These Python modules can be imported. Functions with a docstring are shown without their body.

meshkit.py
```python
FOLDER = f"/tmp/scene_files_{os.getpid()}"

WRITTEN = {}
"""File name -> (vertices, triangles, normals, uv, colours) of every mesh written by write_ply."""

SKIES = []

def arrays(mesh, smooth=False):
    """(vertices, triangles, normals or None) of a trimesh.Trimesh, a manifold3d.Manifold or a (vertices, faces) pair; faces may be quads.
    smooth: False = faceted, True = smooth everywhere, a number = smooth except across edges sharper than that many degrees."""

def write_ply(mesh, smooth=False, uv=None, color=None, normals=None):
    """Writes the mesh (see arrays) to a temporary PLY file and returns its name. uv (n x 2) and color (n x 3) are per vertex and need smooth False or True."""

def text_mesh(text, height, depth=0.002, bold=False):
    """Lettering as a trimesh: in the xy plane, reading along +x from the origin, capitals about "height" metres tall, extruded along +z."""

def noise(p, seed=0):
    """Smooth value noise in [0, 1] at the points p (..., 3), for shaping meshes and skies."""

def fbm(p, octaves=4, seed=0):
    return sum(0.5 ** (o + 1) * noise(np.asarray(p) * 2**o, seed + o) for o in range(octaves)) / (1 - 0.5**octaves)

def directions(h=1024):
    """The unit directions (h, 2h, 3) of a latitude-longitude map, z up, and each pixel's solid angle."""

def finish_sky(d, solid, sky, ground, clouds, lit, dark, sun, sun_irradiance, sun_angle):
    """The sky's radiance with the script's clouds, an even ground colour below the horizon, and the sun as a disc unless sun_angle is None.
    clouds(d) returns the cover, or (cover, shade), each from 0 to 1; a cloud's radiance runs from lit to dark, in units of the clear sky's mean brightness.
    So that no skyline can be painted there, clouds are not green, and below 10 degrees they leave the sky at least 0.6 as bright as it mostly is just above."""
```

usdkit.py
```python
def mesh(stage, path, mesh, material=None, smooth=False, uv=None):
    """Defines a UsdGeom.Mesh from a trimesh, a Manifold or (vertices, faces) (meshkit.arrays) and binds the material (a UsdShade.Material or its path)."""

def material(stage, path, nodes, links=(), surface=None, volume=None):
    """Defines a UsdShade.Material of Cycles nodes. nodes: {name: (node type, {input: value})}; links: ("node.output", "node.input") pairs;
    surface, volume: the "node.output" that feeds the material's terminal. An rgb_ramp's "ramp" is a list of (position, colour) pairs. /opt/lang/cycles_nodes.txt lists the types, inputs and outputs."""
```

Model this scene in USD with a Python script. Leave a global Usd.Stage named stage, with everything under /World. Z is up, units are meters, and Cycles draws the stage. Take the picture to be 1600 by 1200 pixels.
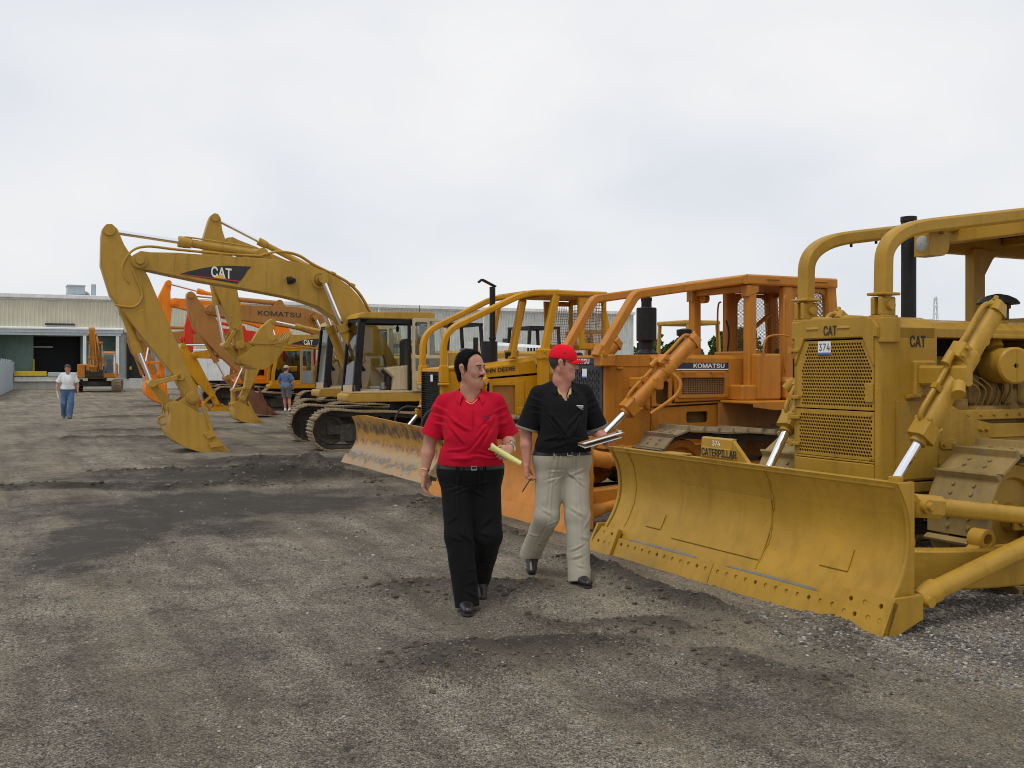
import math, random
import numpy as np, trimesh, manifold3d, usdkit, meshkit
from manifold3d import Manifold, CrossSection
from pxr import Usd, UsdGeom, UsdLux, UsdShade, Gf, Sdf, Vt

# ------------------------------------------------------------------ stage, camera, sky, sun, exposure
stage = Usd.Stage.CreateInMemory()
UsdGeom.SetStageUpAxis(stage, UsdGeom.Tokens.z)
UsdGeom.SetStageMetersPerUnit(stage, 1.0)
world = UsdGeom.Xform.Define(stage, '/World')
stage.SetDefaultPrim(world.GetPrim())
UsdGeom.Scope.Define(stage, '/World/Looks')

CAM_H = 1.68
cam = UsdGeom.Camera.Define(stage, '/World/camera')
cam.CreateHorizontalApertureAttr(36.0)
cam.CreateVerticalApertureAttr(27.0)
cam.CreateFocalLengthAttr(36.0)
cam.CreateVerticalApertureOffsetAttr(-0.5625)
cam.CreateClippingRangeAttr(Gf.Vec2f(0.05, 5000))
cam.CreateExposureAttr(0.0)
cam.AddTranslateOp().Set((0, 0, CAM_H))
cam.AddRotateXYZOp().Set((90, 0, 0))

SUN_EL, SUN_AZ = math.radians(64), math.radians(215)      # azimuth = atan2(x, y) of the direction towards the sun
dome = UsdLux.DomeLight.Define(stage, '/World/sky')
dome.GetPrim().SetCustomDataByKey('kind', 'structure')
SKYS = 0.1
sky_mat = usdkit.material(stage, '/World/Looks/sky', {
    'tc': ('texture_coordinate', {}),
    'st': ('sky_texture', {'sky_type': 'single_scattering', 'sun_disc': False, 'sun_elevation': SUN_EL, 'sun_rotation': SUN_AZ,
                           'air_density': 1.0, 'aerosol_density': 2.0, 'ozone_density': 1.0}),
    'map': ('mapping', {'scale': (1.0, 1.0, 1.7), 'location': (0.15, 0.62, 0.2)}),
    'n1': ('noise_texture', {'scale': 3.1, 'detail': 5.0, 'roughness': 0.45, 'distortion': 0.1}),
    'n2': ('noise_texture', {'scale': 0.9, 'detail': 2.0, 'roughness': 0.5}),
    'r1': ('rgb_ramp', {'ramp': [(0.28, (7.25, 7.65, 8.2)), (0.44, (8.1, 8.35, 8.75)), (0.56, (8.7, 8.85, 9.05)), (0.72, (9.4, 9.35, 9.4))]}),
    'r2': ('rgb_ramp', {'ramp': [(0.3, (0.92, 0.93, 0.95)), (0.7, (1.04, 1.03, 1.02))]}),
    'mul': ('mix', {'mix_type': 'multiply', 'fac': 1.0}),
    'mx': ('mix', {'mix_type': 'mix', 'fac': 0.95}),
    'bg': ('background_shader', {'strength': SKYS}),
}, [('tc.generated', 'map.vector'), ('map.vector', 'n1.vector'), ('map.vector', 'n2.vector'), ('n1.fac', 'r1.fac'), ('n2.fac', 'r2.fac'),
    ('r1.color', 'mul.color1'), ('r2.color', 'mul.color2'), ('st.color', 'mx.color1'), ('mul.color', 'mx.color2'), ('mx.color', 'bg.color')], surface='bg.background')
UsdShade.MaterialBindingAPI.Apply(dome.GetPrim()).Bind(sky_mat)
sun = UsdLux.DistantLight.Define(stage, '/World/sun')
sun.CreateIntensityAttr(0.40); sun.CreateAngleAttr(20.0); sun.CreateNormalizeAttr(True); sun.CreateColorAttr(Gf.Vec3f(1.0, 0.97, 0.92))
sd = np.array([math.sin(SUN_AZ) * math.cos(SUN_EL), math.cos(SUN_AZ) * math.cos(SUN_EL), math.sin(SUN_EL)])
sun.AddRotateXYZOp().Set((90 - math.degrees(SUN_EL), 0, -math.degrees(math.atan2(sd[0], sd[1])) + 180))

# ------------------------------------------------------------------ naming and prims
_used = {}
def _free(parent, name):
    k = (parent, name); n = _used.get(k, 0); _used[k] = n + 1
    return name if n == 0 else '%s_%03d' % (name, n)
def tag(p, label=None, cat=None, group=None, kind=None):
    for k, v in (('label', label), ('category', cat), ('group', group), ('kind', kind)):
        if v: p.SetCustomDataByKey(k, v)
def thing(name, label, cat, loc=(0, 0, 0), rz=0.0, group=None, kind=None):
    x = UsdGeom.Xform.Define(stage, '/World/' + _free('/World', name))
    x.AddTranslateOp().Set(tuple(float(v) for v in loc)); x.AddRotateZOp().Set(float(rz))
    tag(x.GetPrim(), label, cat, group, kind)
    return x.GetPrim()
def part(parent, name, m, mat, label=None, smooth=35, kind=None):
    if isinstance(m, list): m = cat(*m)
    base = parent.GetPath().pathString if parent is not None else '/World'
    pr = usdkit.mesh(stage, base + '/' + _free(base, name), m, MAT[mat], smooth=smooth).GetPrim()
    tag(pr, label, kind=kind)
    return pr
def parts(parent, name, ms, mat, **kw):
    return [part(parent, name, m, mat, **kw) for m in ms]
def top(name, m, mat, label=None, cat_=None, group=None, kind=None, smooth=35):
    pr = part(None, name, m, mat, smooth=smooth); tag(pr, label, cat_, group, kind); return pr

# ------------------------------------------------------------------ mesh helpers
def tm(m):
    if isinstance(m, trimesh.Trimesh): return m
    v, f, _ = meshkit.arrays(m); return trimesh.Trimesh(v, f, process=False)
def cat(*ms):
    out = []
    for m in ms:
        if isinstance(m, (list, tuple)): out.append(cat(*m))
        else: out.append(tm(m))
    if len(out) == 1: return out[0]
    vs, fs, o = [], [], 0
    for m in out:
        vs.append(np.asarray(m.vertices)); fs.append(np.asarray(m.faces) + o); o += len(m.vertices)
    return trimesh.Trimesh(np.vstack(vs), np.vstack(fs), process=False)
def hullpts(p): return tm(Manifold.hull_points(np.asarray(p, float)))
def box(x0, x1, y0, y1, z0, z1, c=0.0):
    x0, x1 = min(x0, x1), max(x0, x1); y0, y1 = min(y0, y1), max(y0, y1); z0, z1 = min(z0, z1), max(z0, z1)
    if c <= 0: return trimesh.creation.box(bounds=[[x0, y0, z0], [x1, y1, z1]])
    c = min(c, 0.45 * min(x1 - x0, y1 - y0, z1 - z0)); p = []
    for sx in (0, 1):
        for sy in (0, 1):
            for sz in (0, 1):
                a = [(x0, x1)[sx], (y0, y1)[sy], (z0, z1)[sz]]; d = [c * (1 - 2 * s) for s in (sx, sy, sz)]
                for k in range(3):
                    q = list(a)
                    for j in range(3):
                        if j != k: q[j] += d[j]
                    p.append(q)
    return hullpts(p)
def frame(d, up=(0, 0, 1)):
    d = np.asarray(d, float); d = d / np.linalg.norm(d); up = np.asarray(up, float)
    if abs(d @ up) > 0.98: up = np.array([1.0, 0, 0]) if abs(d[0]) < 0.9 else np.array([0, 1.0, 0])
    s = np.cross(up, d); s /= np.linalg.norm(s); u = np.cross(d, s)
    return d, s, u
def beam(p0, p1, w, h, w2=None, h2=None, up=(0, 0, 1), c=0.0):
    p0, p1 = np.asarray(p0, float), np.asarray(p1, float); d, s, u = frame(p1 - p0, up)
    w2 = w if w2 is None else w2; h2 = h if h2 is None else h2; pts = []
    for p, a, b in ((p0, w, h), (p1, w2, h2)):
        for sx in (-1, 1):
            for sy in (-1, 1):
                if c: pts += [p + s * sx * (a / 2 - c) + u * sy * b / 2, p + s * sx * a / 2 + u * sy * (b / 2 - c)]
                else: pts.append(p + s * sx * a / 2 + u * sy * b / 2)
    return hullpts(pts)
def cyl(p0, p1, r, r2=None, n=20):
    p0, p1 = np.asarray(p0, float), np.asarray(p1, float); d, s, u = frame(p1 - p0); r2 = r if r2 is None else r2
    t = np.linspace(0, 2 * np.pi, n, endpoint=False); ring = np.cos(t)[:, None] * s + np.sin(t)[:, None] * u
    v = np.vstack([p0 + ring * r, p1 + ring * r2, [p0], [p1]]); i = np.arange(n); j = (i + 1) % n
    f = np.vstack([np.stack([i, j, j + n], 1), np.stack([i, j + n, i + n], 1), np.stack([j, i, i * 0 + 2 * n], 1), np.stack([i + n, j + n, i * 0 + 2 * n + 1], 1)])
    return trimesh.Trimesh(v, f, process=False)
def ring(p0, p1, ro, ri, n=24): return lathe([(ri, 0), (ro, 0), (ro, 1), (ri, 1), (ri, 0)], p0, p1, n)
def lathe(prof, p0, p1, n=24):
    """prof: (radius, t) with t along p0->p1."""
    p0, p1 = np.asarray(p0, float), np.asarray(p1, float); d, s, u = frame(p1 - p0)
    t = np.linspace(0, 2 * np.pi, n, endpoint=False); rg = np.cos(t)[:, None] * s + np.sin(t)[:, None] * u
    v = np.vstack([p0 + (p1 - p0) * b + rg * max(a, 1e-4) for a, b in prof]); f = []
    i = np.arange(n); j = (i + 1) % n
    for k in range(len(prof) - 1):
        o, q = k * n, (k + 1) * n
        f += [np.stack([i + o, j + o, j + q], 1), np.stack([i + o, j + q, i + q], 1)]
    return trimesh.Trimesh(v, np.vstack(f), process=False)
def smoothline(p, k=6, closed=False):
    p = np.asarray(p, float); n = len(p); out = []
    for i in range(n - 1):
        a, b, c, d = p[max(i - 1, 0)], p[i], p[i + 1], p[min(i + 2, n - 1)]
        for t in np.linspace(0, 1, k, endpoint=False):
            out.append(0.5 * ((2 * b) + (c - a) * t + (2 * a - 5 * b + 4 * c - d) * t * t + (3 * b - 3 * c + d - a) * t ** 3))
    out.append(p[-1]); return np.array(out)
def tube(p, r, n=8, sm=5):
    p = smoothline(p, sm) if sm else np.asarray(p, float)
    return sweep(p, [(math.cos(a) * r, math.sin(a) * r) for a in np.linspace(0, 2 * np.pi, n, endpoint=False)])
def sweep(p, sec, up=(0, 0, 1)):
    """sec: closed section as (side, up) pairs swept along p with parallel frames."""
    p = np.asarray(p, float); m = len(p); n = len(sec); sec = np.asarray(sec, float)
    tg = np.gradient(p, axis=0); tg /= np.linalg.norm(tg, axis=1, keepdims=True)
    d, s, u = frame(tg[0], up); V = []
    for k in range(m):
        s = s - tg[k] * (s @ tg[k]); s /= np.linalg.norm(s); u = np.cross(tg[k], s)
        V.append(p[k] + sec[:, :1] * s + sec[:, 1:] * u)
    V.append(p[:1]); V.append(p[-1:]); V = np.vstack(V); i = np.arange(n); j = (i + 1) % n; f = []
    for k in range(m - 1):
        a, b = k * n, (k + 1) * n
        f += [np.stack([i + a, j + a, j + b], 1), np.stack([i + a, j + b, i + b], 1)]
    f += [np.stack([j, i, i * 0 + m * n], 1), np.stack([i + (m - 1) * n, j + (m - 1) * n, i * 0 + m * n + 1], 1)]
    return trimesh.Trimesh(V, np.vstack(f), process=False)
def rect(w, h, c=0.0):
    if c: return [(w/2, -h/2+c), (w/2, h/2-c), (w/2-c, h/2), (-w/2+c, h/2), (-w/2, h/2-c), (-w/2, -h/2+c), (-w/2+c, -h/2), (w/2-c, -h/2)]
    return [(w/2, -h/2), (w/2, h/2), (-w/2, h/2), (-w/2, -h/2)]
def fillet(p, r, k=6):
    """rounds the inner corners of polyline p with radius-like cut r."""
    p = [np.asarray(q, float) for q in p]; out = [p[0]]
    for i in range(1, len(p) - 1):
        a, b, c = p[i - 1], p[i], p[i + 1]; ra = min(r, 0.48 * np.linalg.norm(b - a)); rc = min(r, 0.48 * np.linalg.norm(c - b))
        s, e = b + (a - b) / np.linalg.norm(a - b) * ra, b + (c - b) / np.linalg.norm(c - b) * rc
        for t in np.linspace(0, 1, k): out.append((1 - t) ** 2 * s + 2 * t * (1 - t) * b + t * t * e)
    out.append(p[-1]); return np.array(out)
def crosss(poly, holes=()):
    cs = CrossSection([np.asarray(poly, float)], manifold3d.FillRule.NonZero)
    if len(holes): cs = cs - CrossSection([np.asarray(h, float) for h in holes], manifold3d.FillRule.NonZero)
    return cs
def prism(poly, y0, y1, holes=(), c=0.0):
    """polygon of (x, z), extruded along y from y0 to y1; c chamfers its rims."""
    cs = crosss(poly, holes); y0, y1 = min(y0, y1), max(y0, y1)
    if c:
        ins = cs.offset(-c, manifold3d.JoinType.Miter)
        m = cs.extrude(y1 - y0 - 2 * c).translate((0, 0, c))
        m = cat(m, ins.extrude(y1 - y0))
    else: m = cs.extrude(y1 - y0)
    m = tm(m); v = np.array(m.vertices)
    return trimesh.Trimesh(np.stack([v[:, 0], y1 - v[:, 2], v[:, 1]], 1), np.array(m.faces), process=False)
def panel_x(poly, x0, x1, holes=(), c=0.0):
    """polygon of (y, z), extruded along x."""
    m = prism(poly, x0, x1, holes, c); v = np.array(m.vertices)
    return trimesh.Trimesh(np.stack([v[:, 1], v[:, 0], v[:, 2]], 1), np.array(m.faces)[:, ::-1], process=False)
def slab_z(poly, z0, z1, holes=()):
    m = tm(crosss(poly, holes).extrude(z1 - z0)); m.apply_translation((0, 0, z0)); return m
def circ(x, y, r, n=12, ph=0.0): return [(x + r * math.cos(ph + 2 * math.pi * k / n), y + r * math.sin(ph + 2 * math.pi * k / n)) for k in range(n)]
def rrect(x0, x1, y0, y1, r, n=4):
    out = []
    for cx, cy, a in ((x1 - r, y1 - r, 0), (x0 + r, y1 - r, 90), (x0 + r, y0 + r, 180), (x1 - r, y0 + r, 270)):
        out += [(cx + r * math.cos(math.radians(a + 90 * k / n)), cy + r * math.sin(math.radians(a + 90 * k / n))) for k in range(n + 1)]
    return out
def xf(m, R=None, t=(0, 0, 0)):
    v = np.asarray(m.vertices)
    if R is not None: v = v @ np.asarray(R, float).T
    return trimesh.Trimesh(v + np.asarray(t, float), np.asarray(m.faces), process=False)
def rotm(axis, deg): return trimesh.transformations.rotation_matrix(math.radians(deg), axis)[:3, :3]
def balls(chain):
    """smooth hull chain of (point, radius)."""
    out = []
    for (p, r), (q, s) in zip(chain[:-1], chain[1:]):
        out.append(Manifold.hull(Manifold.sphere(r, 16).translate(tuple(p)) + Manifold.sphere(s, 16).translate(tuple(q))))
    m = out[0]
    for o in out[1:]: m = m + o
    return m
def text_side(s, h, x, y, z, depth=0.004, bold=True, stretch=1.0, slope=0.0):
    """lettering on a side that faces +y, reading along -x, first letter's foot at (x, y, z)."""
    m = meshkit.text_mesh(s, h, depth, bold); v = np.array(m.vertices); v[:, 0] *= stretch
    return trimesh.Trimesh(np.stack([x - v[:, 0], y + v[:, 2], z + v[:, 1] + v[:, 0] * slope], 1), np.array(m.faces), process=False)
def text_front(s, h, x, y, z, depth=0.004, bold=True, stretch=1.0):
    m = meshkit.text_mesh(s, h, depth, bold); v = np.array(m.vertices); v[:, 0] *= stretch
    return trimesh.Trimesh(np.stack([x + v[:, 2], y + v[:, 0], z + v[:, 1]], 1), np.array(m.faces), process=False)
def bolts(pts, r, h, axis):
    a = np.asarray(axis, float); return cat(*[cyl(np.asarray(p, float), np.asarray(p, float) + a * h, r, n=6) for p in pts])

# ------------------------------------------------------------------ materials
MAT = {}
def look(name, nodes, links, surface): MAT[name] = usdkit.material(stage, '/World/Looks/' + name, nodes, links, surface=surface)
def paint(name, col, rough=0.42, var=0.10, dirt=(0.20, 0.165, 0.115), amt=0.13, bevel=0.008, bump=0.02, metallic=0.0, coat=0.0, spec=0.27, streak=0.20, chip=0.5):
    c = np.array(col); d = {
        'tc': ('texture_coordinate', {}),
        'n1': ('noise_texture', {'scale': 1.7, 'detail': 5.0, 'roughness': 0.6}),
        'n2': ('noise_texture', {'scale': 11.0, 'detail': 6.0, 'roughness': 0.65}),
        'r1': ('rgb_ramp', {'ramp': [(0.3, tuple(c * (1 - var))), (0.7, tuple(np.minimum(c * (1 + var), 1)))]}),
        'r2': ('rgb_ramp', {'ramp': [(0.50, (0, 0, 0)), (0.78, (amt, amt, amt))]}),
        'mx': ('mix', {'color2': tuple(dirt)}),
        'mp': ('mapping', {'scale': (9.0, 9.0, 0.9)}), 'n3': ('noise_texture', {'scale': 1.0, 'detail': 5.0, 'roughness': 0.6}), 'r3': ('rgb_ramp', {'ramp': [(0.50, (1.0, 1.0, 1.0)), (0.72, (1 - streak, 1 - streak, 1 - streak))]}), 'sm': ('mix', {'mix_type': 'multiply', 'fac': 1.0}),
        'n4': ('noise_texture', {'scale': 38.0, 'detail': 4.0, 'roughness': 0.7}), 'r4': ('rgb_ramp', {'ramp': [(0.66, (0, 0, 0)), (0.70, (chip, chip, chip))]}), 'cm': ('mix', {'color2': (0.07, 0.045, 0.03)}),
        'rr': ('map_range', {'from_min': 0.3, 'from_max': 0.7, 'to_min': rough - 0.08, 'to_max': rough + 0.14}),
        'p': ('principled_bsdf', {'metallic': metallic, 'coat_weight': coat, 'specular_ior_level': spec}),
    }
    l = [('tc.object', 'n1.vector'), ('tc.object', 'n2.vector'), ('n1.fac', 'r1.fac'), ('n2.fac', 'r2.fac'), ('r1.color', 'mx.color1'), ('r2.color', 'mx.fac'),
         ('tc.object', 'mp.vector'), ('mp.vector', 'n3.vector'), ('n3.fac', 'r3.fac'), ('mx.color', 'sm.color1'), ('r3.color', 'sm.color2'), ('tc.object', 'n4.vector'), ('n4.fac', 'r4.fac'), ('sm.color', 'cm.color1'), ('r4.color', 'cm.fac'), ('cm.color', 'p.base_color'), ('n2.fac', 'rr.value'), ('rr.result', 'p.roughness')]
    if bevel:
        d['bv'] = ('bevel', {'samples': 4, 'radius': bevel}); d['bp'] = ('bump', {'strength': 0.25, 'distance': bump})
        l += [('bv.bevel', 'bp.normal'), ('n2.fac', 'bp.height'), ('bp.normal', 'p.normal')]
    look(name, d, l, 'p.BSDF')
def plain(name, col, rough=0.5, metallic=0.0, **kw): look(name, {'p': ('principled_bsdf', {'base_color': col, 'roughness': rough, 'metallic': metallic, **kw})}, [], 'p.BSDF')
def cloth(name, col, scale=220.0, var=0.14, rough=0.9, folds=0.0):
    c = np.array(col)
    look(name, {'tc': ('texture_coordinate', {}), 'n1': ('noise_texture', {'scale': 6.0, 'detail': 4.0}), 'n2': ('noise_texture', {'scale': scale, 'detail': 2.0}),
                'r1': ('rgb_ramp', {'ramp': [(0.3, tuple(c * (1 - var))), (0.7, tuple(np.minimum(c * (1 + var), 1)))]}),
                'bp': ('bump', {'strength': 0.3, 'distance': 0.002}),
                'p': ('principled_bsdf', {'roughness': rough, 'sheen_weight': 0.02, 'specular_ior_level': 0.08})},
         [('tc.object', 'n1.vector'), ('tc.object', 'n2.vector'), ('n1.fac', 'r1.fac'), ('r1.color', 'p.base_color'), ('n2.fac', 'bp.height'), ('bp.normal', 'p.normal')], 'p.BSDF')
def pane(name, tint=(0.86, 0.9, 0.88), refl=1.0):
    look(name, {'f': ('fresnel', {'IOR': 1.5}), 't': ('transparent_bsdf', {'color': tint}), 'g': ('glossy_bsdf', {'color': (refl, refl, refl), 'roughness': 0.03}), 'm': ('mix_closure', {})},
         [('f.fac', 'm.fac'), ('t.BSDF', 'm.closure1'), ('g.BSDF', 'm.closure2')], 'm.closure')

OCHRE = (0.375, 0.212, 0.022)
paint('ochre_paint', OCHRE, rough=0.42)
paint('ochre_blade', (0.37, 0.210, 0.022), rough=0.40, var=0.14, amt=0.10, spec=0.26)
paint('orange_paint', (0.46, 0.176, 0.018), rough=0.44)
paint('gold_paint', (0.50, 0.232, 0.004), rough=0.42)
paint('buff_paint', (0.41, 0.238, 0.036), rough=0.44)
paint('bright_orange', (0.72, 0.20, 0.004), rough=0.42)
paint('red_paint', (0.58, 0.032, 0.008), rough=0.42)
paint('brown_orange', (0.36, 0.155, 0.035), rough=0.5, amt=0.35)
paint('beige_trim', (0.50, 0.40, 0.25), rough=0.55, amt=0.2)
paint('black_paint', (0.010, 0.010, 0.011), rough=0.42, var=0.2, amt=0.06)
paint('dark_steel', (0.045, 0.04, 0.035), rough=0.6, var=0.3, amt=0.5)
paint('engine_paint', (0.20, 0.12, 0.03), rough=0.6, var=0.35, dirt=(0.03, 0.026, 0.02), amt=0.7)
paint('track_steel', (0.25, 0.185, 0.105), rough=0.62, var=0.25, dirt=(0.10, 0.085, 0.065), amt=0.6, bevel=0.006)
paint('shoe_edge', (0.24, 0.24, 0.23), rough=0.42, var=0.2, metallic=0.6, amt=0.5, bevel=0.005)
paint('rusty_steel', (0.13, 0.055, 0.03), rough=0.8, var=0.4, dirt=(0.22, 0.10, 0.05), amt=0.7)
paint('painted_track', (0.27, 0.185, 0.065), rough=0.6, var=0.25, dirt=(0.15, 0.13, 0.10), amt=0.7, bevel=0.006)
paint('grey_blade', (0.22, 0.23, 0.24), rough=0.6, amt=0.3)
paint('white_paint', (0.68, 0.69, 0.68), rough=0.5, amt=0.15)
plain('chrome', (0.90, 0.90, 0.95), 0.10, 1.0)
plain('rubber', (0.02, 0.02, 0.021), 0.7)
plain('bolt_steel', (0.2, 0.19, 0.17), 0.45, 0.7)
plain('decal_black', (0.012, 0.012, 0.013), 0.4)
plain('decal_white', (0.78, 0.78, 0.76), 0.45)
plain('decal_red', (0.5, 0.02, 0.03), 0.4)
plain('decal_yellow', (0.75, 0.45, 0.02), 0.4)
plain('decal_navy', (0.015, 0.02, 0.045), 0.4)
plain('sticker_white', (0.72, 0.73, 0.75), 0.5)
plain('sticker_blue', (0.05, 0.12, 0.42), 0.5)
plain('hole_dark', (0.006, 0.006, 0.006), 0.9)
plain('seat_vinyl', (0.04, 0.038, 0.035), 0.6)
plain('lamp_lens', (0.30, 0.31, 0.29), 0.12, 0.0, coat_weight=0.5)
pane('glass')
# ------------------------------------------------------------------ yard frame: every machine of the row faces the same way
FWD = np.array([-0.893, -0.451]); FWD = FWD / np.linalg.norm(FWD); LEFT = np.array([-FWD[1], FWD[0]])
ROW_RZ = math.degrees(math.atan2(FWD[1], FWD[0]))

# ------------------------------------------------------------------ shared dozer pieces
# ------------------------------------------------------------------ ground: one sheet, real relief near the camera
def vnoise(x, y, f, seed):
    p = np.stack([x * f + seed * 13.7, y * f - seed * 7.3, np.full_like(x, seed * 3.1)], -1); return meshkit.noise(p.reshape(-1, 3)).reshape(x.shape)
def _seg(px, py, a, b):
    a, b = np.asarray(a, float), np.asarray(b, float); d = b - a; t = np.clip(((px - a[0]) * d[0] + (py - a[1]) * d[1]) / (d @ d), 0, 1); return np.hypot(px - a[0] - t * d[0], py - a[1] - t * d[1]), t
def ground_fields(X, Y):
    n1, n2, n3, n4 = vnoise(X, Y, 0.5, 1), vnoise(X, Y, 1.6, 2), vnoise(X, Y, 5.0, 3), vnoise(X, Y, 14.0, 4)
    near = np.clip(1.6 - Y / 40.0, 0.15, 1) * np.clip(2 - np.hypot(X, Y) / 60, 0, 1)
    z = 0.012 * n1 + 0.008 * n2 + 0.006 * n3 * near + 0.004 * n4 * near
    dark = np.zeros_like(X); mud = np.zeros_like(X); wx, wy = X + 0.25 * n2 + 0.4 * n1, Y + 0.3 * n3 + 0.5 * n2
    st_ = vnoise((X * 0.893 + Y * 0.451), (-X * 0.451 + Y * 0.893) * 0.12, 3.0, 21)
    def ridge(a, b, w, h, m=1.0, dk=0.6, fade=0.25):
        nonlocal z, mud, dark
        d, t = _seg(wx, wy, a, b); e = np.exp(-(d / w) ** 2) * np.clip(np.minimum(t, 1 - t) / max(fade, 1e-3) + 0.3, 0, 1)
        z = z + e * h * (0.6 + 1.3 * n3 + 0.9 * n4 + 0.4 * n2); mud = np.maximum(mud, e * m); dark = np.maximum(dark, e * dk)
    # spoil along the blades
    for o, l in (((1.525, 7.875), 1.75), ((-0.285, 11.92), 1.9), ((-2.17, 16.4), 2.0)):
        o = np.array(o); a = o - LEFT * l + FWD * 0.22; b = o + LEFT * l * (0.62 if l < 1.8 else 1.0) + FWD * 0.20
        ridge(a, b, 0.17, 0.065, 0.9, 0.75)
    ridge((-2.5, 17.0), (-4.6, 18.3), 0.5, 0.08, 1, 0.9); ridge((-2.2, 15.6), (-4.2, 16.4), 0.45, 0.09, 1, 0.8)
    # dragged ridges across the lane (left to right in the picture)
    ridge((-7.0, 14.7), (-2.4, 14.9), 0.2, 0.035, 0.9, 0.9); ridge((-6.6, 16.6), (-2.8, 17.0), 0.2, 0.035, 0.8, 0.8); ridge((-5.0, 18.6), (-3.4, 19.2), 0.4, 0.03, 0.6, 0.85)
    ridge((-11.5, 27.0), (-6.5, 27.8), 0.3, 0.04, 0.7, 0.8); ridge((-10.5, 24.0), (-6.8, 24.6), 0.35, 0.05, 0.7, 0.8); ridge((-14.0, 34.0), (-9.5, 35.0), 0.35, 0.05, 0.7, 0.8); ridge((-16.0, 43.0), (-12.0, 44.0), 0.45, 0.05, 0.7, 0.8)
    ridge((-20.0, 50.0), (-14.5, 50.8), 0.5, 0.05, 0.7, 0.8); ridge((-26.0, 61.0), (-18.0, 63.0), 0.6, 0.05, 0.6, 0.7)
    ridge((-0.95, 8.05), (0.55, 8.0), 0.24, 0.035, 0.8, 0.55); ridge((-0.55, 6.1), (1.15, 6.5), 0.26, 0.035, 0.85, 0.6); ridge((0.2, 7.2), (1.5, 6.7), 0.2, 0.03, 0.7, 0.5); ridge((1.3, 6.3), (2.3, 5.7), 0.22, 0.02, 0.6, 0.5)
    ridge((2.2, 6.0), (2.6, 7.6), 0.2, 0.02, 0.4, 0.3)
    # oily dark patch left of the middle
    for c, r, q in (((-3.6, 10.6), (0.62, 2.0), 1.25), ((-3.5, 12.6), (1.25, 1.7), 1.2), ((-2.4, 12.9), (1.3, 1.3), 0.95), ((-4.9, 12.4), (1.2, 1.6), 0.6), ((-2.6, 11.0), (0.7, 0.7), 0.8), ((-3.15, 8.7), (0.35, 0.8), 0.7), ((-4.2, 9.4), (0.5, 0.9), 0.4), ((1.4, 5.3), (0.9, 0.5), 0.5), ((-3.6, 16.0), (3.2, 1.0), 0.95), ((-3.6, 18.6), (2.6, 1.3), 0.95), ((-5.5, 14.6), (2.0, 0.35), 0.8), ((-2.0, 14.2), (1.3, 0.6), 0.7), ((-6.6, 10.0), (1.6, 1.4), 0.3), ((-1.0, 7.2), (0.8, 0.3), 0.35), ((-9, 29), (4.5, 2.2), 0.4), ((-7.5, 23), (4, 1.5), 0.45), ((1.4, 12.2), (3.0, 1.6), 0.45), ((4.2, 8.2), (1.6, 1.5), 0.35)):
        e = np.exp(-(((wx - c[0]) / r[0]) ** 2 + ((wy - c[1]) / r[1]) ** 2) ** 1.3); dark = np.maximum(dark, e * q * np.clip(0.75 + 0.7 * n2 + 0.5 * n3 + 0.3 * st_, 0, 1.2))
    c = X * 0.893 + Y * 0.451; al = -X * 0.451 + Y * 0.893; cw = c + 0.10 * vnoise(X, Y, 0.22, 7) + 0.02 * n2     # across and along the lane
    st1, st2 = vnoise(cw * 1.0, al * 0.07, 2.0, 8), vnoise(cw * 1.0, al * 0.05, 7.0, 9); ruts = np.zeros_like(X); pale = np.zeros_like(X)
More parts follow.
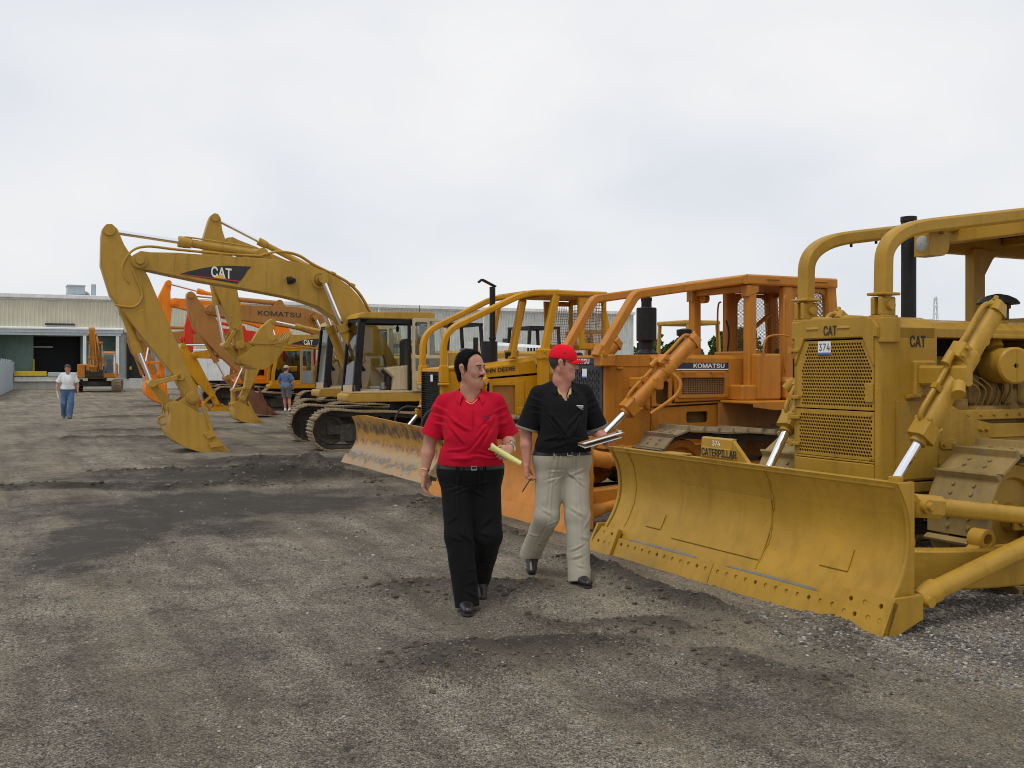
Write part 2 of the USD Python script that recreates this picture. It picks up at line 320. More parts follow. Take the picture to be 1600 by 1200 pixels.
    for c0, w, p_, dp in ((1.45, 0.10, 0.9, 1.0), (1.80, 0.12, 0.7, 0.8), (2.15, 0.10, 0.5, 0.6), (-0.35, 0.13, 0.6, 1.0), (0.25, 0.12, 0.5, 0.8), (-1.6, 0.14, 0.5, 1.0), (-1.0, 0.14, 0.5, 0.9), (3.3, 0.12, 0.45, 0.8), (2.8, 0.10, 0.4, 0.6), (-3.1, 0.16, 0.5, 1.0), (-2.4, 0.16, 0.5, 1.0), (-4.8, 0.2, 0.5, 0.8), (-6.0, 0.25, 0.5, 0.8)):
        e = np.exp(-((cw - c0) / w) ** 2) * np.clip(0.55 + 0.9 * vnoise(X, Y, 0.35, 11 + int(c0 * 10)), 0, 1); ruts = np.maximum(ruts, e * dp); pale = np.maximum(pale, p_ * np.exp(-((cw - c0 - 0.16) / (w * 1.2)) ** 2) * np.clip(0.6 + n2, 0, 1))
    tread = np.sin(al * 2 * math.pi / 0.13 + 6 * cw) * ruts; z = z - 0.024 * ruts * near + 0.0045 * tread * near + 0.006 * st2 * near; dark = np.maximum(dark, 0.55 * ruts * np.clip(0.6 + n1 + 0.5 * tread, 0, 1)); dark = np.maximum(dark, np.clip(0.34 * st1 + 0.30 * st2 - 0.02, 0, 0.34))
    track_d = np.abs(cw - 2.0); grav = np.clip(np.exp(-(track_d / 0.55) ** 2) * 0.8 + pale + 0.5 * n2 + 0.6 * st1 + 0.1, 0, 1)
    grav = np.maximum(grav, np.exp(-(((wx - 3.2) / 1.6) ** 2 + ((wy - 6.6) / 1.2) ** 2))); grav = np.maximum(grav, np.exp(-(((wx + 3.5) / 1.5) ** 2 + ((wy - 6) / 3) ** 2)) * 0.7)
    tan_ = np.clip(np.exp(-(((wx + 1.2) / 1.5) ** 2 + ((wy - 5.5) / 2.2) ** 2)) + 0.5 * n1 + 0.2, 0, 1)
    grass = np.clip(np.exp(-((_seg(wx, wy, (-60, 74), (-20, 84))[0]) / 1.2) ** 2), 0, 1)
    return z, np.clip(dark, 0, 1), np.clip(mud, 0, 1), np.clip(grav, 0, 1), np.clip(tan_, 0, 1), grass
def ground_z(x, y): return float(ground_fields(np.array([[x]], float), np.array([[y]], float))[0][0, 0])
def axis(parts):
    out = []
    for a, b, st in parts: out += list(np.arange(a, b, st))
    out.append(parts[-1][1]); return np.array(out)
def make_ground():
    y1 = [2.5]
    while y1[-1] < 40: y1.append(y1[-1] + max(0.026, 0.0052 * y1[-1]))
    ys = np.concatenate([[-120, -60, -20, -5, 0, 1.2], y1, axis([(40.5, 100, 1.2)]), [110, 130, 160, 220, 300, 450, 700, 1100, 1800, 3000]])
    xs = np.concatenate([[-3000, -1500, -700, -300, -150, -90], axis([(-70, -30, 2.0), (-30, -13, 0.35), (-13, -6.5, 0.11), (-6.5, 5.5, 0.034), (5.5, 9, 0.12), (9, 20, 0.5), (20, 70, 3)]), [90, 150, 300, 700, 1500, 3000]])
    X, Y = np.meshgrid(xs, ys); z, dark, mud, grav, tan_, grass = ground_fields(X, Y); V = np.stack([X, Y, z], -1).reshape(-1, 3); ny, nx = X.shape
    i = (np.arange(ny - 1)[:, None] * nx + np.arange(nx - 1)[None]).ravel(); q = np.stack([i, i + 1, i + nx + 1, i + nx], 1)
    pr = usdkit.mesh(stage, '/World/ground', (V, q), MAT['ground'], smooth=True); tag(pr.GetPrim(), 'grey brown gravel yard with dark oily patches and ridges of churned mud', 'ground', kind='structure')
    api = UsdGeom.PrimvarsAPI(pr)
    api.CreatePrimvar('soil', Sdf.ValueTypeNames.Color3fArray, 'vertex').Set(Vt.Vec3fArray.FromNumpy(np.stack([dark, mud, grav], -1).reshape(-1, 3).astype(np.float32)))
    api.CreatePrimvar('soil2', Sdf.ValueTypeNames.Color3fArray, 'vertex').Set(Vt.Vec3fArray.FromNumpy(np.stack([tan_, grass, tan_ * 0], -1).reshape(-1, 3).astype(np.float32)))
look('ground', {
    'g': ('geometry', {}), 'a': ('attribute', {'attribute': 'soil'}), 'b': ('attribute', {'attribute': 'soil2'}), 's': ('separate_color', {}), 's2': ('separate_color', {}),
    'n1': ('noise_texture', {'scale': 2.2, 'detail': 8.0, 'roughness': 0.7}), 'n2': ('noise_texture', {'scale': 26.0, 'detail': 6.0, 'roughness': 0.75}), 'n3': ('noise_texture', {'scale': 0.35, 'detail': 4.0}),
    'v': ('voronoi_texture', {'scale': 120.0, 'randomness': 1.0}), 'v2': ('voronoi_texture', {'scale': 48.0, 'randomness': 1.0}),
    'soilc': ('rgb_ramp', {'ramp': [(0.30, (0.160, 0.122, 0.076)), (0.47, (0.291, 0.227, 0.142)), (0.62, (0.428, 0.337, 0.212)), (0.75, (0.527, 0.423, 0.275))]}), 'ms': ('mapping', {'mapping_type': 'texture', 'rotation': (0, 0, 0.4677), 'scale': (1.0, 10.0, 1.0)}), 'n5': ('noise_texture', {'scale': 2.6, 'detail': 6.0, 'roughness': 0.68}), 'r5': ('rgb_ramp', {'ramp': [(0.33, (0.58, 0.56, 0.53)), (0.49, (0.98, 0.97, 0.95)), (0.66, (1.36, 1.33, 1.27))]}), 'm5': ('mix', {'mix_type': 'multiply', 'fac': 0.85}), 'r6': ('rgb_ramp', {'ramp': [(0.35, (0.80, 0.80, 0.80)), (0.65, (1.18, 1.17, 1.15))]}), 'm6': ('mix', {'mix_type': 'multiply', 'fac': 1.0}),
    'tanm': ('mix', {'color2': (0.181, 0.142, 0.092)}), 'tanf': ('math', {'math_type': 'multiply', 'value2': 0.55}),
    'stone': ('rgb_ramp', {'ramp': [(0.0, (0.065, 0.055, 0.042)), (0.25, (0.195, 0.168, 0.127)), (0.6, (0.385, 0.338, 0.270)), (0.88, (0.581, 0.521, 0.434)), (1.0, (0.768, 0.784, 0.713))]}),
    'sv': ('separate_color', {}), 'gf': ('math', {'math_type': 'multiply_add', 'value2': 0.70, 'value3': -0.08}), 'gn': ('math', {'math_type': 'multiply_add', 'value2': 2.4, 'value3': -0.95}), 'gfn': ('math', {'math_type': 'add', 'use_clamp': True}),
    'gm': ('mix', {}), 'dn': ('math', {'math_type': 'multiply_add', 'value2': 1.9, 'value3': -1.75}), 'df': ('math', {'math_type': 'add', 'use_clamp': True}), 'dn2': ('math', {'math_type': 'multiply_add', 'value2': 1.7}), 'dz': ('math', {'math_type': 'multiply', 'use_clamp': True}), 'df2': ('math', {'math_type': 'multiply', 'value2': 0.97}),
    'mudm': ('mix', {'color2': (0.078, 0.064, 0.047)}), 'mudf': ('math', {'math_type': 'multiply', 'value2': 0.85}), 'dm': ('mix', {'color2': (0.044, 0.037, 0.029)}), 'gr': ('mix', {'color2': (0.101, 0.103, 0.025)}), 'grf': ('math', {'math_type': 'multiply', 'value2': 0.75}),
    'ro': ('map_range', {'from_min': 0.0, 'from_max': 1.0, 'to_min': 0.95, 'to_max': 0.62}),
    'h1': ('math', {'math_type': 'multiply_add', 'value2': -0.9}), 'h2': ('math', {'math_type': 'multiply_add', 'value2': 1.2}),
    'bp': ('bump', {'strength': 1.0, 'distance': 0.022}), 'p': ('principled_bsdf', {'specular_ior_level': 0.25})},
    [('g.position', 'n1.vector'), ('g.position', 'n2.vector'), ('g.position', 'n3.vector'), ('g.position', 'v.vector'), ('g.position', 'v2.vector'), ('a.color', 's.color'), ('b.color', 's2.color'),
     ('n1.fac', 'soilc.fac'), ('soilc.color', 'tanm.color1'), ('s2.r', 'tanf.value1'), ('tanf.value', 'tanm.fac'), ('v.color', 'sv.color'), ('sv.r', 'stone.fac'),
     ('s.b', 'gf.value1'), ('n2.fac', 'gn.value1'), ('gf.value', 'gfn.value1'), ('gn.value', 'gfn.value2'), ('tanm.color', 'gm.color1'), ('stone.color', 'gm.color2'), ('gfn.value', 'gm.fac'),
     ('n1.fac', 'dn.value1'), ('n2.fac', 'dn2.value1'), ('dn.value', 'dn2.value3'), ('dn2.value', 'df.value1'), ('s.r', 'df.value2'), ('s.r', 'dz.value1'), ('df.value', 'df2.value1'), ('s.g', 'mudf.value1'), ('mudf.value', 'mudm.fac'), ('g.position', 'ms.vector'), ('ms.vector', 'n5.vector'), ('n5.fac', 'r5.fac'), ('gm.color', 'm5.color1'), ('r5.color', 'm5.color2'), ('n3.fac', 'r6.fac'), ('m5.color', 'm6.color1'), ('r6.color', 'm6.color2'), ('m6.color', 'mudm.color1'), ('mudm.color', 'dm.color1'), ('df2.value', 'dm.fac'),
     ('s2.g', 'grf.value1'), ('dm.color', 'gr.color1'), ('grf.value', 'gr.fac'), ('gr.color', 'p.base_color'), ('s.r', 'ro.value'), ('ro.result', 'p.roughness'),
     ('v.distance', 'h1.value1'), ('n2.fac', 'h1.value3'), ('v2.distance', 'h2.value1'), ('h1.value', 'h2.value3'), ('h1.value', 'bp.height'), ('bp.normal', 'p.normal')], 'p.BSDF')
make_ground()

def pebbles():
    rg = np.random.default_rng(5); protos = []
    base = UsdGeom.PointInstancer.Define(stage, '/World/gravel'); tag(base.GetPrim(), 'loose grey gravel stones scattered over the yard', 'gravel', kind='stuff')
    look('stone', {'oi': ('object_info', {}), 'r': ('rgb_ramp', {'ramp': [(0.0, (0.064, 0.057, 0.047)), (0.4, (0.136, 0.122, 0.105)), (0.75, (0.207, 0.194, 0.174)), (0.94, (0.287, 0.276, 0.254)), (1.0, (0.439, 0.427, 0.400))]}), 'p': ('principled_bsdf', {'roughness': 0.85})},
         [('oi.random', 'r.fac'), ('r.color', 'p.base_color')], 'p.BSDF')
    look('clod', {'oi': ('object_info', {}), 'r': ('rgb_ramp', {'ramp': [(0.0, (0.042, 0.034, 0.024)), (0.6, (0.084, 0.066, 0.045)), (1.0, (0.143, 0.113, 0.076))]}), 'p': ('principled_bsdf', {'roughness': 0.95})}, [('oi.random', 'r.fac'), ('r.color', 'p.base_color')], 'p.BSDF')
    for k in range(7):
        m = trimesh.creation.icosphere(subdivisions=1, radius=1.0); v = np.array(m.vertices); v *= (1 + 0.22 * rg.standard_normal((len(v), 1))) * np.array([1.0, rg.uniform(0.6, 0.9), rg.uniform(0.45, 0.7)])
        pm = usdkit.mesh(stage, '/World/gravel/stone%s' % ('' if k == 0 else '_%03d' % k), trimesh.Trimesh(v, m.faces, process=False), MAT['stone' if k < 4 else 'clod'], smooth=False); protos.append(pm.GetPath())
    base.CreatePrototypesRel().SetTargets(protos)
    N = 120000; d = np.exp(rg.uniform(np.log(4.0), np.log(19.0), N)); x = d * rg.uniform(-0.56, 0.56, N); z, dark, mud, grav, tan_, _ = (a[0] for a in ground_fields(x[None], d[None]))
    keep = rg.uniform(0, 1, N) < np.clip(0.05 + 0.5 * grav - 0.5 * dark * (mud < 0.3) - 0.0 * mud + 1.2 * np.exp(-(((x - 3.2) / 1.5) ** 2 + ((d - 6.6) / 1.3) ** 2)), 0.015, 1) * np.where(mud > 0.35, 1, 0.8); x, d, z, mud = x[keep], d[keep], z[keep], mud[keep]; n = len(x)
    isclod = rg.uniform(0, 1, n) < np.clip(mud * 1.1, 0, 0.45); size = np.where(isclod, rg.gamma(1.6, 0.0048, n) + 0.002, rg.gamma(2.0, 0.0016, n) + 0.0015); size = np.where(~isclod & (np.hypot((x - 3.2) / 1.6, (d - 6.6) / 1.4) < 1), size * 1.9 + 0.002, size); size = np.minimum(size, np.where(isclod, 0.028, 0.015)) * np.clip(d / 7, 0.8, 1.7)
    idx = np.where(isclod, rg.integers(4, 7, n), rg.integers(0, 4, n))
    base.CreateProtoIndicesAttr(Vt.IntArray.FromNumpy(idx.astype(np.int32))); base.CreatePositionsAttr(Vt.Vec3fArray.FromNumpy(np.stack([x, d, z + size * 0.15], 1).astype(np.float32)))
    a = rg.uniform(0, math.pi, n); q = np.zeros((n, 4)); q[:, 0] = np.cos(a); q[:, 3] = np.sin(a)
    base.CreateOrientationsAttr(Vt.QuathArray([Gf.Quath(float(c[0]), 0.0, 0.0, float(c[3])) for c in q])); base.CreateScalesAttr(Vt.Vec3fArray.FromNumpy(np.repeat(size[:, None], 3, 1).astype(np.float32)))
pebbles()
# ------------------------------------------------------------------ long metal warehouse, parallel to the machines' sides
look('wall_metal', {'tc': ('texture_coordinate', {}), 'sep': ('separate_xyz', {}), 'n': ('noise_texture', {'scale': 0.6, 'detail': 5.0}), 'st': ('rgb_ramp', {'interpolate': False, 'ramp': [(0.0, (0.30, 0.38, 0.34)), (0.405, (0.66, 0.635, 0.51))]}), 'zr': ('math', {'math_type': 'multiply', 'value2': 0.135}),
                    'v': ('rgb_ramp', {'ramp': [(0.3, (0.86, 0.86, 0.86)), (0.7, (1.04, 1.04, 1.04))]}), 'm': ('mix', {'mix_type': 'multiply', 'fac': 1.0}), 'p': ('principled_bsdf', {'roughness': 0.55})},
     [('tc.object', 'sep.vector'), ('tc.object', 'n.vector'), ('sep.z', 'zr.value1'), ('zr.value', 'st.fac'), ('n.fac', 'v.fac'), ('st.color', 'm.color1'), ('v.color', 'm.color2'), ('m.color', 'p.base_color')], 'p.BSDF')
paint('wall_grey', (0.58, 0.60, 0.575), rough=0.5, amt=0.15, bevel=0)
paint('eave_white', (0.72, 0.73, 0.72), rough=0.5, amt=0.15, bevel=0)
paint('dock_concrete', (0.48, 0.47, 0.44), rough=0.9, amt=0.3, bevel=0)
paint('dock_teal', (0.20, 0.30, 0.27), rough=0.7, amt=0.2, bevel=0)
paint('galvanised', (0.42, 0.47, 0.50), rough=0.45, amt=0.15, bevel=0, metallic=0.3)
paint('fence_metal', (0.34, 0.40, 0.44), rough=0.55, amt=0.2, bevel=0)
paint('bumper_yellow', (0.6, 0.42, 0.03), rough=0.6, bevel=0)
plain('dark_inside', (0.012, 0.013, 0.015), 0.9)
def warehouse():
    # local x runs along the wall to the right and away, local y into the building
    th = thing('warehouse', 'long low beige metal warehouse with a loading dock, closing off the yard', 'warehouse', (-35.4, 81.0, 0), math.degrees(math.atan2(0.451, 0.893)))
    Hh = 7.15; x0, x1 = -16.0, 53.6; dock = (-4.75, 4.15)
    def ribbed(a, b, za, zb, y=0.0):
        n = max(int(round((b - a) / 0.3)), 1); p = []; w = (b - a) / n
        for k in range(n): p += [(a + w * k, y), (a + w * (k + 0.70), y), (a + w * (k + 0.77), y - 0.10), (a + w * (k + 0.93), y - 0.10)]
        p += [(b, y), (b, y + 0.05), (a, y + 0.05)]; return slab_z(p, za, zb)
    xs = np.arange(x0, x1 + 0.01, 1.2)
    for a, b in zip(xs[:-1], xs[1:]):
        zb = Hh
        if b <= dock[0] or a >= dock[1]:
            if 4.5 < a + 0.6 < 6.4: part(th, 'wall_panel', ribbed(a, b, 4.55, zb), 'wall_metal', smooth=False)
            else: part(th, 'wall_panel', ribbed(a, b, 0.85, zb), 'wall_metal' if a < 22 else 'wall_grey', smooth=False)
        else: part(th, 'wall_panel', ribbed(a, b, 4.75, zb), 'wall_metal', smooth=False)
    part(th, 'foundation', [box(x0, dock[0], -0.05, 0.2, -0.1, 0.85), box(dock[1], x1, -0.05, 0.2, -0.1, 0.85), box(dock[0], dock[1], -0.06, 0.3, -0.1, 1.2)], 'dock_concrete')
    part(th, 'core', [box(x0, dock[0], 0.3, 30, 0, Hh - 0.2), box(dock[1], x1, 0.3, 30, 0, Hh - 0.2), box(dock[0], dock[1], 6, 30, 0, Hh - 0.2), box(dock[0], dock[1], 0.2, 6, 4.7, Hh - 0.2)], 'wall_grey')
    part(th, 'eave', [box(x0 - 0.1, x1 + 0.1, -0.30, 0.4, Hh, Hh + 0.32, 0.03), box(x0, x1, -0.1, 0.3, Hh - 0.12, Hh)], 'eave_white')
    part(th, 'roof', hullpts([(x, y, z) for x in (x0, x1) for y, z in ((0.1, Hh + 0.1), (0.1, Hh + 0.2), (15, Hh + 0.75), (30, Hh + 0.2), (30, Hh + 0.1))]), 'galvanised')
    # loading dock
    part(th, 'dock_floor', box(dock[0], dock[1], 0.0, 6, 1.0, 1.21), 'dock_concrete')
    part(th, 'dock_wall', [box(dock[0], -2.15, 2.6, 2.8, 1.2, 4.7), box(1.35, dock[1], 2.6, 2.8, 1.2, 4.7), box(-2.15, 1.35, 2.6, 2.8, 4.25, 4.7), box(dock[0], dock[0] + 0.15, 0, 2.7, 1.2, 4.7), box(dock[1] - 0.15, dock[1], 0, 2.7, 1.2, 4.7)], 'dock_teal')
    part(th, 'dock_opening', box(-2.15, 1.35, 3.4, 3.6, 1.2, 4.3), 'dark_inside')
    part(th, 'dock_door_edge', [box(-2.2, -2.05, 2.52, 2.62, 1.25, 2.4)], 'bumper_yellow')
    part(th, 'light_fitting', [box(-2.2, -0.7, 2.9, 3.0, 3.35, 3.42)], 'white_paint')
    part(th, 'canopy_fascia', [box(dock[0] - 0.15, dock[1] + 0.15, -0.45, -0.28, 4.45, 4.72, 0.02), box(dock[0], dock[1], -0.40, 0.0, 4.25, 4.45)], 'galvanised'); part(th, 'canopy', [hullpts([(x, y, z) for x in (dock[0] - 0.2, dock[1] + 0.2) for y, z in ((-0.5, 4.72), (-0.5, 4.82), (0.1, 4.95), (0.1, 4.85))])], 'eave_white')
    for x in (dock[0] + 0.05, 1.45, dock[1] - 0.25): part(th, 'canopy_post', box(x - 0.12, x + 0.12, -0.38, -0.16, 1.2 if x > -4 else 0, 4.3), 'eave_white')
    part(th, 'dock_bumper', [box(-3.6, -1.3, -0.42, -0.07, 1.05, 1.42, 0.03)], 'bumper_yellow'); part(th, 'dock_bumper', [box(-1.2, 1.1, -0.42, -0.07, 1.0, 1.35, 0.03)], 'galvanised')
    part(th, 'dock_skirt', [box(-3.6, 0.2, -0.30, -0.07, 0.62, 1.0, 0.03)], 'eave_white')
    part(th, 'roof_sign_bracket', [box(-1.4, 0.75, -0.16, -0.08, 5.05, 5.2)], 'dark_steel'); part(th, 'wall_patch', [box(-1.35, 0.78, -0.12, -0.065, 4.92, 5.04)], 'galvanised')
    part(th, 'entry_door', [box(4.72, 6.35, 0.05, 0.15, 0.8, 4.5)], 'dark_inside'); part(th, 'door_frame', [box(4.62, 4.78, -0.12, 0.1, 0.8, 4.2), box(4.62, 6.4, -0.12, 0.1, 4.1, 4.25), box(6.3, 6.45, -0.12, 0.1, 0.8, 4.2)], 'black_paint')
    part(th, 'door_light', [box(5.4, 6.0, -0.14, -0.05, 4.0, 4.08)], 'white_paint'); part(th, 'wall_lamp', [box(4.05, 4.75, -0.35, -0.065, 6.0, 6.45, 0.03)], 'dark_steel'); part(th, 'warning_plate', [box(4.85, 5.0, -0.02, 0.04, 1.55, 1.8)], 'bumper_yellow')
    part(th, 'roof_unit', [box(0.35, 1.65, 2.0, 4.0, Hh, Hh + 1.25, 0.03), box(0.30, 1.7, 1.95, 4.05, Hh + 0.55, Hh + 0.65), box(0.3, 1.7, 1.95, 4.05, Hh + 1.2, Hh + 1.28)], 'galvanised'); part(th, 'roof_duct', [box(2.15, 2.5, 2.2, 2.6, Hh, Hh + 1.4)], 'galvanised'); part(th, 'roof_duct', [tube([(1.65, 3, Hh + 0.7), (1.9, 3, Hh + 0.6), (2.0, 3, Hh + 0.2)], 0.18, 10)], 'galvanised')
    for x in (26.0, 36.5, 46.0): part(th, 'downpipe', [box(x, x + 0.14, -0.20, -0.07, 0.9, Hh)], 'eave_white')
    part(th, 'wall_vent', box(38.6, 39.2, -0.2, -0.065, 3.9, 4.5, 0.02), 'dark_steel')
    return th
warehouse()
def fence():
    a, b = np.array([-26.5, 51.5]), np.array([-42.5, 88.0]); d = b - a; L = np.linalg.norm(d)
    th = thing('metal_fence', 'blue grey ribbed metal fence at the left edge of the yard', 'fence', (a[0], a[1], 0), math.degrees(math.atan2(d[1], d[0])))
    n = 14
    for k in range(n):
        x0, x1 = L * k / n + 0.01, L * (k + 1) / n - 0.01; p = []; m = 6; w = (x1 - x0) / m
        for j in range(m): p += [(x0 + w * j, 0), (x0 + w * (j + 0.5), 0), (x0 + w * (j + 0.6), -0.07), (x0 + w * (j + 0.9), -0.07)]
        p += [(x1, 0), (x1, 0.03), (x0, 0.03)]; part(th, 'fence_panel', slab_z(p, 0.02, 2.05 + 0.06 * (k % 3)), 'fence_metal', smooth=False)
        part(th, 'post', box(x0 - 0.04, x0 + 0.04, 0.035, 0.12, 0, 2.3), 'galvanised')
fence()

# ------------------------------------------------------------------ trees beyond the yard
look('foliage', {'g': ('geometry', {}), 'n': ('noise_texture', {'scale': 0.7, 'detail': 3.0}), 'r': ('rgb_ramp', {'ramp': [(0.3, (0.030, 0.055, 0.018)), (0.7, (0.075, 0.11, 0.035))]}), 'd': ('diffuse_bsdf', {}), 't': ('translucent_bsdf', {'color': (0.06, 0.10, 0.02)}), 'm': ('mix_closure', {'fac': 0.25})},
     [('g.position', 'n.vector'), ('n.fac', 'r.fac'), ('r.color', 'd.color'), ('d.BSDF', 'm.closure1'), ('t.BSDF', 'm.closure2')], 'm.closure')
paint('bark', (0.09, 0.07, 0.05), rough=0.9, bevel=0)
def tree(label, x, y, h, seed):
    rg = np.random.default_rng(seed); th = thing('tree', label, 'tree', (x, y, 0), group='trees beyond the yard'); w = h * 0.42
    part(th, 'trunk', [cyl((0, 0, -0.1), (0.1, 0, h * 0.45), 0.035 * h, 0.02 * h, n=8)] + [cyl((0.1, 0, h * 0.35), (w * 0.6 * math.cos(a), w * 0.6 * math.sin(a), h * 0.68), 0.014 * h, 0.006 * h, n=6) for a in rg.uniform(0, 6.28, 5)], 'bark')
    blobs = [(rg.normal(0, w * 0.45, 3) * [1, 1, 0.55] + [0, 0, h * 0.62]) for _ in range(22)]; V, Fc = [], []
    cs = np.array(blobs); n = 3400; c = cs[rg.integers(0, len(cs), n)]; d = rg.normal(size=(n, 3)); d /= np.linalg.norm(d, axis=1, keepdims=True); p = c + d * (w * 0.30) * rg.uniform(0.6, 1.05, (n, 1)); p[:, 2] = np.clip(p[:, 2], h * 0.18, h)
    s = rg.uniform(0.16, 0.36, (n, 1)) * h / 9; a = rg.normal(size=(n, 3)); a /= np.linalg.norm(a, axis=1, keepdims=True); b = np.cross(a, d); b /= np.linalg.norm(b, axis=1, keepdims=True) + 1e-9
    V = np.stack([p - a * s - b * s * 0.6, p + a * s - b * s * 0.6, p + a * s * 0.6 + b * s, p - a * s * 0.6 + b * s], 1).reshape(-1, 3); i = np.arange(n) * 4; q = np.stack([i, i + 1, i + 2, i + 3], 1)
    part(th, 'crown', (V, q), 'foliage', smooth=False)
TL = ['rounded green tree seen just right of the black muffler of the orange bulldozer', 'taller dark tree behind the orange cage, left of its mesh windows', 'green tree seen through the mesh of the orange bulldozer cage', 'green tree standing behind the roof post of the ochre bulldozer', 'bushy tree behind the ochre bulldozer hood, lowest of the row', 'broad tree farthest right behind the ochre bulldozer', 'small tree at the right end of the warehouse wall', 'leafy tree behind the engine of the ochre bulldozer']
for k, (x, y, h) in enumerate(((21.5, 128, 6.2), (28.0, 132, 7.2), (34.5, 126, 6.6), (52, 140, 6.0), (44, 132, 5.4), (66, 142, 6.2), (16.8, 124, 5.2), (59, 134, 5.6))): tree(TL[k], x, y, h, 20 + k)
hd = []
rgx = np.random.default_rng(77); n = 9000; px_ = rgx.uniform(14, 140, n); py_ = 150 + rgx.normal(0, 4, n); pz_ = rgx.uniform(0, 1, n) ** 0.8 * (4.2 + 1.3 * np.sin(px_ * 0.4) + 0.8 * np.sin(px_ * 1.3)); p = np.stack([px_, py_, pz_], 1); a = rgx.normal(size=(n, 3)); a /= np.linalg.norm(a, axis=1, keepdims=True); b = np.cross(a, rgx.normal(size=(n, 3))); b /= np.linalg.norm(b, axis=1, keepdims=True)
V = np.stack([p - a * 0.5, p + b * 0.4, p + a * 0.5, p - b * 0.4], 1).reshape(-1, 3); i = np.arange(n) * 4
top('far_woodland', (V, np.stack([i, i + 1, i + 2, i + 3], 1)), 'foliage', 'distant green wood line behind the yard', 'woodland', kind='stuff', smooth=False)
def pylon():
    th = thing('lattice_mast', 'thin pale lattice mast far off above the ochre bulldozer hood', 'mast', (289.5, 700, 0)); w = lambda z: 2.6 - 1.9 * z / 50
    c = [(1, 1), (1, -1), (-1, -1), (-1, 1)]
    part(th, 'leg', [cyl((sx * w(0), sy * w(0), 0), (sx * w(50), sy * w(50), 50), 0.18, n=5) for sx, sy in c], 'galvanised', kind='stuff')
    part(th, 'lattice', [cyl((c[k][0] * w(z), c[k][1] * w(z), z), (c[(k + 1) % 4][0] * w(z + 5), c[(k + 1) % 4][1] * w(z + 5), z + 5), 0.10, n=4) for z in range(0, 50, 5) for k in range(4)] , 'galvanised', kind='stuff')
    part(th, 'antenna', [cyl((0.5, 0, 46), (0.5, 0, 51), 0.3, n=6)], 'white_paint')
pylon()

# ------------------------------------------------------------------ trailer and machines of the second row
def trailer():
    th = thing('box_trailer', 'white box trailer behind the small excavators, seen through their booms', 'trailer', (-18.2, 58.0, 0), 26.8)
    part(th, 'box', [box(0, 12, 0, 2.5, 0.95, 2.75, 0.03)], 'white_paint'); part(th, 'chassis', [box(0.2, 11.8, 0.5, 2.0, 0.7, 0.95)], 'dark_steel')
    for x in (2.0, 3.2): part(th, 'wheel', cyl((x, 0.1, 0.5), (x, 0.45, 0.5), 0.5), 'rubber')
    part(th, 'landing_leg', box(10.2, 10.35, 0.4, 0.55, 0, 0.9), 'galvanised')
trailer()
def wheel(th, x, y, r, w, hub):
    t = part(th, 'wheel', lathe([(r * 0.5, 0), (r * 0.9, 0.02), (r, 0.2), (r, 0.8), (r * 0.9, 0.98), (r * 0.5, 1), (r * 0.5, 0)], (x, y - w / 2, r), (x, y + w / 2, r), 28), 'rubber'); part(t, 'rim', lathe([(0.02, 0.3), (r * 0.25, 0.2), (r * 0.5, 0.05), (r * 0.52, 0.5), (r * 0.5, 0.95), (r * 0.25, 0.8), (0.02, 0.7)], (x, y - w / 2, r), (x, y + w / 2, r), 20), hub)
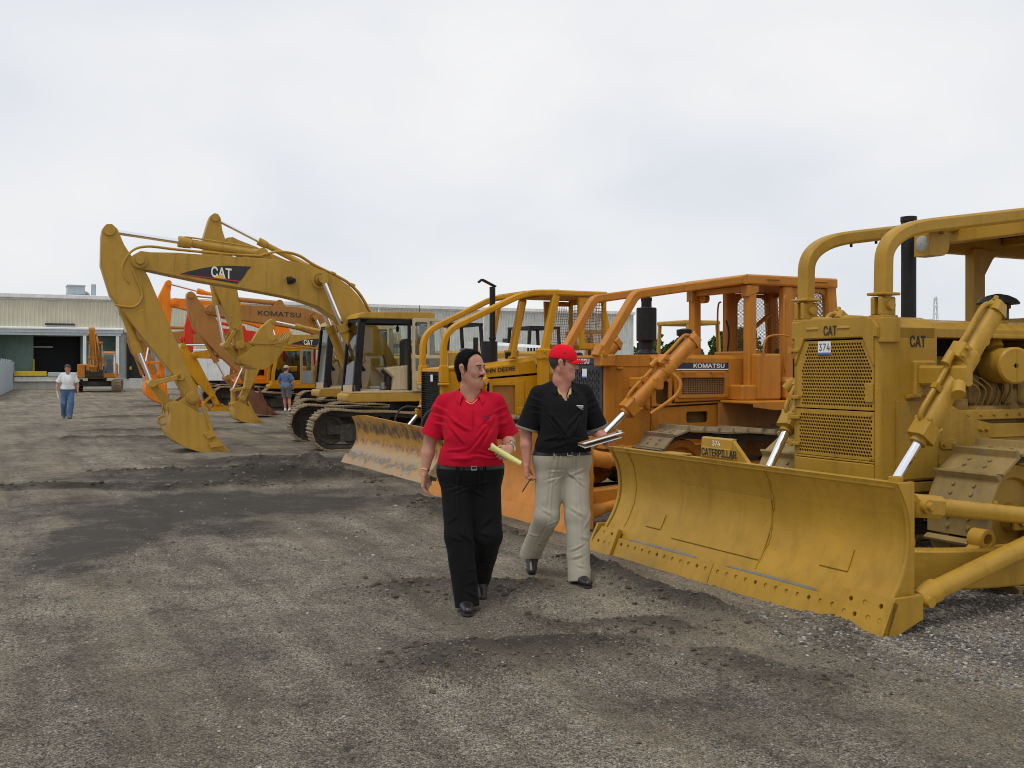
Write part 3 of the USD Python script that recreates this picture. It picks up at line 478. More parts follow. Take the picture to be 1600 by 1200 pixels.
def loader(name, label, cat_, org, rz, body, frame_, z_hood=2.0, roof=True, hood_len=2.2, bucket=True, bonnet=None):
    """wheeled loader: bonnet behind, operator frame in the middle, arms and bucket in front."""
    th = thing(name, label, cat_, (org[0], org[1], 0), rz, 'loaders parked behind the row')
    for x in (-1.4, 1.4):
        for y in (-1.0, 1.0): wheel(th, x, y, 0.68, 0.5, body)
    part(th, 'chassis', [box(-2.2, 2.0, -0.6, 0.6, 0.6, 1.25, 0.05)], body)
    hd = part(th, 'bonnet', [hullpts([(x, y, z) for x, zt in ((-2.6, z_hood - 0.12), (-2.6 + hood_len, z_hood)) for y in (-0.62, 0.62) for z in (1.2, zt - 0.1)] + [(x, y, zt) for x, zt in ((-2.55, z_hood - 0.12), (-2.6 + hood_len, z_hood)) for y in (-0.5, 0.5)])], bonnet or body)
    part(hd, 'louvre', [box(-2.3 + 0.1 * k, -2.25 + 0.1 * k, q * 0.62, q * 0.635, z_hood - 0.42, z_hood - 0.18) for k in range(6) for q in (-1, 1)], 'black_paint', kind='stuff')
    part(th, 'exhaust', cyl((-1.6, 0.25, z_hood - 0.1), (-1.6, 0.25, z_hood + 0.55), 0.05), 'black_paint')
    for x in (-0.35, 0.85):
        for y in (-0.68, 0.68): part(th, 'cab_post', beam((x, y, 1.2), (x + (0.12 if x < 0 else -0.1), y, 2.92), 0.09, 0.09, c=0.01), frame_)
    part(th, 'cab_top', [box(-0.30, 0.82, -0.75, 0.75, 2.88, 3.0, 0.03)] if roof else [box(-0.28, 0.8, q - 0.045, q + 0.045, 2.86, 2.95) for q in (-0.68, 0.68)] + [box(x - 0.045, x + 0.045, -0.66, 0.66, 2.862, 2.948) for x in (-0.23, 0.75)], frame_)
    part(th, 'seat', [box(0.0, 0.45, -0.25, 0.25, 1.5, 1.62, 0.04), box(-0.08, 0.04, -0.25, 0.25, 1.6, 2.25, 0.05)], 'seat_vinyl'); part(th, 'steering_wheel', [ring((0.8, 0, 1.95), (0.82, 0, 1.97), 0.2, 0.17), cyl((0.95, 0, 1.4), (0.81, 0, 1.96), 0.03)], 'black_paint')
    if bucket:
        for y in (-0.45, 0.45): part(th, 'lift_arm', prism([(0.9, 1.5), (1.1, 1.65), (2.6, 0.75), (2.75, 0.45), (2.5, 0.45), (2.3, 0.65)], y - 0.05, y + 0.05), body)
        part(th, 'bucket', [panel_x([(-1.25, 0.1), (1.25, 0.1), (1.25, 1.0), (-1.25, 1.0)], 2.55, 2.6), box(2.55, 3.5, -1.25, 1.25, 0.06, 0.12)] + [prism([(2.58, 0.08), (3.5, 0.08), (2.6, 1.0)], q - 0.02, q + 0.02) for q in (-1.24, 1.24)], body)
    return th
loader('wheel_loader', 'white bonneted wheel loader seen behind the sweeps of the golden bulldozer', 'loader', (-1.4, 29.5), ROW_RZ, 'gold_paint', 'black_paint', z_hood=2.45, roof=False, hood_len=2.3, bonnet='white_paint')
loader('wheel_loader', 'loader with a black open cab frame behind the golden bulldozer hood', 'loader', (0.9, 31.8), ROW_RZ, 'orange_paint', 'black_paint', z_hood=2.1, roof=False)
loader('wheel_loader', 'pale yellow loader with canopy frame behind the orange bulldozer muffler', 'loader', (5.2, 29.0), ROW_RZ, 'buff_paint', 'buff_paint', z_hood=2.0, roof=True)
loader('wheel_loader', 'yellow loader behind the mesh windows of the orange bulldozer cage', 'loader', (9.3, 32.0), ROW_RZ, 'gold_paint', 'gold_paint', z_hood=2.3, roof=True)
loader('wheel_loader', 'yellow loader glimpsed beyond the cab of the nearest excavator', 'loader', (-4.6, 37.0), ROW_RZ, 'gold_paint', 'beige_trim', z_hood=2.3, roof=True, bucket=False)
loader('wheel_loader', 'rust red loader low behind the golden bulldozer mesh screen', 'loader', (2.9, 35.5), ROW_RZ, 'red_paint', 'brown_orange', z_hood=2.0, roof=False)
def pickup():
    th = thing('pickup_truck', 'red and white pickup truck parked behind the two bulldozers', 'truck', (6.3, 48.0, 0), ROW_RZ)
    part(th, 'body', [hullpts([(x, y, z) for x, zt in ((-2.6, 1.05), (0.6, 1.1), (2.5, 0.95)) for y in (-0.95, 0.95) for z in (0.45, zt)])], 'red_paint')
    c = part(th, 'cabin', hullpts([(x, y, z) for x, z in ((-0.6, 1.0), (1.2, 1.0), (-0.4, 1.85), (0.6, 1.85)) for y in ((-0.9, 0.9) if z < 1.5 else (-0.72, 0.72))]), 'white_paint')
    part(c, 'window', [hullpts([(x, q * (0.905 - (z - 1.0) * 0.2) + q * 0.006, z) for x, z in ((-0.45, 1.1), (0.95, 1.1), (-0.3, 1.7), (0.55, 1.7))] + [(0.2, q * 0.75, 1.3)]) for q in (-1, 1)], 'hole_dark')
    for x in (-1.7, 1.6):
        for y in (-0.85, 0.85): wheel(th, x, y, 0.38, 0.25, 'galvanised')
pickup()
# ------------------------------------------------------------------ yard frame: every machine of the row faces the same way
FWD = np.array([-0.893, -0.451]); FWD = FWD / np.linalg.norm(FWD); LEFT = np.array([-FWD[1], FWD[0]])
ROW_RZ = math.degrees(math.atan2(FWD[1], FWD[0]))

# ------------------------------------------------------------------ shared dozer pieces
def track_path(xf_, xr, z, r, sag=0.03, n=400):
    a = np.linspace(-90, 90, 60); pts = [(xf_ + r * math.cos(math.radians(t)), z + r * math.sin(math.radians(t))) for t in a]
    for t in np.linspace(0, 1, 60)[1:-1]: pts.append((xf_ + (xr - xf_) * t, z + r - sag * math.sin(math.pi * t) ** 2 - 0.35 * sag * math.sin(3 * math.pi * t) ** 2))
    pts += [(xr + r * math.cos(math.radians(t)), z + r * math.sin(math.radians(t))) for t in np.linspace(90, 270, 60)]
    for t in np.linspace(0, 1, 60)[1:]: pts.append((xr + (xf_ - xr) * t, z - r))
    p = np.array(pts); s = np.concatenate([[0], np.cumsum(np.linalg.norm(np.diff(p, axis=0), axis=1))]); return p, s
def shoe_mesh(w, pitch, gh, grouser=1):
    t = 0.022; k = [box(-w / 2, w / 2, -pitch * 0.49, pitch * 0.46, 0, t, 0)]
    if grouser == 1:
        k.append(hullpts([(sx * w / 2, y, z) for sx in (-1, 1) for y, z in ((pitch * 0.30, t - 0.002), (pitch * 0.50, t - 0.002), (pitch * 0.40, t + gh), (pitch * 0.48, t + gh))]))
    else:
        for q in (-0.36, 0.0, 0.36):
            k.append(hullpts([(sx * w / 2, y, z) for sx in (-1, 1) for y, z in ((pitch * (q - 0.09), t - 0.002), (pitch * (q + 0.09), t - 0.002), (pitch * (q - 0.04), t + gh), (pitch * (q + 0.04), t + gh))]))
    if w > 0.3 and grouser == 1:
        for bx in (-0.09, 0.09):
            for by in (-0.22, 0.08): k.append(cyl((bx, by * pitch, t), (bx, by * pitch, t + 0.014), 0.016, n=6))
    return cat(*k)                                            # x across, y along, z outward
def track(th, yc, w, xf_, xr, z, r, n, gh, mat='track_steel', edge='shoe_edge', grouser=1, as_parts=True, sag=0.03, wheel='ochre_paint', ph=0.3, frame_mat=None):
    p, s = track_path(xf_, xr, z, r, sag); total = s[-1]; pitch = total / n
    ins = np.array([[q[0], q[1]] for q in p]); c = np.array([(xf_ + xr) / 2, z])
    tg = np.gradient(ins, axis=0); tg /= np.maximum(np.linalg.norm(tg, axis=1, keepdims=True), 1e-9); nm = np.stack([tg[:, 1], -tg[:, 0]], 1)
    a, b = ins - nm * 0.012, ins - nm * 0.085
    belts = []
    for q in (-1, 1):
        y = yc + q * w * 0.17
        belts.append(prism(a[::3], y - 0.028, y + 0.028, [b[::3][::-1]]))
    tr = part(th, 'track', belts, 'dark_steel')
    base = shoe_mesh(w, pitch, gh, grouser); allm = []; rg = random.Random(int(abs(yc) * 1000) + n)
    for k in range(n):
        d = (k + ph) * pitch % total; i = min(np.searchsorted(s, d), len(s) - 1); j = max(i - 1, 0); t = (d - s[j]) / max(s[i] - s[j], 1e-9)
        q = ins[j] + (ins[i] - ins[j]) * t; u = ins[i] - ins[j]; u /= np.linalg.norm(u); nn = np.array([u[1], -u[0]])
        R = np.array([[0, u[0], nn[0]], [1, 0, 0], [0, u[1], nn[1]]])
        m = xf(base, R, (q[0], yc + rg.uniform(-0.004, 0.004), q[1]))
        if as_parts: part(tr, 'track_shoe', m, mat, smooth=False)
        else: allm.append(m)
    if allm: part(tr, 'track_shoes', allm, mat, smooth=False, kind='stuff')
    ri = r - 0.09
    def wheel_mesh(cx): return cat(lathe([(0.02, 0.05), (ri * 0.25, 0.0), (ri * 0.28, 0.3), (ri * 0.7, 0.34), (ri * 0.74, 0.12), (ri * 0.97, 0.1), (ri, 0.2), (ri, 0.8), (ri * 0.97, 0.9), (ri * 0.74, 0.88), (ri * 0.7, 0.66), (ri * 0.28, 0.7), (ri * 0.25, 1.0), (0.02, 0.95)], (cx, yc - 0.09, z), (cx, yc + 0.09, z), 36))
    part(th, 'idler', wheel_mesh(xf_), wheel)
    part(th, 'sprocket', [wheel_mesh(xr), cat(*[cyl((xr + ri * math.cos(t), yc - 0.03, z + ri * math.sin(t)), (xr + ri * math.cos(t), yc + 0.03, z + ri * math.sin(t)), 0.045, n=8) for t in np.linspace(0, 6.283, 22)])], 'dark_steel')
    L = xf_ - xr
    part(th, 'track_frame', [box(xr + 0.25, xf_ - 0.12, yc - 0.10, yc + 0.10, z - r * 0.45, z + r * 0.12, 0.02), box(xf_ - r * 0.9, xf_ + 0.08, yc - 0.15, yc - 0.11, z - 0.09, z + 0.09, 0.01), box(xf_ - r * 0.9, xf_ + 0.08, yc + 0.11, yc + 0.15, z - 0.09, z + 0.09, 0.01),
                             cyl((xf_, yc - 0.17, z), (xf_, yc + 0.17, z), 0.055)], frame_mat or wheel)
    for k in range(6):
        cx = xr + 0.42 + (L - 0.84) * k / 5
        part(th, 'roller', lathe([(0.03, 0), (0.11, 0), (0.11, 0.2), (0.085, 0.25), (0.085, 0.75), (0.11, 0.8), (0.11, 1), (0.03, 1)], (cx, yc - 0.13, z - r + 0.20), (cx, yc + 0.13, z - r + 0.20), 16), 'dark_steel')
    for k in (0.33, 0.7):
        cx = xf_ - L * k; part(th, 'carrier_roller', cyl((cx, yc - 0.1, z + r - 0.17), (cx, yc + 0.1, z + r - 0.17), 0.06, n=14), 'dark_steel')
def moldboard(prof, y0, y1, thick=0.035, n=24, topfn=None, xoff=None):
    """curved blade sheet: prof is (x, z) from the edge up; topfn(y) gives the top height."""
    pr = smoothline(prof, 5); ys = np.linspace(y0, y1, n); V = []; m = len(pr); zt = pr[-1, 1]
    for back in (0, 1):
        for y in ys:
            k = topfn(y) / zt if topfn else 1.0
            for q in pr: V.append((q[0] - back * thick, y, q[1] if q[1] < 0.3 * zt else 0.3 * zt + (q[1] - 0.3 * zt) * (k * zt - 0.3 * zt) / (0.7 * zt)))
    V = np.array(V); f = []
    g = lambda b, i, j: b * n * m + i * m + j
    for i in range(n - 1):
        for j in range(m - 1):
            f += [(g(0, i, j), g(0, i + 1, j), g(0, i + 1, j + 1)), (g(0, i, j), g(0, i + 1, j + 1), g(0, i, j + 1)), (g(1, i, j), g(1, i + 1, j + 1), g(1, i + 1, j)), (g(1, i, j), g(1, i, j + 1), g(1, i + 1, j + 1))]
        f += [(g(0, i, 0), g(1, i + 1, 0), g(0, i + 1, 0)), (g(0, i, 0), g(1, i, 0), g(1, i + 1, 0)), (g(0, i, m - 1), g(0, i + 1, m - 1), g(1, i + 1, m - 1)), (g(0, i, m - 1), g(1, i + 1, m - 1), g(1, i, m - 1))]
    for j in range(m - 1):
        f += [(g(0, 0, j), g(0, 0, j + 1), g(1, 0, j + 1)), (g(0, 0, j), g(1, 0, j + 1), g(1, 0, j)), (g(0, n - 1, j), g(1, n - 1, j + 1), g(0, n - 1, j + 1)), (g(0, n - 1, j), g(1, n - 1, j), g(1, n - 1, j + 1))]
    return trimesh.Trimesh(V, np.array(f), process=False)
def lift_cylinder(th, lo, gl, hi, mat, r=0.078, rr=0.038, side=1, detail=True):
    """hydraulic ram: chrome rod from lo to the gland gl, barrel from there to hi."""
    lo, gl, hi = (np.asarray(q, float) for q in (lo, gl, hi)); d = (hi - gl) / np.linalg.norm(hi - gl); L = np.linalg.norm(hi - gl)
    c = part(th, 'lift_cylinder', [lathe([(0.01, 0), (r * 0.98, 0.0), (r, 0.01), (r, 0.97), (r * 0.9, 1), (0.01, 1)], gl + d * 0.05, hi, 28)], mat)
    part(c, 'rod', cyl(lo, gl + d * 0.08, rr, n=24), 'chrome')
    _, s, u = frame(d, (0, 1, 0)); w = s if s[0] > 0 else -s
    part(c, 'gland', [beam(gl - d * 0.02, gl + d * 0.11, r * 2.35, r * 2.1, up=u, c=0.025), lathe([(0.02, 0), (r * 0.8, 0), (r * 0.8, 1), (0.02, 1)], gl - d * 0.06, gl, 20), bolts([gl + d * 0.11 + s * a * r + u * b * r for a in (-0.95, 0.95) for b in (-0.8, 0.8)], 0.018, 0.025, d)], mat)
    part(c, 'collar', [lathe([(r, 0), (r * 1.14, 0.1), (r * 1.14, 0.9), (r, 1)], gl + d * L * 0.52, gl + d * L * 0.66, 24)], mat)
    part(c, 'end_cap', [beam(hi - d * 0.03, hi + d * 0.075, r * 2.0, r * 2.2, r * 1.5, r * 1.2, up=u, c=0.02), bolts([hi + d * 0.06 + s * a * r * 0.7 for a in (-1, 1)], 0.018, 0.04, d)], mat)
    if detail:
        o = w * (r + 0.045)
        part(c, 'oil_pipe', [tube([gl + d * 0.10 + w * r * 0.9, gl + d * 0.16 + o, gl + d * L * 0.40 + o, gl + d * L * 0.5 + o * 1.05], 0.021), tube([gl + d * L * 0.6 + o * 1.1, gl + d * L * 0.75 + o, hi - d * 0.05 + o, hi + d * 0.02 + w * r * 0.6], 0.021),
                             beam(gl + d * L * 0.30 - w * 0.0 + o * 0.9, gl + d * L * 0.34 + o * 0.9, 0.08, 0.05, up=u)], mat)
        ms = gl + d * L * 0.55
        part(c, 'valve_block', [beam(ms + o * 0.8, ms + o * 0.8 + d * 0.13, 0.12, 0.13, up=u, c=0.015), cyl(ms + o * 1.3 - d * 0.09, ms + o * 1.3 + d * 0.02, 0.035), bolts([ms + o * 0.9 + u * 0.05 + d * q for q in (0.03, 0.1)], 0.017, 0.04, u)], mat)
    return c
def hex_holes(y0, y1, z0, z1, pitch, r, inside=lambda y, z: True):
    out = []; row = 0; z = z0
    while z <= z1:
        y = y0 + (pitch / 2 if row % 2 else 0)
        while y <= y1:
            if inside(y, z): out.append(circ(y, z, r, 8, 0.39))
            y += pitch
        z += pitch * 0.97; row += 1
    return out

# ------------------------------------------------------------------ foreground ochre dozer
def ochre_dozer():
    o = np.array([1.525, 7.875]); Y = 0.04; M = 'ochre_paint'
    th = thing('bulldozer', 'nearest ochre bulldozer with perforated grille numbered 374 and a wide blade', 'bulldozer', (o[0], o[1], 0), ROW_RZ, 'bulldozers parked nose out in the row')
    # blade
    prof = [(-0.07, 0.14), (-0.115, 0.22), (-0.205, 0.36), (-0.265, 0.54), (-0.25, 0.76), (-0.155, 0.955)]
    bl = part(th, 'blade', [moldboard(prof, -1.66, 1.655, 0.03), box(-0.31, -0.165, -1.66, 1.655, 0.915, 0.945, 0.006)], 'ochre_blade')
    for y in (-1.69, 1.675):
        pp = smoothline(prof, 5); poly = [(a + 0.012, b) for a, b in pp] + [(-0.30, 0.957), (-0.30, 0.12)]
        part(bl, 'end_plate', prism(poly, y - 0.02, y + 0.02, c=0.004), 'ochre_blade')
    for k, (ya, yb) in enumerate(((-1.36, -0.02), (-0.012, 1.33))):
        hs = [circ(ya + 0.07 + (yb - ya - 0.14) * i / 11, 0.115, 0.017, 8) for i in range(12)]
        e = tm(CrossSection([np.array([(ya, 0.0), (yb, 0.0), (yb, 0.165), (ya, 0.165)])]).extrude(0.03))
        cs = crosss([(ya, 0.0), (yb, 0.0), (yb, 0.17), (ya, 0.17)], hs).extrude(0.028); v, f, _ = meshkit.arrays(cs)
        th_ = math.radians(24); up = np.array([-math.sin(th_), 0, math.cos(th_)]); nrm = np.array([math.cos(th_), 0, math.sin(th_)])
        P = np.array([0.0, 0, 0.005]) + v[:, :1] * np.array([0, 1, 0]) + v[:, 1:2] * up + v[:, 2:3] * nrm
        eg = part(bl, 'cutting_edge', trimesh.Trimesh(P, f, process=False), 'ochre_blade')
        part(eg, 'bolt', [cyl(np.array([0, ya + 0.07 + (yb - ya - 0.14) * i / 11, 0.005]) + up * 0.115 + nrm * 0.002, np.array([0, ya + 0.07 + (yb - ya - 0.14) * i / 11, 0.005]) + up * 0.115 + nrm * (0.02 if (i + k) % 5 else 0.008), 0.0165, n=8) for i in range(12)], 'ochre_blade')
        part(eg, 'worn_strip', xf(tm(crosss([(ya + 0.1, 0.174), (yb - 0.25, 0.174), (yb - 0.3, 0.192), (ya + 0.5, 0.194), (ya + 0.14, 0.185)]).extrude(0.006)), np.array([[0, up[0], nrm[0]], [1, 0, 0], [0, up[2], nrm[2]]]), (0.0, 0, 0.005)), 'shoe_edge')
    for s in (-1, 1):
        ya, yb = (1.34, 1.76) if s > 0 else (-1.76, -1.37)
        front = [(ya, -0.01), (yb - 0.04 if s > 0 else yb, -0.03 if s > 0 else 0.0), (yb, 0.02), (yb, 0.235), (ya, 0.25)] if s > 0 else [(ya, 0.02), (ya + 0.05, -0.03), (yb, -0.01), (yb, 0.25), (ya + 0.12, 0.24)]
        hs = [circ(ya + (yb - ya) * t, z, 0.017, 8) for t, z in ((0.2, 0.19), (0.48, 0.19), (0.8, 0.19), (0.14, 0.10), (0.36, 0.10), (0.62, 0.10), (0.85, 0.10))]
        v, f, _ = meshkit.arrays(crosss(front, hs).extrude(0.045)); P = np.array([0.012, 0, 0.0]) + v[:, :1] * np.array([0, 1, 0]) + v[:, 1:2] * up + v[:, 2:3] * nrm
        eb = part(bl, 'end_bit', [trimesh.Trimesh(P, f, process=False)], 'ochre_blade')
        side = [(0.03, -0.02), (0.05, 0.03), (-0.06, 0.25), (-0.30, 0.25), (-0.30, 0.10)]
        part(bl, 'end_bit_side', prism(side, yb - 0.03 if s > 0 else ya, yb if s > 0 else ya + 0.03), 'ochre_blade')
        part(eb, 'bolt', [cyl(np.array([0.012, ya + (yb - ya) * t, 0]) + up * z + nrm * 0.01, np.array([0.012, ya + (yb - ya) * t, 0]) + up * z + nrm * q, 0.0165, n=8) for t, z, q in ((0.48, 0.19, 0.04), (0.14, 0.10, 0.04), (0.62, 0.10, 0.04), (0.85, 0.10, 0.042))], 'ochre_blade')
    # welded wear plates on the moldboard
    pp = smoothline(prof, 8); zz = pp[:, 1]; xx = pp[:, 0]
    def patch(ya, yb, za, zb, t=0.008):
        zs = np.linspace(za, zb, 10); xs = np.interp(zs, zz, xx) + 0.002; poly = list(zip(xs, zs)) + list(zip(xs[::-1] + t, zs[::-1])); return prism(poly, ya, yb)
    part(bl, 'wear_plate', patch(-0.70, 0.40, 0.26, 0.70), 'ochre_blade'); part(bl, 'wear_plate', patch(-1.12, -0.90, 0.30, 0.42), 'ochre_blade'); part(bl, 'wear_plate', patch(0.98, 1.24, 0.32, 0.46), 'ochre_blade')
    rg = random.Random(4); wp = [(float(np.interp(z, zz, xx)) + 0.004, 0.41 + 0.012 * rg.uniform(-1, 1), z) for z in np.linspace(0.2, 0.93, 26)]
    part(bl, 'weld_seam', tube(wp, 0.005, 6, 0), 'ochre_blade'); wp = [(float(np.interp(z, zz, xx)) + 0.004, -1.42 + 0.004 * rg.uniform(-1, 1), z) for z in np.linspace(0.25, 0.95, 14)]
    part(bl, 'weld_seam', tube(wp, 0.003, 6, 0), 'ochre_blade')
    # ribs behind the blade
    part(bl, 'back_rib', [box(-0.42, -0.275, -1.6, 1.6, 0.52, 0.58, 0.01), box(-0.40, -0.22, -1.6, 1.6, 0.15, 0.22, 0.01)] + [prism([(-0.26, 0.15), (-0.29, 0.9), (-0.40, 0.6), (-0.40, 0.15)], y, y + 0.03) for y in (-1.2, -0.6, 0.1, 0.7, 1.25)], 'ochre_blade')
    parts(bl, 'top_lug', [cyl((-0.235, 1.6, 0.945), (-0.235, 1.6, 0.985), 0.045), box(-0.29, -0.18, -0.9, -0.62, 0.945, 0.965, 0.006)], 'ochre_blade')
    pl = part(th, 'name_plate', prism([(-0.285, 0.90), (-0.30, 1.105), (-0.315, 1.115), (-0.345, 1.115), (-0.345, 0.90)], -0.50, -0.11, c=0.0), 'ochre_blade')
    part(pl, 'gusset', [hullpts([(x, y, z) for x in (-0.335, -0.30) for y, z in ((-0.11, 0.90), (-0.11, 1.105), (0.13, 0.90))])], 'ochre_blade')
    part(pl, 'name_strip', box(-0.299, -0.278, -0.485, -0.12, 0.955, 1.035, 0.004), 'ochre_blade')
    part(pl, 'lettering', text_front('CATERPILLAR', 0.058, -0.279, -0.478, 0.967, 0.004, True, 0.82), 'decal_black', 'black raised word CATERPILLAR')
    part(pl, 'lettering', text_front('374', 0.04, -0.297, -0.36, 1.05, 0.003, False), 'decal_white', 'chalked number 374')
    # C-frame and struts
    path = smoothline([(-0.50, Y, 0.27), (-0.52, 0.5, 0.27), (-0.66, 0.95, 0.27), (-1.0, 1.32, 0.28), (-1.5, 1.50, 0.3), (-2.4, 1.53, 0.34), (-3.3, 1.53, 0.36)], 6)
    pm = path.copy(); pm[:, 1] = 2 * Y - pm[:, 1]
    cf = part(th, 'push_frame', [sweep(path, rect(0.15, 0.27, 0.012)), sweep(pm, rect(0.15, 0.27, 0.012)), box(-0.52, -0.38, Y - 0.14, Y + 0.14, 0.18, 0.40, 0.02)], M)
    for s in (-1, 1):
        yy = lambda v: Y + s * (v - Y)
        part(cf, 'strut_lug', [ring((-1.28, yy(1.34), 0.475), (-1.28, yy(1.46), 0.475), 0.075, 0.045), prism([(-1.40, 0.39), (-1.33, 0.45), (-1.23, 0.45), (-1.14, 0.39)], yy(1.35), yy(1.45))], M)
        part(cf, 'strut_lug', [ring((-2.1, yy(1.55), 0.62), (-2.1, yy(1.67), 0.62), 0.085, 0.05), box(-2.2, -2.0, yy(1.56), yy(1.66), 0.44, 0.58, 0.01)], M)
        st = part(th, 'upper_strut', [cyl((-0.62, yy(1.55), 0.765), (-2.06, yy(1.62), 0.58), 0.058, n=24)], M)
        part(st, 'clevis', [beam((-0.42, yy(1.545), 0.785), (-0.66, yy(1.55), 0.758), 0.15, 0.15, c=0.03), box(-0.43, -0.25, yy(1.50), yy(1.60), 0.73, 0.84, 0.02), cyl((-0.47, yy(1.44), 0.785), (-0.47, yy(1.66), 0.785), 0.045), cyl((-0.47, yy(1.40), 0.785), (-0.47, yy(1.69), 0.785), 0.028)], M); part(st, 'grease_nipple', bolts([(-1.2, yy(1.58), 0.74)], 0.014, 0.03, (0, 0, 1)), M)
        st = part(th, 'lower_strut', [cyl((-0.50, yy(1.66), 0.235), (-2.06, yy(1.62), 0.60), 0.065, n=24)], M)
        part(st, 'clevis', [lathe([(0.02, 0), (0.055, 0), (0.068, 0.3), (0.08, 0.9), (0.06, 1.0)], (-0.36, yy(1.665), 0.20), (-0.53, yy(1.66), 0.245), 18), box(-0.42, -0.25, yy(1.62), yy(1.71), 0.14, 0.24, 0.02), cyl((-0.38, yy(1.59), 0.195), (-0.38, yy(1.76), 0.195), 0.035)], M)
    # radiator guard and grille
    gx = -1.22; y0, y1 = Y - 0.485, Y + 0.485
    outer = [(gx, y0 + 0.05), (gx - 0.012, y0 + 0.015), (gx - 0.05, y0), (-1.86, y0), (-1.86, y1), (gx - 0.05, y1), (gx - 0.012, y1 - 0.015), (gx, y1 - 0.05)]
    inner = [(gx + 0.1, y0 + 0.045), (-1.9, y0 + 0.045), (-1.9, y1 - 0.045), (gx + 0.1, y1 - 0.045)]
    gd = part(th, 'radiator_guard', [slab_z(outer, 0.785, 2.0, [inner])], M)
    tp = [(y0, 1.92), (y0, 2.0), (y0 + 0.05, 2.065), (y0 + 0.14, 2.09), (y1 - 0.14, 2.09), (y1 - 0.05, 2.065), (y1, 2.0), (y1, 1.92)]
    part(gd, 'guard_top', panel_x(tp, -1.84, gx + 0.012, c=0.008), M)
    part(gd, 'crossbar', [box(gx - 0.03, gx + 0.008, y0 + 0.05, y1 - 0.05, 0.79, 0.925, 0.006), box(gx - 0.03, gx + 0.006, y0 + 0.05, y1 - 0.05, 0.93, 0.945, 0.003)], M)
    parts(gd, 'corner_fillet', [prism([(gx + 0.004, 1.80), (gx + 0.004, 1.92), (gx - 0.03, 1.92), (gx - 0.03, 1.80)], y0 + 0.045, y0 + 0.08), panel_x([(y1 - 0.045, 1.93), (y1 - 0.16, 1.93), (y1 - 0.045, 1.70)], gx - 0.03, gx + 0.014), panel_x([(y0 + 0.045, 1.93), (y0 + 0.16, 1.93), (y0 + 0.045, 1.70)], gx - 0.03, gx + 0.014)], M)
    part(th, 'radiator_core', box(gx - 0.16, gx - 0.08, y0 + 0.05, y1 - 0.05, 0.8, 2.0), 'hole_dark')
    for (za, zb) in ((1.345, 1.905), (0.95, 1.335)):
        ya, yb = y0 + 0.05, y1 - 0.05
        ins = lambda y, z: (y - ya > 0.075 - 0.04 * (z < 1.34)) and z < 1.915 and not (z > 1.67 and (y > yb - 0.02 - (z - 1.67) * 0.5 or y < ya + 0.06 + (z - 1.67) * 0.5)) and not (1.40 < z < 1.57 and y > yb - 0.09)
        g = part(gd, 'grille_door', panel_x([(ya, za), (yb, za), (yb, zb), (ya, zb)], gx - 0.012, gx, hex_holes(ya + 0.05, yb - 0.022, za + 0.035, zb - 0.03, 0.0282, 0.0116, ins)), M, smooth=False)
        part(g, 'latch_plate', [box(gx + 0.001, gx + 0.012, yb - 0.085, yb - 0.003, 1.41, 1.56, 0.003)] if za > 1.1 else [bolts([(gx, yb - 0.03, z) for z in (0.97, 1.31)], 0.014, 0.012, (1, 0, 0))], M)
        for z in (za + 0.07, zb - 0.09): part(g, 'hinge', [box(gx + 0.001, gx + 0.03, ya - 0.05, ya + 0.055, z, z + 0.03, 0.004), cyl((gx + 0.02, ya - 0.05, z - 0.012), (gx + 0.02, ya - 0.05, z + 0.042), 0.022, n=12)], M)
    parts(gd, 'top_lug', [hullpts(np.vstack([np.stack([np.full(9, x), yc + 0.075 * np.cos(np.linspace(0, math.pi, 9)), 2.06 + 0.05 * np.sin(np.linspace(0, math.pi, 9))], 1) for x in (gx - 0.18, gx - 0.02)] + [[(gx + 0.02, yc + q, 2.0) for q in (-0.07, 0.07)]])) for yc in (Y - 0.23, Y + 0.12)], M)
    # decals and lot sticker
    dc = part(gd, 'logo', [text_front('CAT', 0.074, gx + 0.0135, Y - 0.10, 1.95, 0.003, True, 0.72)], 'decal_black', 'black three letter maker logo')
    part(gd, 'logo', [text_side('CAT', 0.085, -1.55, y1 + 0.0015, 1.85, 0.003, True, 0.74)], 'decal_black', 'black three letter maker logo on the side')
    part(gd, 'lot_sticker', [box(gx + 0.002, gx + 0.005, -0.13, 0.015, 1.79, 1.90)], 'sticker_white', 'white paper sticker with lot number 374')
    part(gd, 'sticker_band', box(gx + 0.0055, gx + 0.007, -0.13, 0.015, 1.79, 1.808), 'sticker_blue'); part(gd, 'lettering', text_front('374', 0.058, gx + 0.0055, -0.122, 1.824, 0.0015, False, 0.86), 'decal_black')
    part(gd, 'lettering', text_side('5&4', 0.04, -1.29, y1 + 0.002, 2.015, 0.002, False), 'decal_white', 'small chalk numerals')
    # side panels, frame, hood
    part(th, 'side_panel', [prism([(-1.40, 0.80), (-1.40, 1.42), (-1.855, 1.42), (-1.855, 0.80)], y1 + 0.001, y1 + 0.012), prism([(-1.5, 1.44), (-1.5, 1.475), (-1.64, 1.475), (-1.64, 1.44)], y1, y1 + 0.05, c=0.006)], M)
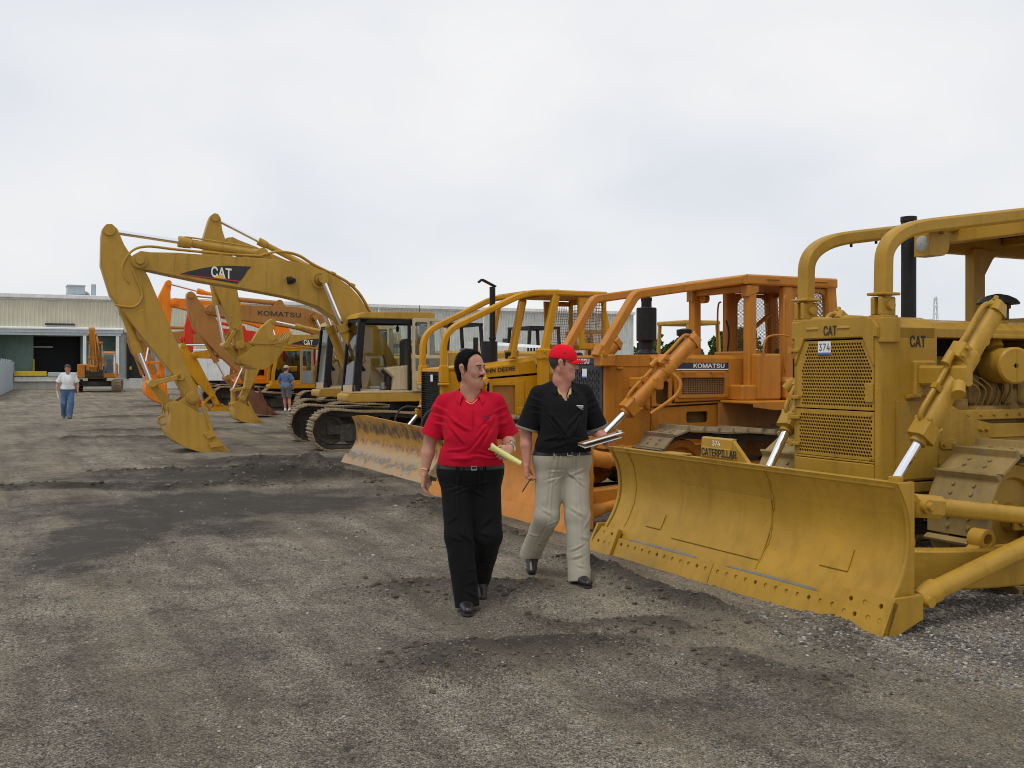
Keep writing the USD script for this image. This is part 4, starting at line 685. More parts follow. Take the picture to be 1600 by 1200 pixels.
    for s in (-1, 1):
        a = Y + s * 0.44; b = Y + s * 0.475
        part(th, 'frame_rail', [prism([(-1.87, 0.75), (-1.87, 1.44), (-2.08, 1.36), (-2.25, 1.27), (-2.52, 1.215), (-4.6, 1.2), (-4.6, 0.70), (-1.95, 0.72)], a, b), prism([(-1.3, 0.70), (-1.3, 0.775), (-4.6, 0.74), (-4.6, 0.66)], a - s * 0.0, Y + s * 0.50)], M)
        part(th, 'bolt_plate', [prism(rrect(-2.10, -1.90, 1.02, 1.10, 0.038), b, b + s * 0.012), prism(rrect(-2.07, -1.88, 0.78, 0.94, 0.05), b, b + s * 0.012)] + [cyl((x, b, z), (x, b + s * 0.03, z), 0.018, n=6) for x, z in ((-2.06, 1.06), (-1.94, 1.06), (-2.03, 0.89), (-1.93, 0.89), (-2.38, 1.17), (-2.45, 1.17))] + [box(-3.5, -2.5, b, b + s * 0.012, 1.10, 1.108)], M)
    hp = [(Y - 0.41, 1.93), (Y - 0.41, 2.0), (Y - 0.36, 2.055), (Y - 0.2, 2.085), (Y + 0.2, 2.085), (Y + 0.36, 2.055), (Y + 0.41, 2.0), (Y + 0.41, 1.93)]
    hd = part(th, 'hood', panel_x(hp, -3.75, -1.90, c=0.006), M)
    part(hd, 'hood_seam', [prism([(-1.89, 1.92), (-1.89, 2.03), (-1.915, 2.03), (-1.915, 1.92)], Y - 0.40, Y + 0.40)], 'hole_dark')
    part(hd, 'hood_edge', [box(-3.75, -2.6, Y + 0.40, Y + 0.43, 1.93, 1.965, 0.006), box(-3.75, -1.9, Y - 0.43, Y - 0.405, 1.93, 1.965, 0.006), box(-2.6, -2.3, Y + 0.405, Y + 0.42, 1.985, 1.99)], M)
    # engine
    part(th, 'engine_bulkhead', [box(-3.7, -1.95, Y - 0.36, Y - 0.30, 0.9, 1.94), box(-3.7, -3.62, Y - 0.36, Y + 0.36, 0.9, 1.94)], 'dark_steel')
    rg = random.Random(9)
    part(th, 'engine_block', [box(-3.6, -2.0, Y - 0.22, Y + 0.22, 0.85, 1.6, 0.03), box(-3.5, -2.1, Y + 0.10, Y + 0.26, 1.3, 1.5, 0.02), box(-3.45, -2.15, Y - 0.14, Y + 0.18, 1.6, 1.78, 0.03)] + [box(-2.2 - k * 0.21, -2.07 - k * 0.21, Y + 0.2, Y + 0.29, 1.36, 1.62, 0.02) for k in range(7)], 'engine_paint')
    part(th, 'fuel_pump', [box(-2.95, -2.45, Y + 0.24, Y + 0.4, 1.18, 1.36, 0.03), cyl((-2.3, Y + 0.33, 1.1), (-2.3, Y + 0.33, 1.42), 0.07), cyl((-2.3, Y + 0.33, 1.42), (-2.3, Y + 0.33, 1.47), 0.04)] + [tube([(-2.5 - k * 0.07, Y + 0.33, 1.36), (-2.48 - k * 0.08, Y + 0.38, 1.5), (-2.35 - k * 0.12, Y + 0.30, 1.6)], 0.009, 6) for k in range(6)], 'engine_paint')
    part(th, 'engine_shelf', [box(-3.4, -2.15, Y + 0.30, Y + 0.455, 1.295, 1.33, 0.008), box(-3.4, -2.15, Y + 0.44, Y + 0.46, 1.25, 1.33, 0.004)] + [cyl((-2.25 - k * 0.16, Y + 0.46, 1.29), (-2.25 - k * 0.16, Y + 0.475, 1.29), 0.014, n=6) for k in range(7)], M)
    part(th, 'air_cleaner', [lathe([(0.02, 0), (0.14, 0), (0.15, 0.05), (0.15, 0.8), (0.155, 0.82), (0.155, 0.95), (0.14, 1), (0.02, 1)], (-2.78, Y + 0.28, 1.70), (-2.66, Y + 0.60, 1.70), 32), beam((-2.665, Y + 0.603, 1.83), (-2.665, Y + 0.603, 1.57), 0.006, 0.006)], M)
    part(th, 'intake_pipe', [tube([(-2.78, Y + 0.3, 1.85), (-2.8, Y + 0.25, 1.95), (-2.9, Y + 0.18, 2.0), (-2.95, Y + 0.16, 2.08)], 0.075, 12), tube([(-2.3, Y + 0.40, 1.88), (-2.35, Y + 0.44, 1.86), (-2.5, Y + 0.44, 1.88), (-2.55, Y + 0.41, 1.93)], 0.018, 8)], M)
    part(th, 'exhaust_stack', [lathe([(0.055, 0), (0.062, 0), (0.062, 0.95), (0.068, 0.955), (0.068, 1.0), (0.056, 1.0), (0.056, 0.5)], (-2.08, Y, 2.06), (-2.08, Y, 2.975), 28), cyl((-2.08, Y, 2.07), (-2.08, Y, 2.10), 0.10), box(-2.36, -2.0, Y - 0.08, Y + 0.02, 2.085, 2.10)], 'black_paint')
    pc = part(th, 'precleaner', [lathe([(0.02, 0), (0.09, 0), (0.09, 0.42), (0.105, 0.45), (0.105, 0.58), (0.175, 0.60), (0.18, 0.66), (0.15, 0.80), (0.09, 0.93), (0.02, 1.0)], (-3.0, Y + 0.16, 2.10), (-3.0, Y + 0.16, 2.335), 36)], 'black_paint')
    part(pc, 'neck', lathe([(0.02, 0), (0.085, 0), (0.085, 1), (0.02, 1)], (-3.0, Y + 0.16, 2.03), (-3.0, Y + 0.16, 2.14), 24), M)
    # lift cylinders
    for s in (-1, 1):
        yy = lambda v: Y + s * (v - Y)
        lift_cylinder(th, (-0.90, yy(0.70), 0.46), (-1.40, yy(0.772), 1.155), (-2.10, yy(0.872), 2.13), M, side=s)
        part(th, 'cylinder_yoke', [beam((-1.66, yy(0.52), 1.62), (-1.70, yy(0.96), 1.62), 0.09, 0.16, c=0.02), cyl((-1.72, yy(0.52), 1.60), (-1.72, yy(0.78), 1.60), 0.06), box(-1.82, -1.58, yy(0.51), yy(0.56), 1.45, 1.74, 0.015), cyl((-1.62, yy(0.93), 1.56), (-1.56, yy(0.98), 1.48), 0.05)], M)
        part(th, 'rod_eye', [cyl((-0.9, yy(0.64), 0.46), (-0.9, yy(0.76), 0.46), 0.07), box(-0.95, -0.3, yy(0.60), yy(0.63), 0.36, 0.52), box(-0.95, -0.3, yy(0.77), yy(0.80), 0.36, 0.52)], M)
    # sweeps, canopy
    for s in (-1, 1):
        y = Y + s * 0.43
        p = fillet([(-1.325, y, 2.26), (-1.335, y, 2.76), (-3.2, y, 3.03)], 0.50, 12)
        sw = part(th, 'sweep', sweep(p, rect(0.115, 0.125, 0.02), (0, 1, 0)), M)
        part(sw, 'collar', [box(-1.42, -1.235, y - 0.09, y + 0.09, 2.25, 2.272, 0.006), box(-1.41, -1.24, y - 0.075, y + 0.075, 2.07, 2.095, 0.006), box(-1.405, -1.235, y - 0.055, y - 0.015, 2.09, 2.24, 0.012), box(-1.405, -1.235, y + 0.02, y + 0.06, 2.09, 2.24, 0.012), cyl((-1.33, y - 0.09, 2.17), (-1.33, y + 0.09, 2.17), 0.035), cyl((-1.33, y - 0.012, 2.1), (-1.33, y + 0.015, 2.26), 0.05)], M)
        part(sw, 'post_base', box(-1.42, -1.228, y - 0.075, y + 0.088, 1.88, 2.075, 0.006), M)
    parts(th, 'sweep_clip', [cyl((x, Y - 0.43, z - 0.08), (x, Y - 0.43, z - 0.05), 0.012, n=8) for x, z in ((-1.85, 2.83), (-2.15, 2.875), (-2.5, 2.925))], 'dark_steel')
    cn = part(th, 'canopy', [box(-5.1, -3.15, Y - 0.80, Y + 0.80, 2.99, 3.04, 0.015), box(-3.25, -3.15, Y - 0.78, Y + 0.78, 2.86, 2.985, 0.01), box(-5.1, -5.0, Y - 0.78, Y + 0.78, 2.86, 2.985, 0.01)] + [box(-5.0, -3.25, Y + q - 0.05, Y + q + 0.05, 2.80, 2.985, 0.01) for q in (-0.72, 0.72)] + [box(-4.2, -4.12, Y - 0.66, Y + 0.66, 2.9, 2.985, 0.01)], M)
    for x in (-3.75, -4.9):
        for q in (-0.68, 0.68):
            part(th, 'canopy_post', [box(x - 0.08, x + 0.08, Y + q - 0.06, Y + q + 0.06, 1.2, 2.86, 0.012), prism([(x - 0.07, 2.55), (x - 0.07, 2.85), (x - 0.33, 2.85), (x - 0.22, 2.76)], Y + q - 0.03, Y + q + 0.03)], M)
    lp = part(th, 'work_lamp', [prism([(-1.90, 2.60), (-1.90, 2.80), (-2.03, 2.80)] + [(-2.03 + 0.1 * math.sin(a), 2.70 + 0.1 * math.cos(a)) for a in -np.linspace(0, math.pi, 10)] + [(-2.03, 2.60)], 0.26, 0.42), box(-2.06, -2.0, 0.36, 0.42, 2.78, 2.86)], M)
    part(lp, 'lamp_lens', lathe([(0.005, 1), (0.05, 0.8), (0.065, 0.3), (0.068, 0)], (-1.90, 0.34, 2.70), (-1.885, 0.34, 2.70), 24), 'lamp_lens')
    # operator station (partly out of the frame)
    part(th, 'dash', [box(-3.72, -3.5, Y - 0.45, Y + 0.45, 1.2, 1.95, 0.03), box(-3.75, -3.7, Y - 0.3, Y + 0.3, 1.95, 2.15, 0.02)], M)
    part(th, 'seat', [box(-4.75, -4.25, Y - 0.28, Y + 0.28, 1.5, 1.62, 0.04), box(-4.8, -4.68, Y - 0.28, Y + 0.28, 1.6, 2.1, 0.04)], 'seat_vinyl')
    part(th, 'fuel_tank', box(-5.2, -4.85, Y - 0.6, Y + 0.6, 1.15, 1.85, 0.05), M)
    for s in (-1, 1): part(th, 'fender', [box(-5.1, -3.7, Y + s * 0.5, Y + s * 1.28, 1.22, 1.27, 0.01), box(-4.9, -4.0, Y + s * 0.5, Y + s * 0.85, 1.27, 1.55, 0.03)], M)
    part(th, 'final_drive', [cyl((-4.7, Y - 0.8, 0.53), (-4.7, Y + 0.8, 0.53), 0.3), box(-5.0, -3.0, Y - 0.43, Y + 0.43, 0.5, 1.2, 0.03)], 'engine_paint')
    part(th, 'belly_guard', box(-3.2, -1.3, Y - 0.42, Y + 0.42, 0.62, 0.70, 0.01), M)
    for s in (-1, 1): track(th, Y + s * 1.0, 0.56, -2.0, -4.7, 0.545, 0.50, 36, 0.05, mat='painted_track', as_parts=True, sag=0.02, ph=0.35)
    return th
# ------------------------------------------------------------------ worn blade of the yellow dozer: rust in bands along the curve
def worn_blade():
    look('worn_blade', {
        'tc': ('texture_coordinate', {}), 'sep': ('separate_xyz', {}),
        'map': ('mapping', {'scale': (1.0, 2.2, 1.2)}), 'n1': ('noise_texture', {'scale': 3.2, 'detail': 7.0, 'roughness': 0.72}),
        'map2': ('mapping', {'scale': (1.0, 1.5, 1.9)}), 'n2': ('noise_texture', {'scale': 3.2, 'detail': 10.0, 'roughness': 0.78}),
        'zz': ('math', {'math_type': 'multiply_add', 'value2': 0.46, 'value3': -0.23}), 'zs': ('math', {'math_type': 'add'}),
        'rb': ('rgb_ramp', {'ramp': [(0.0, (0.36, 0.27, 0.18)), (0.10, (0.33, 0.25, 0.17)), (0.17, (0.10, 0.105, 0.10)), (0.24, (0.30, 0.25, 0.19)), (0.33, (0.36, 0.24, 0.13)), (0.42, (0.16, 0.06, 0.03)),
                                     (0.48, (0.36, 0.18, 0.03)), (0.55, (0.42, 0.21, 0.02)), (0.60, (0.12, 0.055, 0.03)), (0.70, (0.065, 0.04, 0.03)), (0.77, (0.30, 0.15, 0.03)), (0.85, (0.52, 0.27, 0.03)), (1.0, (0.55, 0.28, 0.02))]}),
        'rf': ('rgb_ramp', {'ramp': [(0.46, (0.0, 0.0, 0.0)), (0.60, (0.75, 0.75, 0.75))]}), 'mx': ('mix', {'color2': (0.44, 0.23, 0.035)}),
        'bp': ('bump', {'strength': 0.3, 'distance': 0.01}), 'p': ('principled_bsdf', {'roughness': 0.55})},
        [('tc.object', 'sep.vector'), ('tc.object', 'map.vector'), ('map.vector', 'n1.vector'), ('tc.object', 'map2.vector'), ('map2.vector', 'n2.vector'), ('n2.fac', 'zz.value1'), ('sep.z', 'zs.value1'), ('zz.value', 'zs.value2'),
         ('zs.value', 'rb.fac'), ('rb.color', 'mx.color1'), ('n1.fac', 'rf.fac'), ('rf.color', 'mx.fac'), ('mx.color', 'p.base_color'), ('n1.fac', 'bp.height'), ('bp.normal', 'p.normal')], 'p.BSDF')
worn_blade()
paint('scuffed_orange', (0.46, 0.175, 0.026), rough=0.5, var=0.14, dirt=(0.44, 0.24, 0.09), amt=0.5)
paint('dark_grille', (0.03, 0.034, 0.042), rough=0.45, var=0.2, amt=0.2)
paint('weathered_mesh', (0.30, 0.16, 0.07), rough=0.6, amt=0.5, bevel=0)

def expanded_mesh(cor, w=0.066, h=0.030, t=0.0042):
    """diamond mesh over the quad cor = four 3-D corners (u along first side, v along second)."""
    c = [np.asarray(q, float) for q in cor]; U = c[1] - c[0]; V = c[3] - c[0]; nu = max(int(np.linalg.norm(U) / w), 2); nv = max(int(np.linalg.norm(V) / h), 2); out = []; nrm = np.cross(U, V); nrm /= np.linalg.norm(nrm)
    P = lambda a, b: c[0] * (1 - a) * (1 - b) + c[1] * a * (1 - b) + c[2] * a * b + c[3] * (1 - a) * b
    for j in range(nv + 1):
        pts = [P(min(i / (2 * nu), 1), np.clip((j + (0.5 if (i + j) % 2 else -0.0)) / nv, 0, 1)) for i in range(2 * nu + 1)]
        pts2 = [P(min(i / (2 * nu), 1), np.clip((j - (0.5 if (i + j) % 2 else -0.0)) / nv, 0, 1)) for i in range(2 * nu + 1)]
        for q in (pts, pts2):
            q = np.array(q); 
            out.append(sweep(q, rect(t * 1.5, t), nrm))
    return cat(*out)
def wire_mesh(cor, pitch=0.06, t=0.006):
    c = [np.asarray(q, float) for q in cor]; nu = int(np.linalg.norm(c[1] - c[0]) / pitch); nv = int(np.linalg.norm(c[3] - c[0]) / pitch); out = []
    for i in range(nu + 1): a = i / nu; out.append(cyl(c[0] + (c[1] - c[0]) * a, c[3] + (c[2] - c[3]) * a, t / 2, n=5))
    for j in range(nv + 1): b = j / nv; out.append(cyl(c[0] + (c[3] - c[0]) * b, c[1] + (c[2] - c[1]) * b, t / 2, n=5))
    return cat(*out)
def steering_levers(th, x, z, M='black_paint'):
    part(th, 'lever', [tube([(x, y, z), (x - 0.03, y, z + 0.25), (x + 0.02, y, z + 0.42)], 0.012, 6) for y in (-0.25,)], M)
    part(th, 'lever', [tube([(x, y, z), (x - 0.03, y, z + 0.22), (x + 0.02, y, z + 0.38)], 0.012, 6) for y in (0.3,)], M)

# ------------------------------------------------------------------ orange dozer with square cage
def orange_dozer():
    M = 'orange_paint'; th = thing('bulldozer', 'orange bulldozer with a boxy rail cage, right behind the man in the red cap', 'bulldozer', (-0.285, 11.92, 0), ROW_RZ, 'bulldozers parked nose out in the row')
    prof = [(-0.05, 0.0), (-0.13, 0.15), (-0.23, 0.38), (-0.26, 0.58), (-0.22, 0.80), (-0.13, 0.99)]
    bl = part(th, 'blade', moldboard(prof, -1.85, 1.85, 0.03), 'scuffed_orange')
    for y in (-1.855, 1.855): part(bl, 'end_plate', prism([(a + 0.01, b) for a, b in smoothline(prof, 4)] + [(-0.30, 0.99), (-0.30, 0.05)], y - 0.015, y + 0.015), 'scuffed_orange')
    for ya, yb in ((-1.87, -1.4), (-1.39, 1.39), (1.40, 1.87)): part(bl, 'cutting_edge', prism([(0.012, -0.02), (-0.012, -0.02), (-0.10, 0.17), (-0.076, 0.18)], ya, yb), 'scuffed_orange')
    part(bl, 'back_rib', [box(-0.42, -0.29, -1.7, 1.7, 0.5, 0.58, 0.01), box(-0.42, -0.22, -1.7, 1.7, 0.1, 0.2, 0.01)] + [prism([(-0.25, 0.1), (-0.28, 0.9), (-0.42, 0.55), (-0.42, 0.1)], y, y + 0.03) for y in (-1.3, -0.6, 0.6, 1.3)], M)
    for s in (-1, 1):
        part(th, 'push_arm', [beam((-0.35, s * 1.45, 0.27), (-3.3, s * 1.42, 0.42), 0.16, 0.24, c=0.02), box(-0.46, -0.28, s * 1.36, s * 1.54, 0.12, 0.42, 0.02)], M)
        st = part(th, 'brace', [cyl((-0.62, s * 1.47, 0.72), (-1.9, s * 1.45, 0.50), 0.06)], M)
        part(st, 'clevis', [balls([((-0.42, s * 1.47, 0.75), 0.10), ((-0.62, s * 1.47, 0.71), 0.085)]), cyl((-0.43, s * 1.36, 0.75), (-0.43, s * 1.58, 0.75), 0.05), cyl((-0.62, s * 1.47, 0.71), (-0.75, s * 1.47, 0.69), 0.085), box(-0.42, -0.25, s * 1.42, s * 1.52, 0.66, 0.84, 0.02)], M)
        st = part(th, 'diagonal_strut', [cyl((-0.5, s * 1.62, 0.20), (-1.6, s * 1.53, 0.36), 0.055)], M)
        part(st, 'clevis', [balls([((-0.38, s * 1.63, 0.18), 0.085), ((-0.52, s * 1.62, 0.2), 0.07)])], M)
        lift_cylinder(th, (-0.72, s * 0.75, 0.57), (-1.42, s * 0.785, 1.19), (-2.30, s * 0.85, 2.0), M, r=0.085, rr=0.04, side=s)
        part(th, 'cylinder_yoke', [beam((-1.72, s * 0.44, 1.5), (-1.78, s * 0.92, 1.5), 0.12, 0.14, c=0.02)], M)
        part(th, 'hose', tube([(-1.95, s * 0.93, 1.62), (-2.02, s * 0.99, 1.5), (-1.95, s * 0.98, 1.35), (-1.65, s * 0.92, 1.15)], 0.022, 8), M)
    gx = -1.30; W = 0.45
    gd = part(th, 'radiator_guard', [slab_z([(gx, -W + 0.03), (gx - 0.03, -W), (-1.97, -W), (-1.97, W), (gx - 0.03, W), (gx, W - 0.03)], 0.72, 1.835, [[(gx + 0.1, -W + 0.035), (-2.1, -W + 0.035), (-2.1, W - 0.035), (gx + 0.1, W - 0.035)]]), box(-1.97, gx, -W + 0.01, W - 0.01, 1.79, 1.832, 0.01), box(gx - 0.03, gx - 0.004, -W + 0.03, W - 0.03, 0.72, 0.86, 0.004)], M)
    hs = [rrect(y - 0.011, y + 0.011, z - 0.03, z + 0.03, 0.008, 2) for i, y in enumerate(np.arange(-0.36, 0.37, 0.045)) for z in np.arange(0.98 + 0.03 * (i % 2), 1.66, 0.088)]
    g = part(gd, 'grille', [panel_x([(-W + 0.02, 0.87), (W - 0.015, 0.87), (W - 0.015, 1.715), (-W + 0.02, 1.715)], gx - 0.01, gx + 0.006, hs), box(gx - 0.01, gx + 0.008, -W + 0.02, W - 0.1, 1.72, 1.80)], 'dark_grille', smooth=False)
    part(th, 'radiator_core', box(gx - 0.2, gx - 0.12, -0.4, 0.4, 0.8, 1.78), 'hole_dark')
    part(gd, 'lettering', text_front('KOMATSU', 0.055, gx + 0.009, -0.36, 1.735, 0.003, True, 1.35), 'decal_white', 'white maker name above the grille')
    part(gd, 'lot_sticker', box(gx + 0.007, gx + 0.011, -0.02, 0.09, 1.56, 1.67), 'sticker_white', 'white lot sticker on the dark grille'); part(gd, 'sticker_band', box(gx + 0.0112, gx + 0.013, -0.02, 0.09, 1.56, 1.578), 'sticker_blue')
    hd = part(th, 'hood', panel_x([(-W, 1.56), (-W, 1.80), (-W + 0.05, 1.845), (W - 0.05, 1.845), (W, 1.80), (W, 1.56)], -3.5, -1.985, c=0.006), M)
    for s in (-1, 1):
        a, b = (W - 0.02) * s, (W + 0.004) * s
        part(hd, 'name_band', [prism([(-2.06, 1.655), (-2.10, 1.745), (-3.17, 1.745), (-3.17, 1.655)], W * s + 0.002 * s, W * s + 0.005 * s)], 'decal_navy')
        part(hd, 'name_line', [prism([(-2.055, 1.655), (-2.06, 1.669), (-3.17, 1.669), (-3.17, 1.655)], W * s + 0.0055 * s, W * s + 0.0075 * s)], 'decal_white')
        if s > 0: part(hd, 'lettering', text_side('KOMATSU', 0.05, -2.60, W + 0.006, 1.683, 0.003, True, 1.42), 'decal_white', 'white word KOMATSU on a dark band')
        sp = part(th, 'side_panel', [prism([(-1.98, 0.72), (-1.98, 1.19), (-3.22, 1.23), (-3.22, 0.72)], a, b, [rrect(-2.83, -2.50, 1.0, 1.14, 0.03)]), prism([(-1.99, 1.20), (-1.99, 1.555), (-2.3, 1.555), (-2.28, 1.24)], a, b, [rrect(-2.24, -2.05, 1.24, 1.52, 0.04)]), prism([(-2.0, 1.215), (-2.0, 1.235), (-3.2, 1.27), (-3.2, 1.25)], b, b + s * 0.015)], M)
        part(th, 'panel_seam', tube([(-1.98, b, 1.17), (-2.0, b, 0.98), (-2.08, b, 0.86), (-2.25, b, 0.78)], 0.008, 6), M)
        dr = part(th, 'engine_door', [prism([(-2.32, 1.26), (-2.30, 1.56), (-2.33, 1.64), (-3.10, 1.64), (-3.14, 1.60), (-3.24, 1.40), (-3.24, 1.28)], b, b + s * 0.03, [rrect(-3.06, -2.40, 1.35, 1.56, 0.02)], c=0.006), prism(rrect(-3.12, -2.35, 1.31, 1.60, 0.02), b + s * 0.031, b + s * 0.042, [rrect(-3.06, -2.40, 1.35, 1.56, 0.02)])], M)
        part(dr, 'door_mesh', wire_mesh([(-2.40, b + s * 0.02, 1.35), (-3.06, b + s * 0.02, 1.35), (-3.06, b + s * 0.02, 1.56), (-2.40, b + s * 0.02, 1.56)], 0.026, 0.009), 'weathered_mesh')
        part(dr, 'grab_handle', [tube([(x, b + s * 0.03, 1.625), (x - 0.02, b + s * 0.07, 1.625), (x - 0.16, b + s * 0.07, 1.625), (x - 0.18, b + s * 0.03, 1.625)], 0.01, 6) for x in (-2.42,)], M); part(dr, 'grab_handle', [tube([(x, b + s * 0.03, 1.625), (x - 0.02, b + s * 0.07, 1.625), (x - 0.16, b + s * 0.07, 1.625), (x - 0.18, b + s * 0.03, 1.625)], 0.01, 6) for x in (-2.85,)], M)
        parts(th, 'bracket', [box(-1.56, -1.48, s * W, s * (W + 0.04), 1.665, 1.69, 0.006), box(-1.95, -1.90, s * W, s * (W + 0.03), 1.18, 1.24, 0.006)], M)
        part(th, 'guard_seam', prism([(-1.40, 1.70), (-1.40, 1.71), (-1.97, 1.71), (-1.97, 1.70)], s * W, s * (W + 0.006)), M)
        part(th, 'tool_box', [box(-3.55, -3.15, s * 0.47, s * 0.72, 1.27, 1.47, 0.02), prism([(-3.15, 1.80), (-3.5, 1.80), (-3.58, 1.60), (-3.55, 1.50), (-3.35, 1.48), (-3.2, 1.42), (-3.15, 1.45)], s * 0.43, s * 0.47)], M)
        # cage
        y0, y1 = 0.45 * s, 0.57 * s
        rail = fillet([(-1.27, y0, 1.86), (-1.73, y0 * 1.06, 2.56), (-3.32, y1, 2.80)], 0.06, 3)
        cg = part(th, 'cage_rail', sweep(rail, rect(0.105, 0.12, 0.015), (0, 1, 0)), M)
        part(cg, 'foot', [beam((-1.235, y0, 1.80), (-1.30, y0, 1.92), 0.15, 0.16, c=0.015), box(-1.42, -1.22, y0 - 0.09, y0 + 0.09, 1.70, 1.84, 0.012), cyl((-1.27, y0 - 0.1, 1.85), (-1.27, y0 + 0.1, 1.85), 0.03)], M)
        part(th, 'cage_post', [box(-3.47, -3.33, y1 - 0.06, y1 + 0.06, 1.42, 2.72, 0.02), prism([(-3.46, 1.28), (-3.46, 1.44), (-3.34, 1.44), (-3.34, 1.34), (-3.40, 1.27)], y1 - 0.03, y1 + 0.03), prism([(-3.31, 2.58), (-3.31, 2.72), (-3.49, 2.72), (-3.49, 2.64)], y1 - 0.063, y1 + 0.063)], M)
        part(th, 'cage_post', [box(-4.07, -3.91, y1 - 0.06, y1 + 0.06, 1.28, 2.73, 0.02), box(-4.04, -3.84, y1 + s * 0.03, y1 + s * 0.10, 1.50, 1.56, 0.01), tube([(-3.91, y1 + s * 0.08, 1.62), (-3.87, y1 + s * 0.1, 1.8), (-3.87, y1 + s * 0.1, 2.5), (-3.91, y1 + s * 0.08, 2.6)], 0.013, 6)], M)
        part(th, 'cage_post', prism([(-4.64, 2.74), (-4.80, 2.74), (-4.94, 1.28), (-4.74, 1.28)], y1 - 0.06, y1 + 0.06, c=0.01), M)
        wd = part(th, 'rear_window_frame', prism([(-4.07, 1.80), (-4.07, 2.72), (-4.68, 2.72), (-4.82, 1.80)], y1 - 0.02, y1 + 0.02, [rrect(-4.66, -4.12, 1.86, 2.67, 0.13, 6)]), M)
        part(wd, 'window_mesh', expanded_mesh([(-4.12, y1, 1.85), (-4.70, y1, 1.85), (-4.66, y1, 2.67), (-4.12, y1, 2.67)]), 'weathered_mesh')
        part(th, 'fender', [box(-4.75, -2.98, s * 0.50, s * 1.14, 1.245, 1.275, 0.008), prism([(-2.98, 1.27), (-2.98, 1.21), (-3.3, 1.17), (-4.75, 1.17), (-4.75, 1.27)], s * 1.13, s * 1.15), box(-3.75, -3.38, s * 0.48, s * 0.76, 1.28, 1.86, 0.02), box(-4.6, -3.8, s * 0.5, s * 0.8, 1.28, 1.55, 0.03)], M)
        part(th, 'fender_skirt', box(-4.6, -2.95, s * 0.50, s * 0.54, 0.75, 1.24), 'brown_orange')
        track(th, s * 0.96, 0.56, -2.0, -4.6, 0.495, 0.45, 38, 0.045, sag=0.05, wheel='orange_paint', ph=0.1)
    rf = part(th, 'roof', [box(-4.82, -3.32, -0.65, 0.65, 2.73, 2.86, 0.02), prism([(-3.32, 2.73), (-3.32, 2.86), (-3.24, 2.83), (-3.24, 2.74)], -0.63, 0.63)], M)
    part(rf, 'lifting_lug', [prism([(-3.60, 2.80), (-3.62, 2.815), (-3.80, 2.815), (-3.82, 2.80)], 0.651, 0.665)], M); part(rf, 'lifting_lug', [prism([(-4.40, 2.80), (-4.42, 2.815), (-4.60, 2.815), (-4.62, 2.80)], 0.651, 0.665)], M)
    part(th, 'front_crossbar', [box(-3.44, -3.36, -0.50, 0.50, 2.65, 2.73, 0.01)], M)
    rp = part(th, 'rear_panel', panel_x([(-0.60, 1.5), (0.60, 1.5), (0.60, 2.73), (-0.60, 2.73)], -4.80, -4.75, [rrect(-0.56, -0.03, 1.60, 2.69, 0.12), rrect(0.03, 0.56, 1.60, 2.69, 0.12)]), M)
    for a, b in ((-0.56, -0.03), (0.03, 0.56)): part(rp, 'window_mesh', expanded_mesh([(-4.775, a, 1.60), (-4.775, b, 1.60), (-4.775, b, 2.69), (-4.775, a, 2.69)]), 'weathered_mesh')
    parts(th, 'roof_brace', [cyl((-4.10, -0.42, 2.1), (-4.6, -0.42, 2.45), 0.03)], M)
    part(th, 'work_lamp', [lathe([(0.01, 0), (0.06, 0.1), (0.07, 1.0), (0.01, 1.0)], (-3.50, -0.42, 2.62), (-3.41, -0.42, 2.62), 18)], M)
    mf = part(th, 'muffler', [lathe([(0.02, 0), (0.14, 0), (0.14, 0.04), (0.085, 0.1), (0.085, 0.22), (0.12, 0.25), (0.128, 0.26), (0.128, 0.80), (0.12, 0.82), (0.066, 0.83), (0.066, 0.93), (0.07, 0.94), (0.07, 1.0), (0.055, 1.0), (0.05, 0.9)], (-2.22, 0, 1.84), (-2.22, 0, 2.57), 28)], 'black_paint')
    part(th, 'intake_stack', [lathe([(0.02, 0), (0.07, 0), (0.07, 0.7), (0.10, 0.75), (0.10, 0.95), (0.02, 1.0)], (-2.95, -0.2, 1.84), (-2.95, -0.2, 2.2), 20)], 'black_paint')
    part(th, 'engine_block', box(-3.3, -2.0, -0.35, 0.35, 0.8, 1.55, 0.03), 'engine_paint')
    part(th, 'chassis', [box(-4.7, -1.4, -0.5, 0.5, 0.55, 0.75, 0.02), box(-4.75, -3.2, -0.5, 0.5, 0.7, 1.28, 0.03)], M)
    part(th, 'seat', [box(-4.55, -4.1, -0.25, 0.25, 1.4, 1.52, 0.04), box(-4.6, -4.48, -0.25, 0.25, 1.5, 1.95, 0.04)], 'seat_vinyl')
    part(th, 'console', [box(-3.75, -3.62, -0.45, 0.40, 1.28, 1.90, 0.02)], M)
    steering_levers(th, -3.7, 1.9)
    part(th, 'grab_rail', tube([(-3.45, 0.76, 1.85), (-3.5, 0.76, 2.05), (-3.7, 0.76, 2.1), (-3.85, 0.78, 2.08)], 0.012, 6), M)

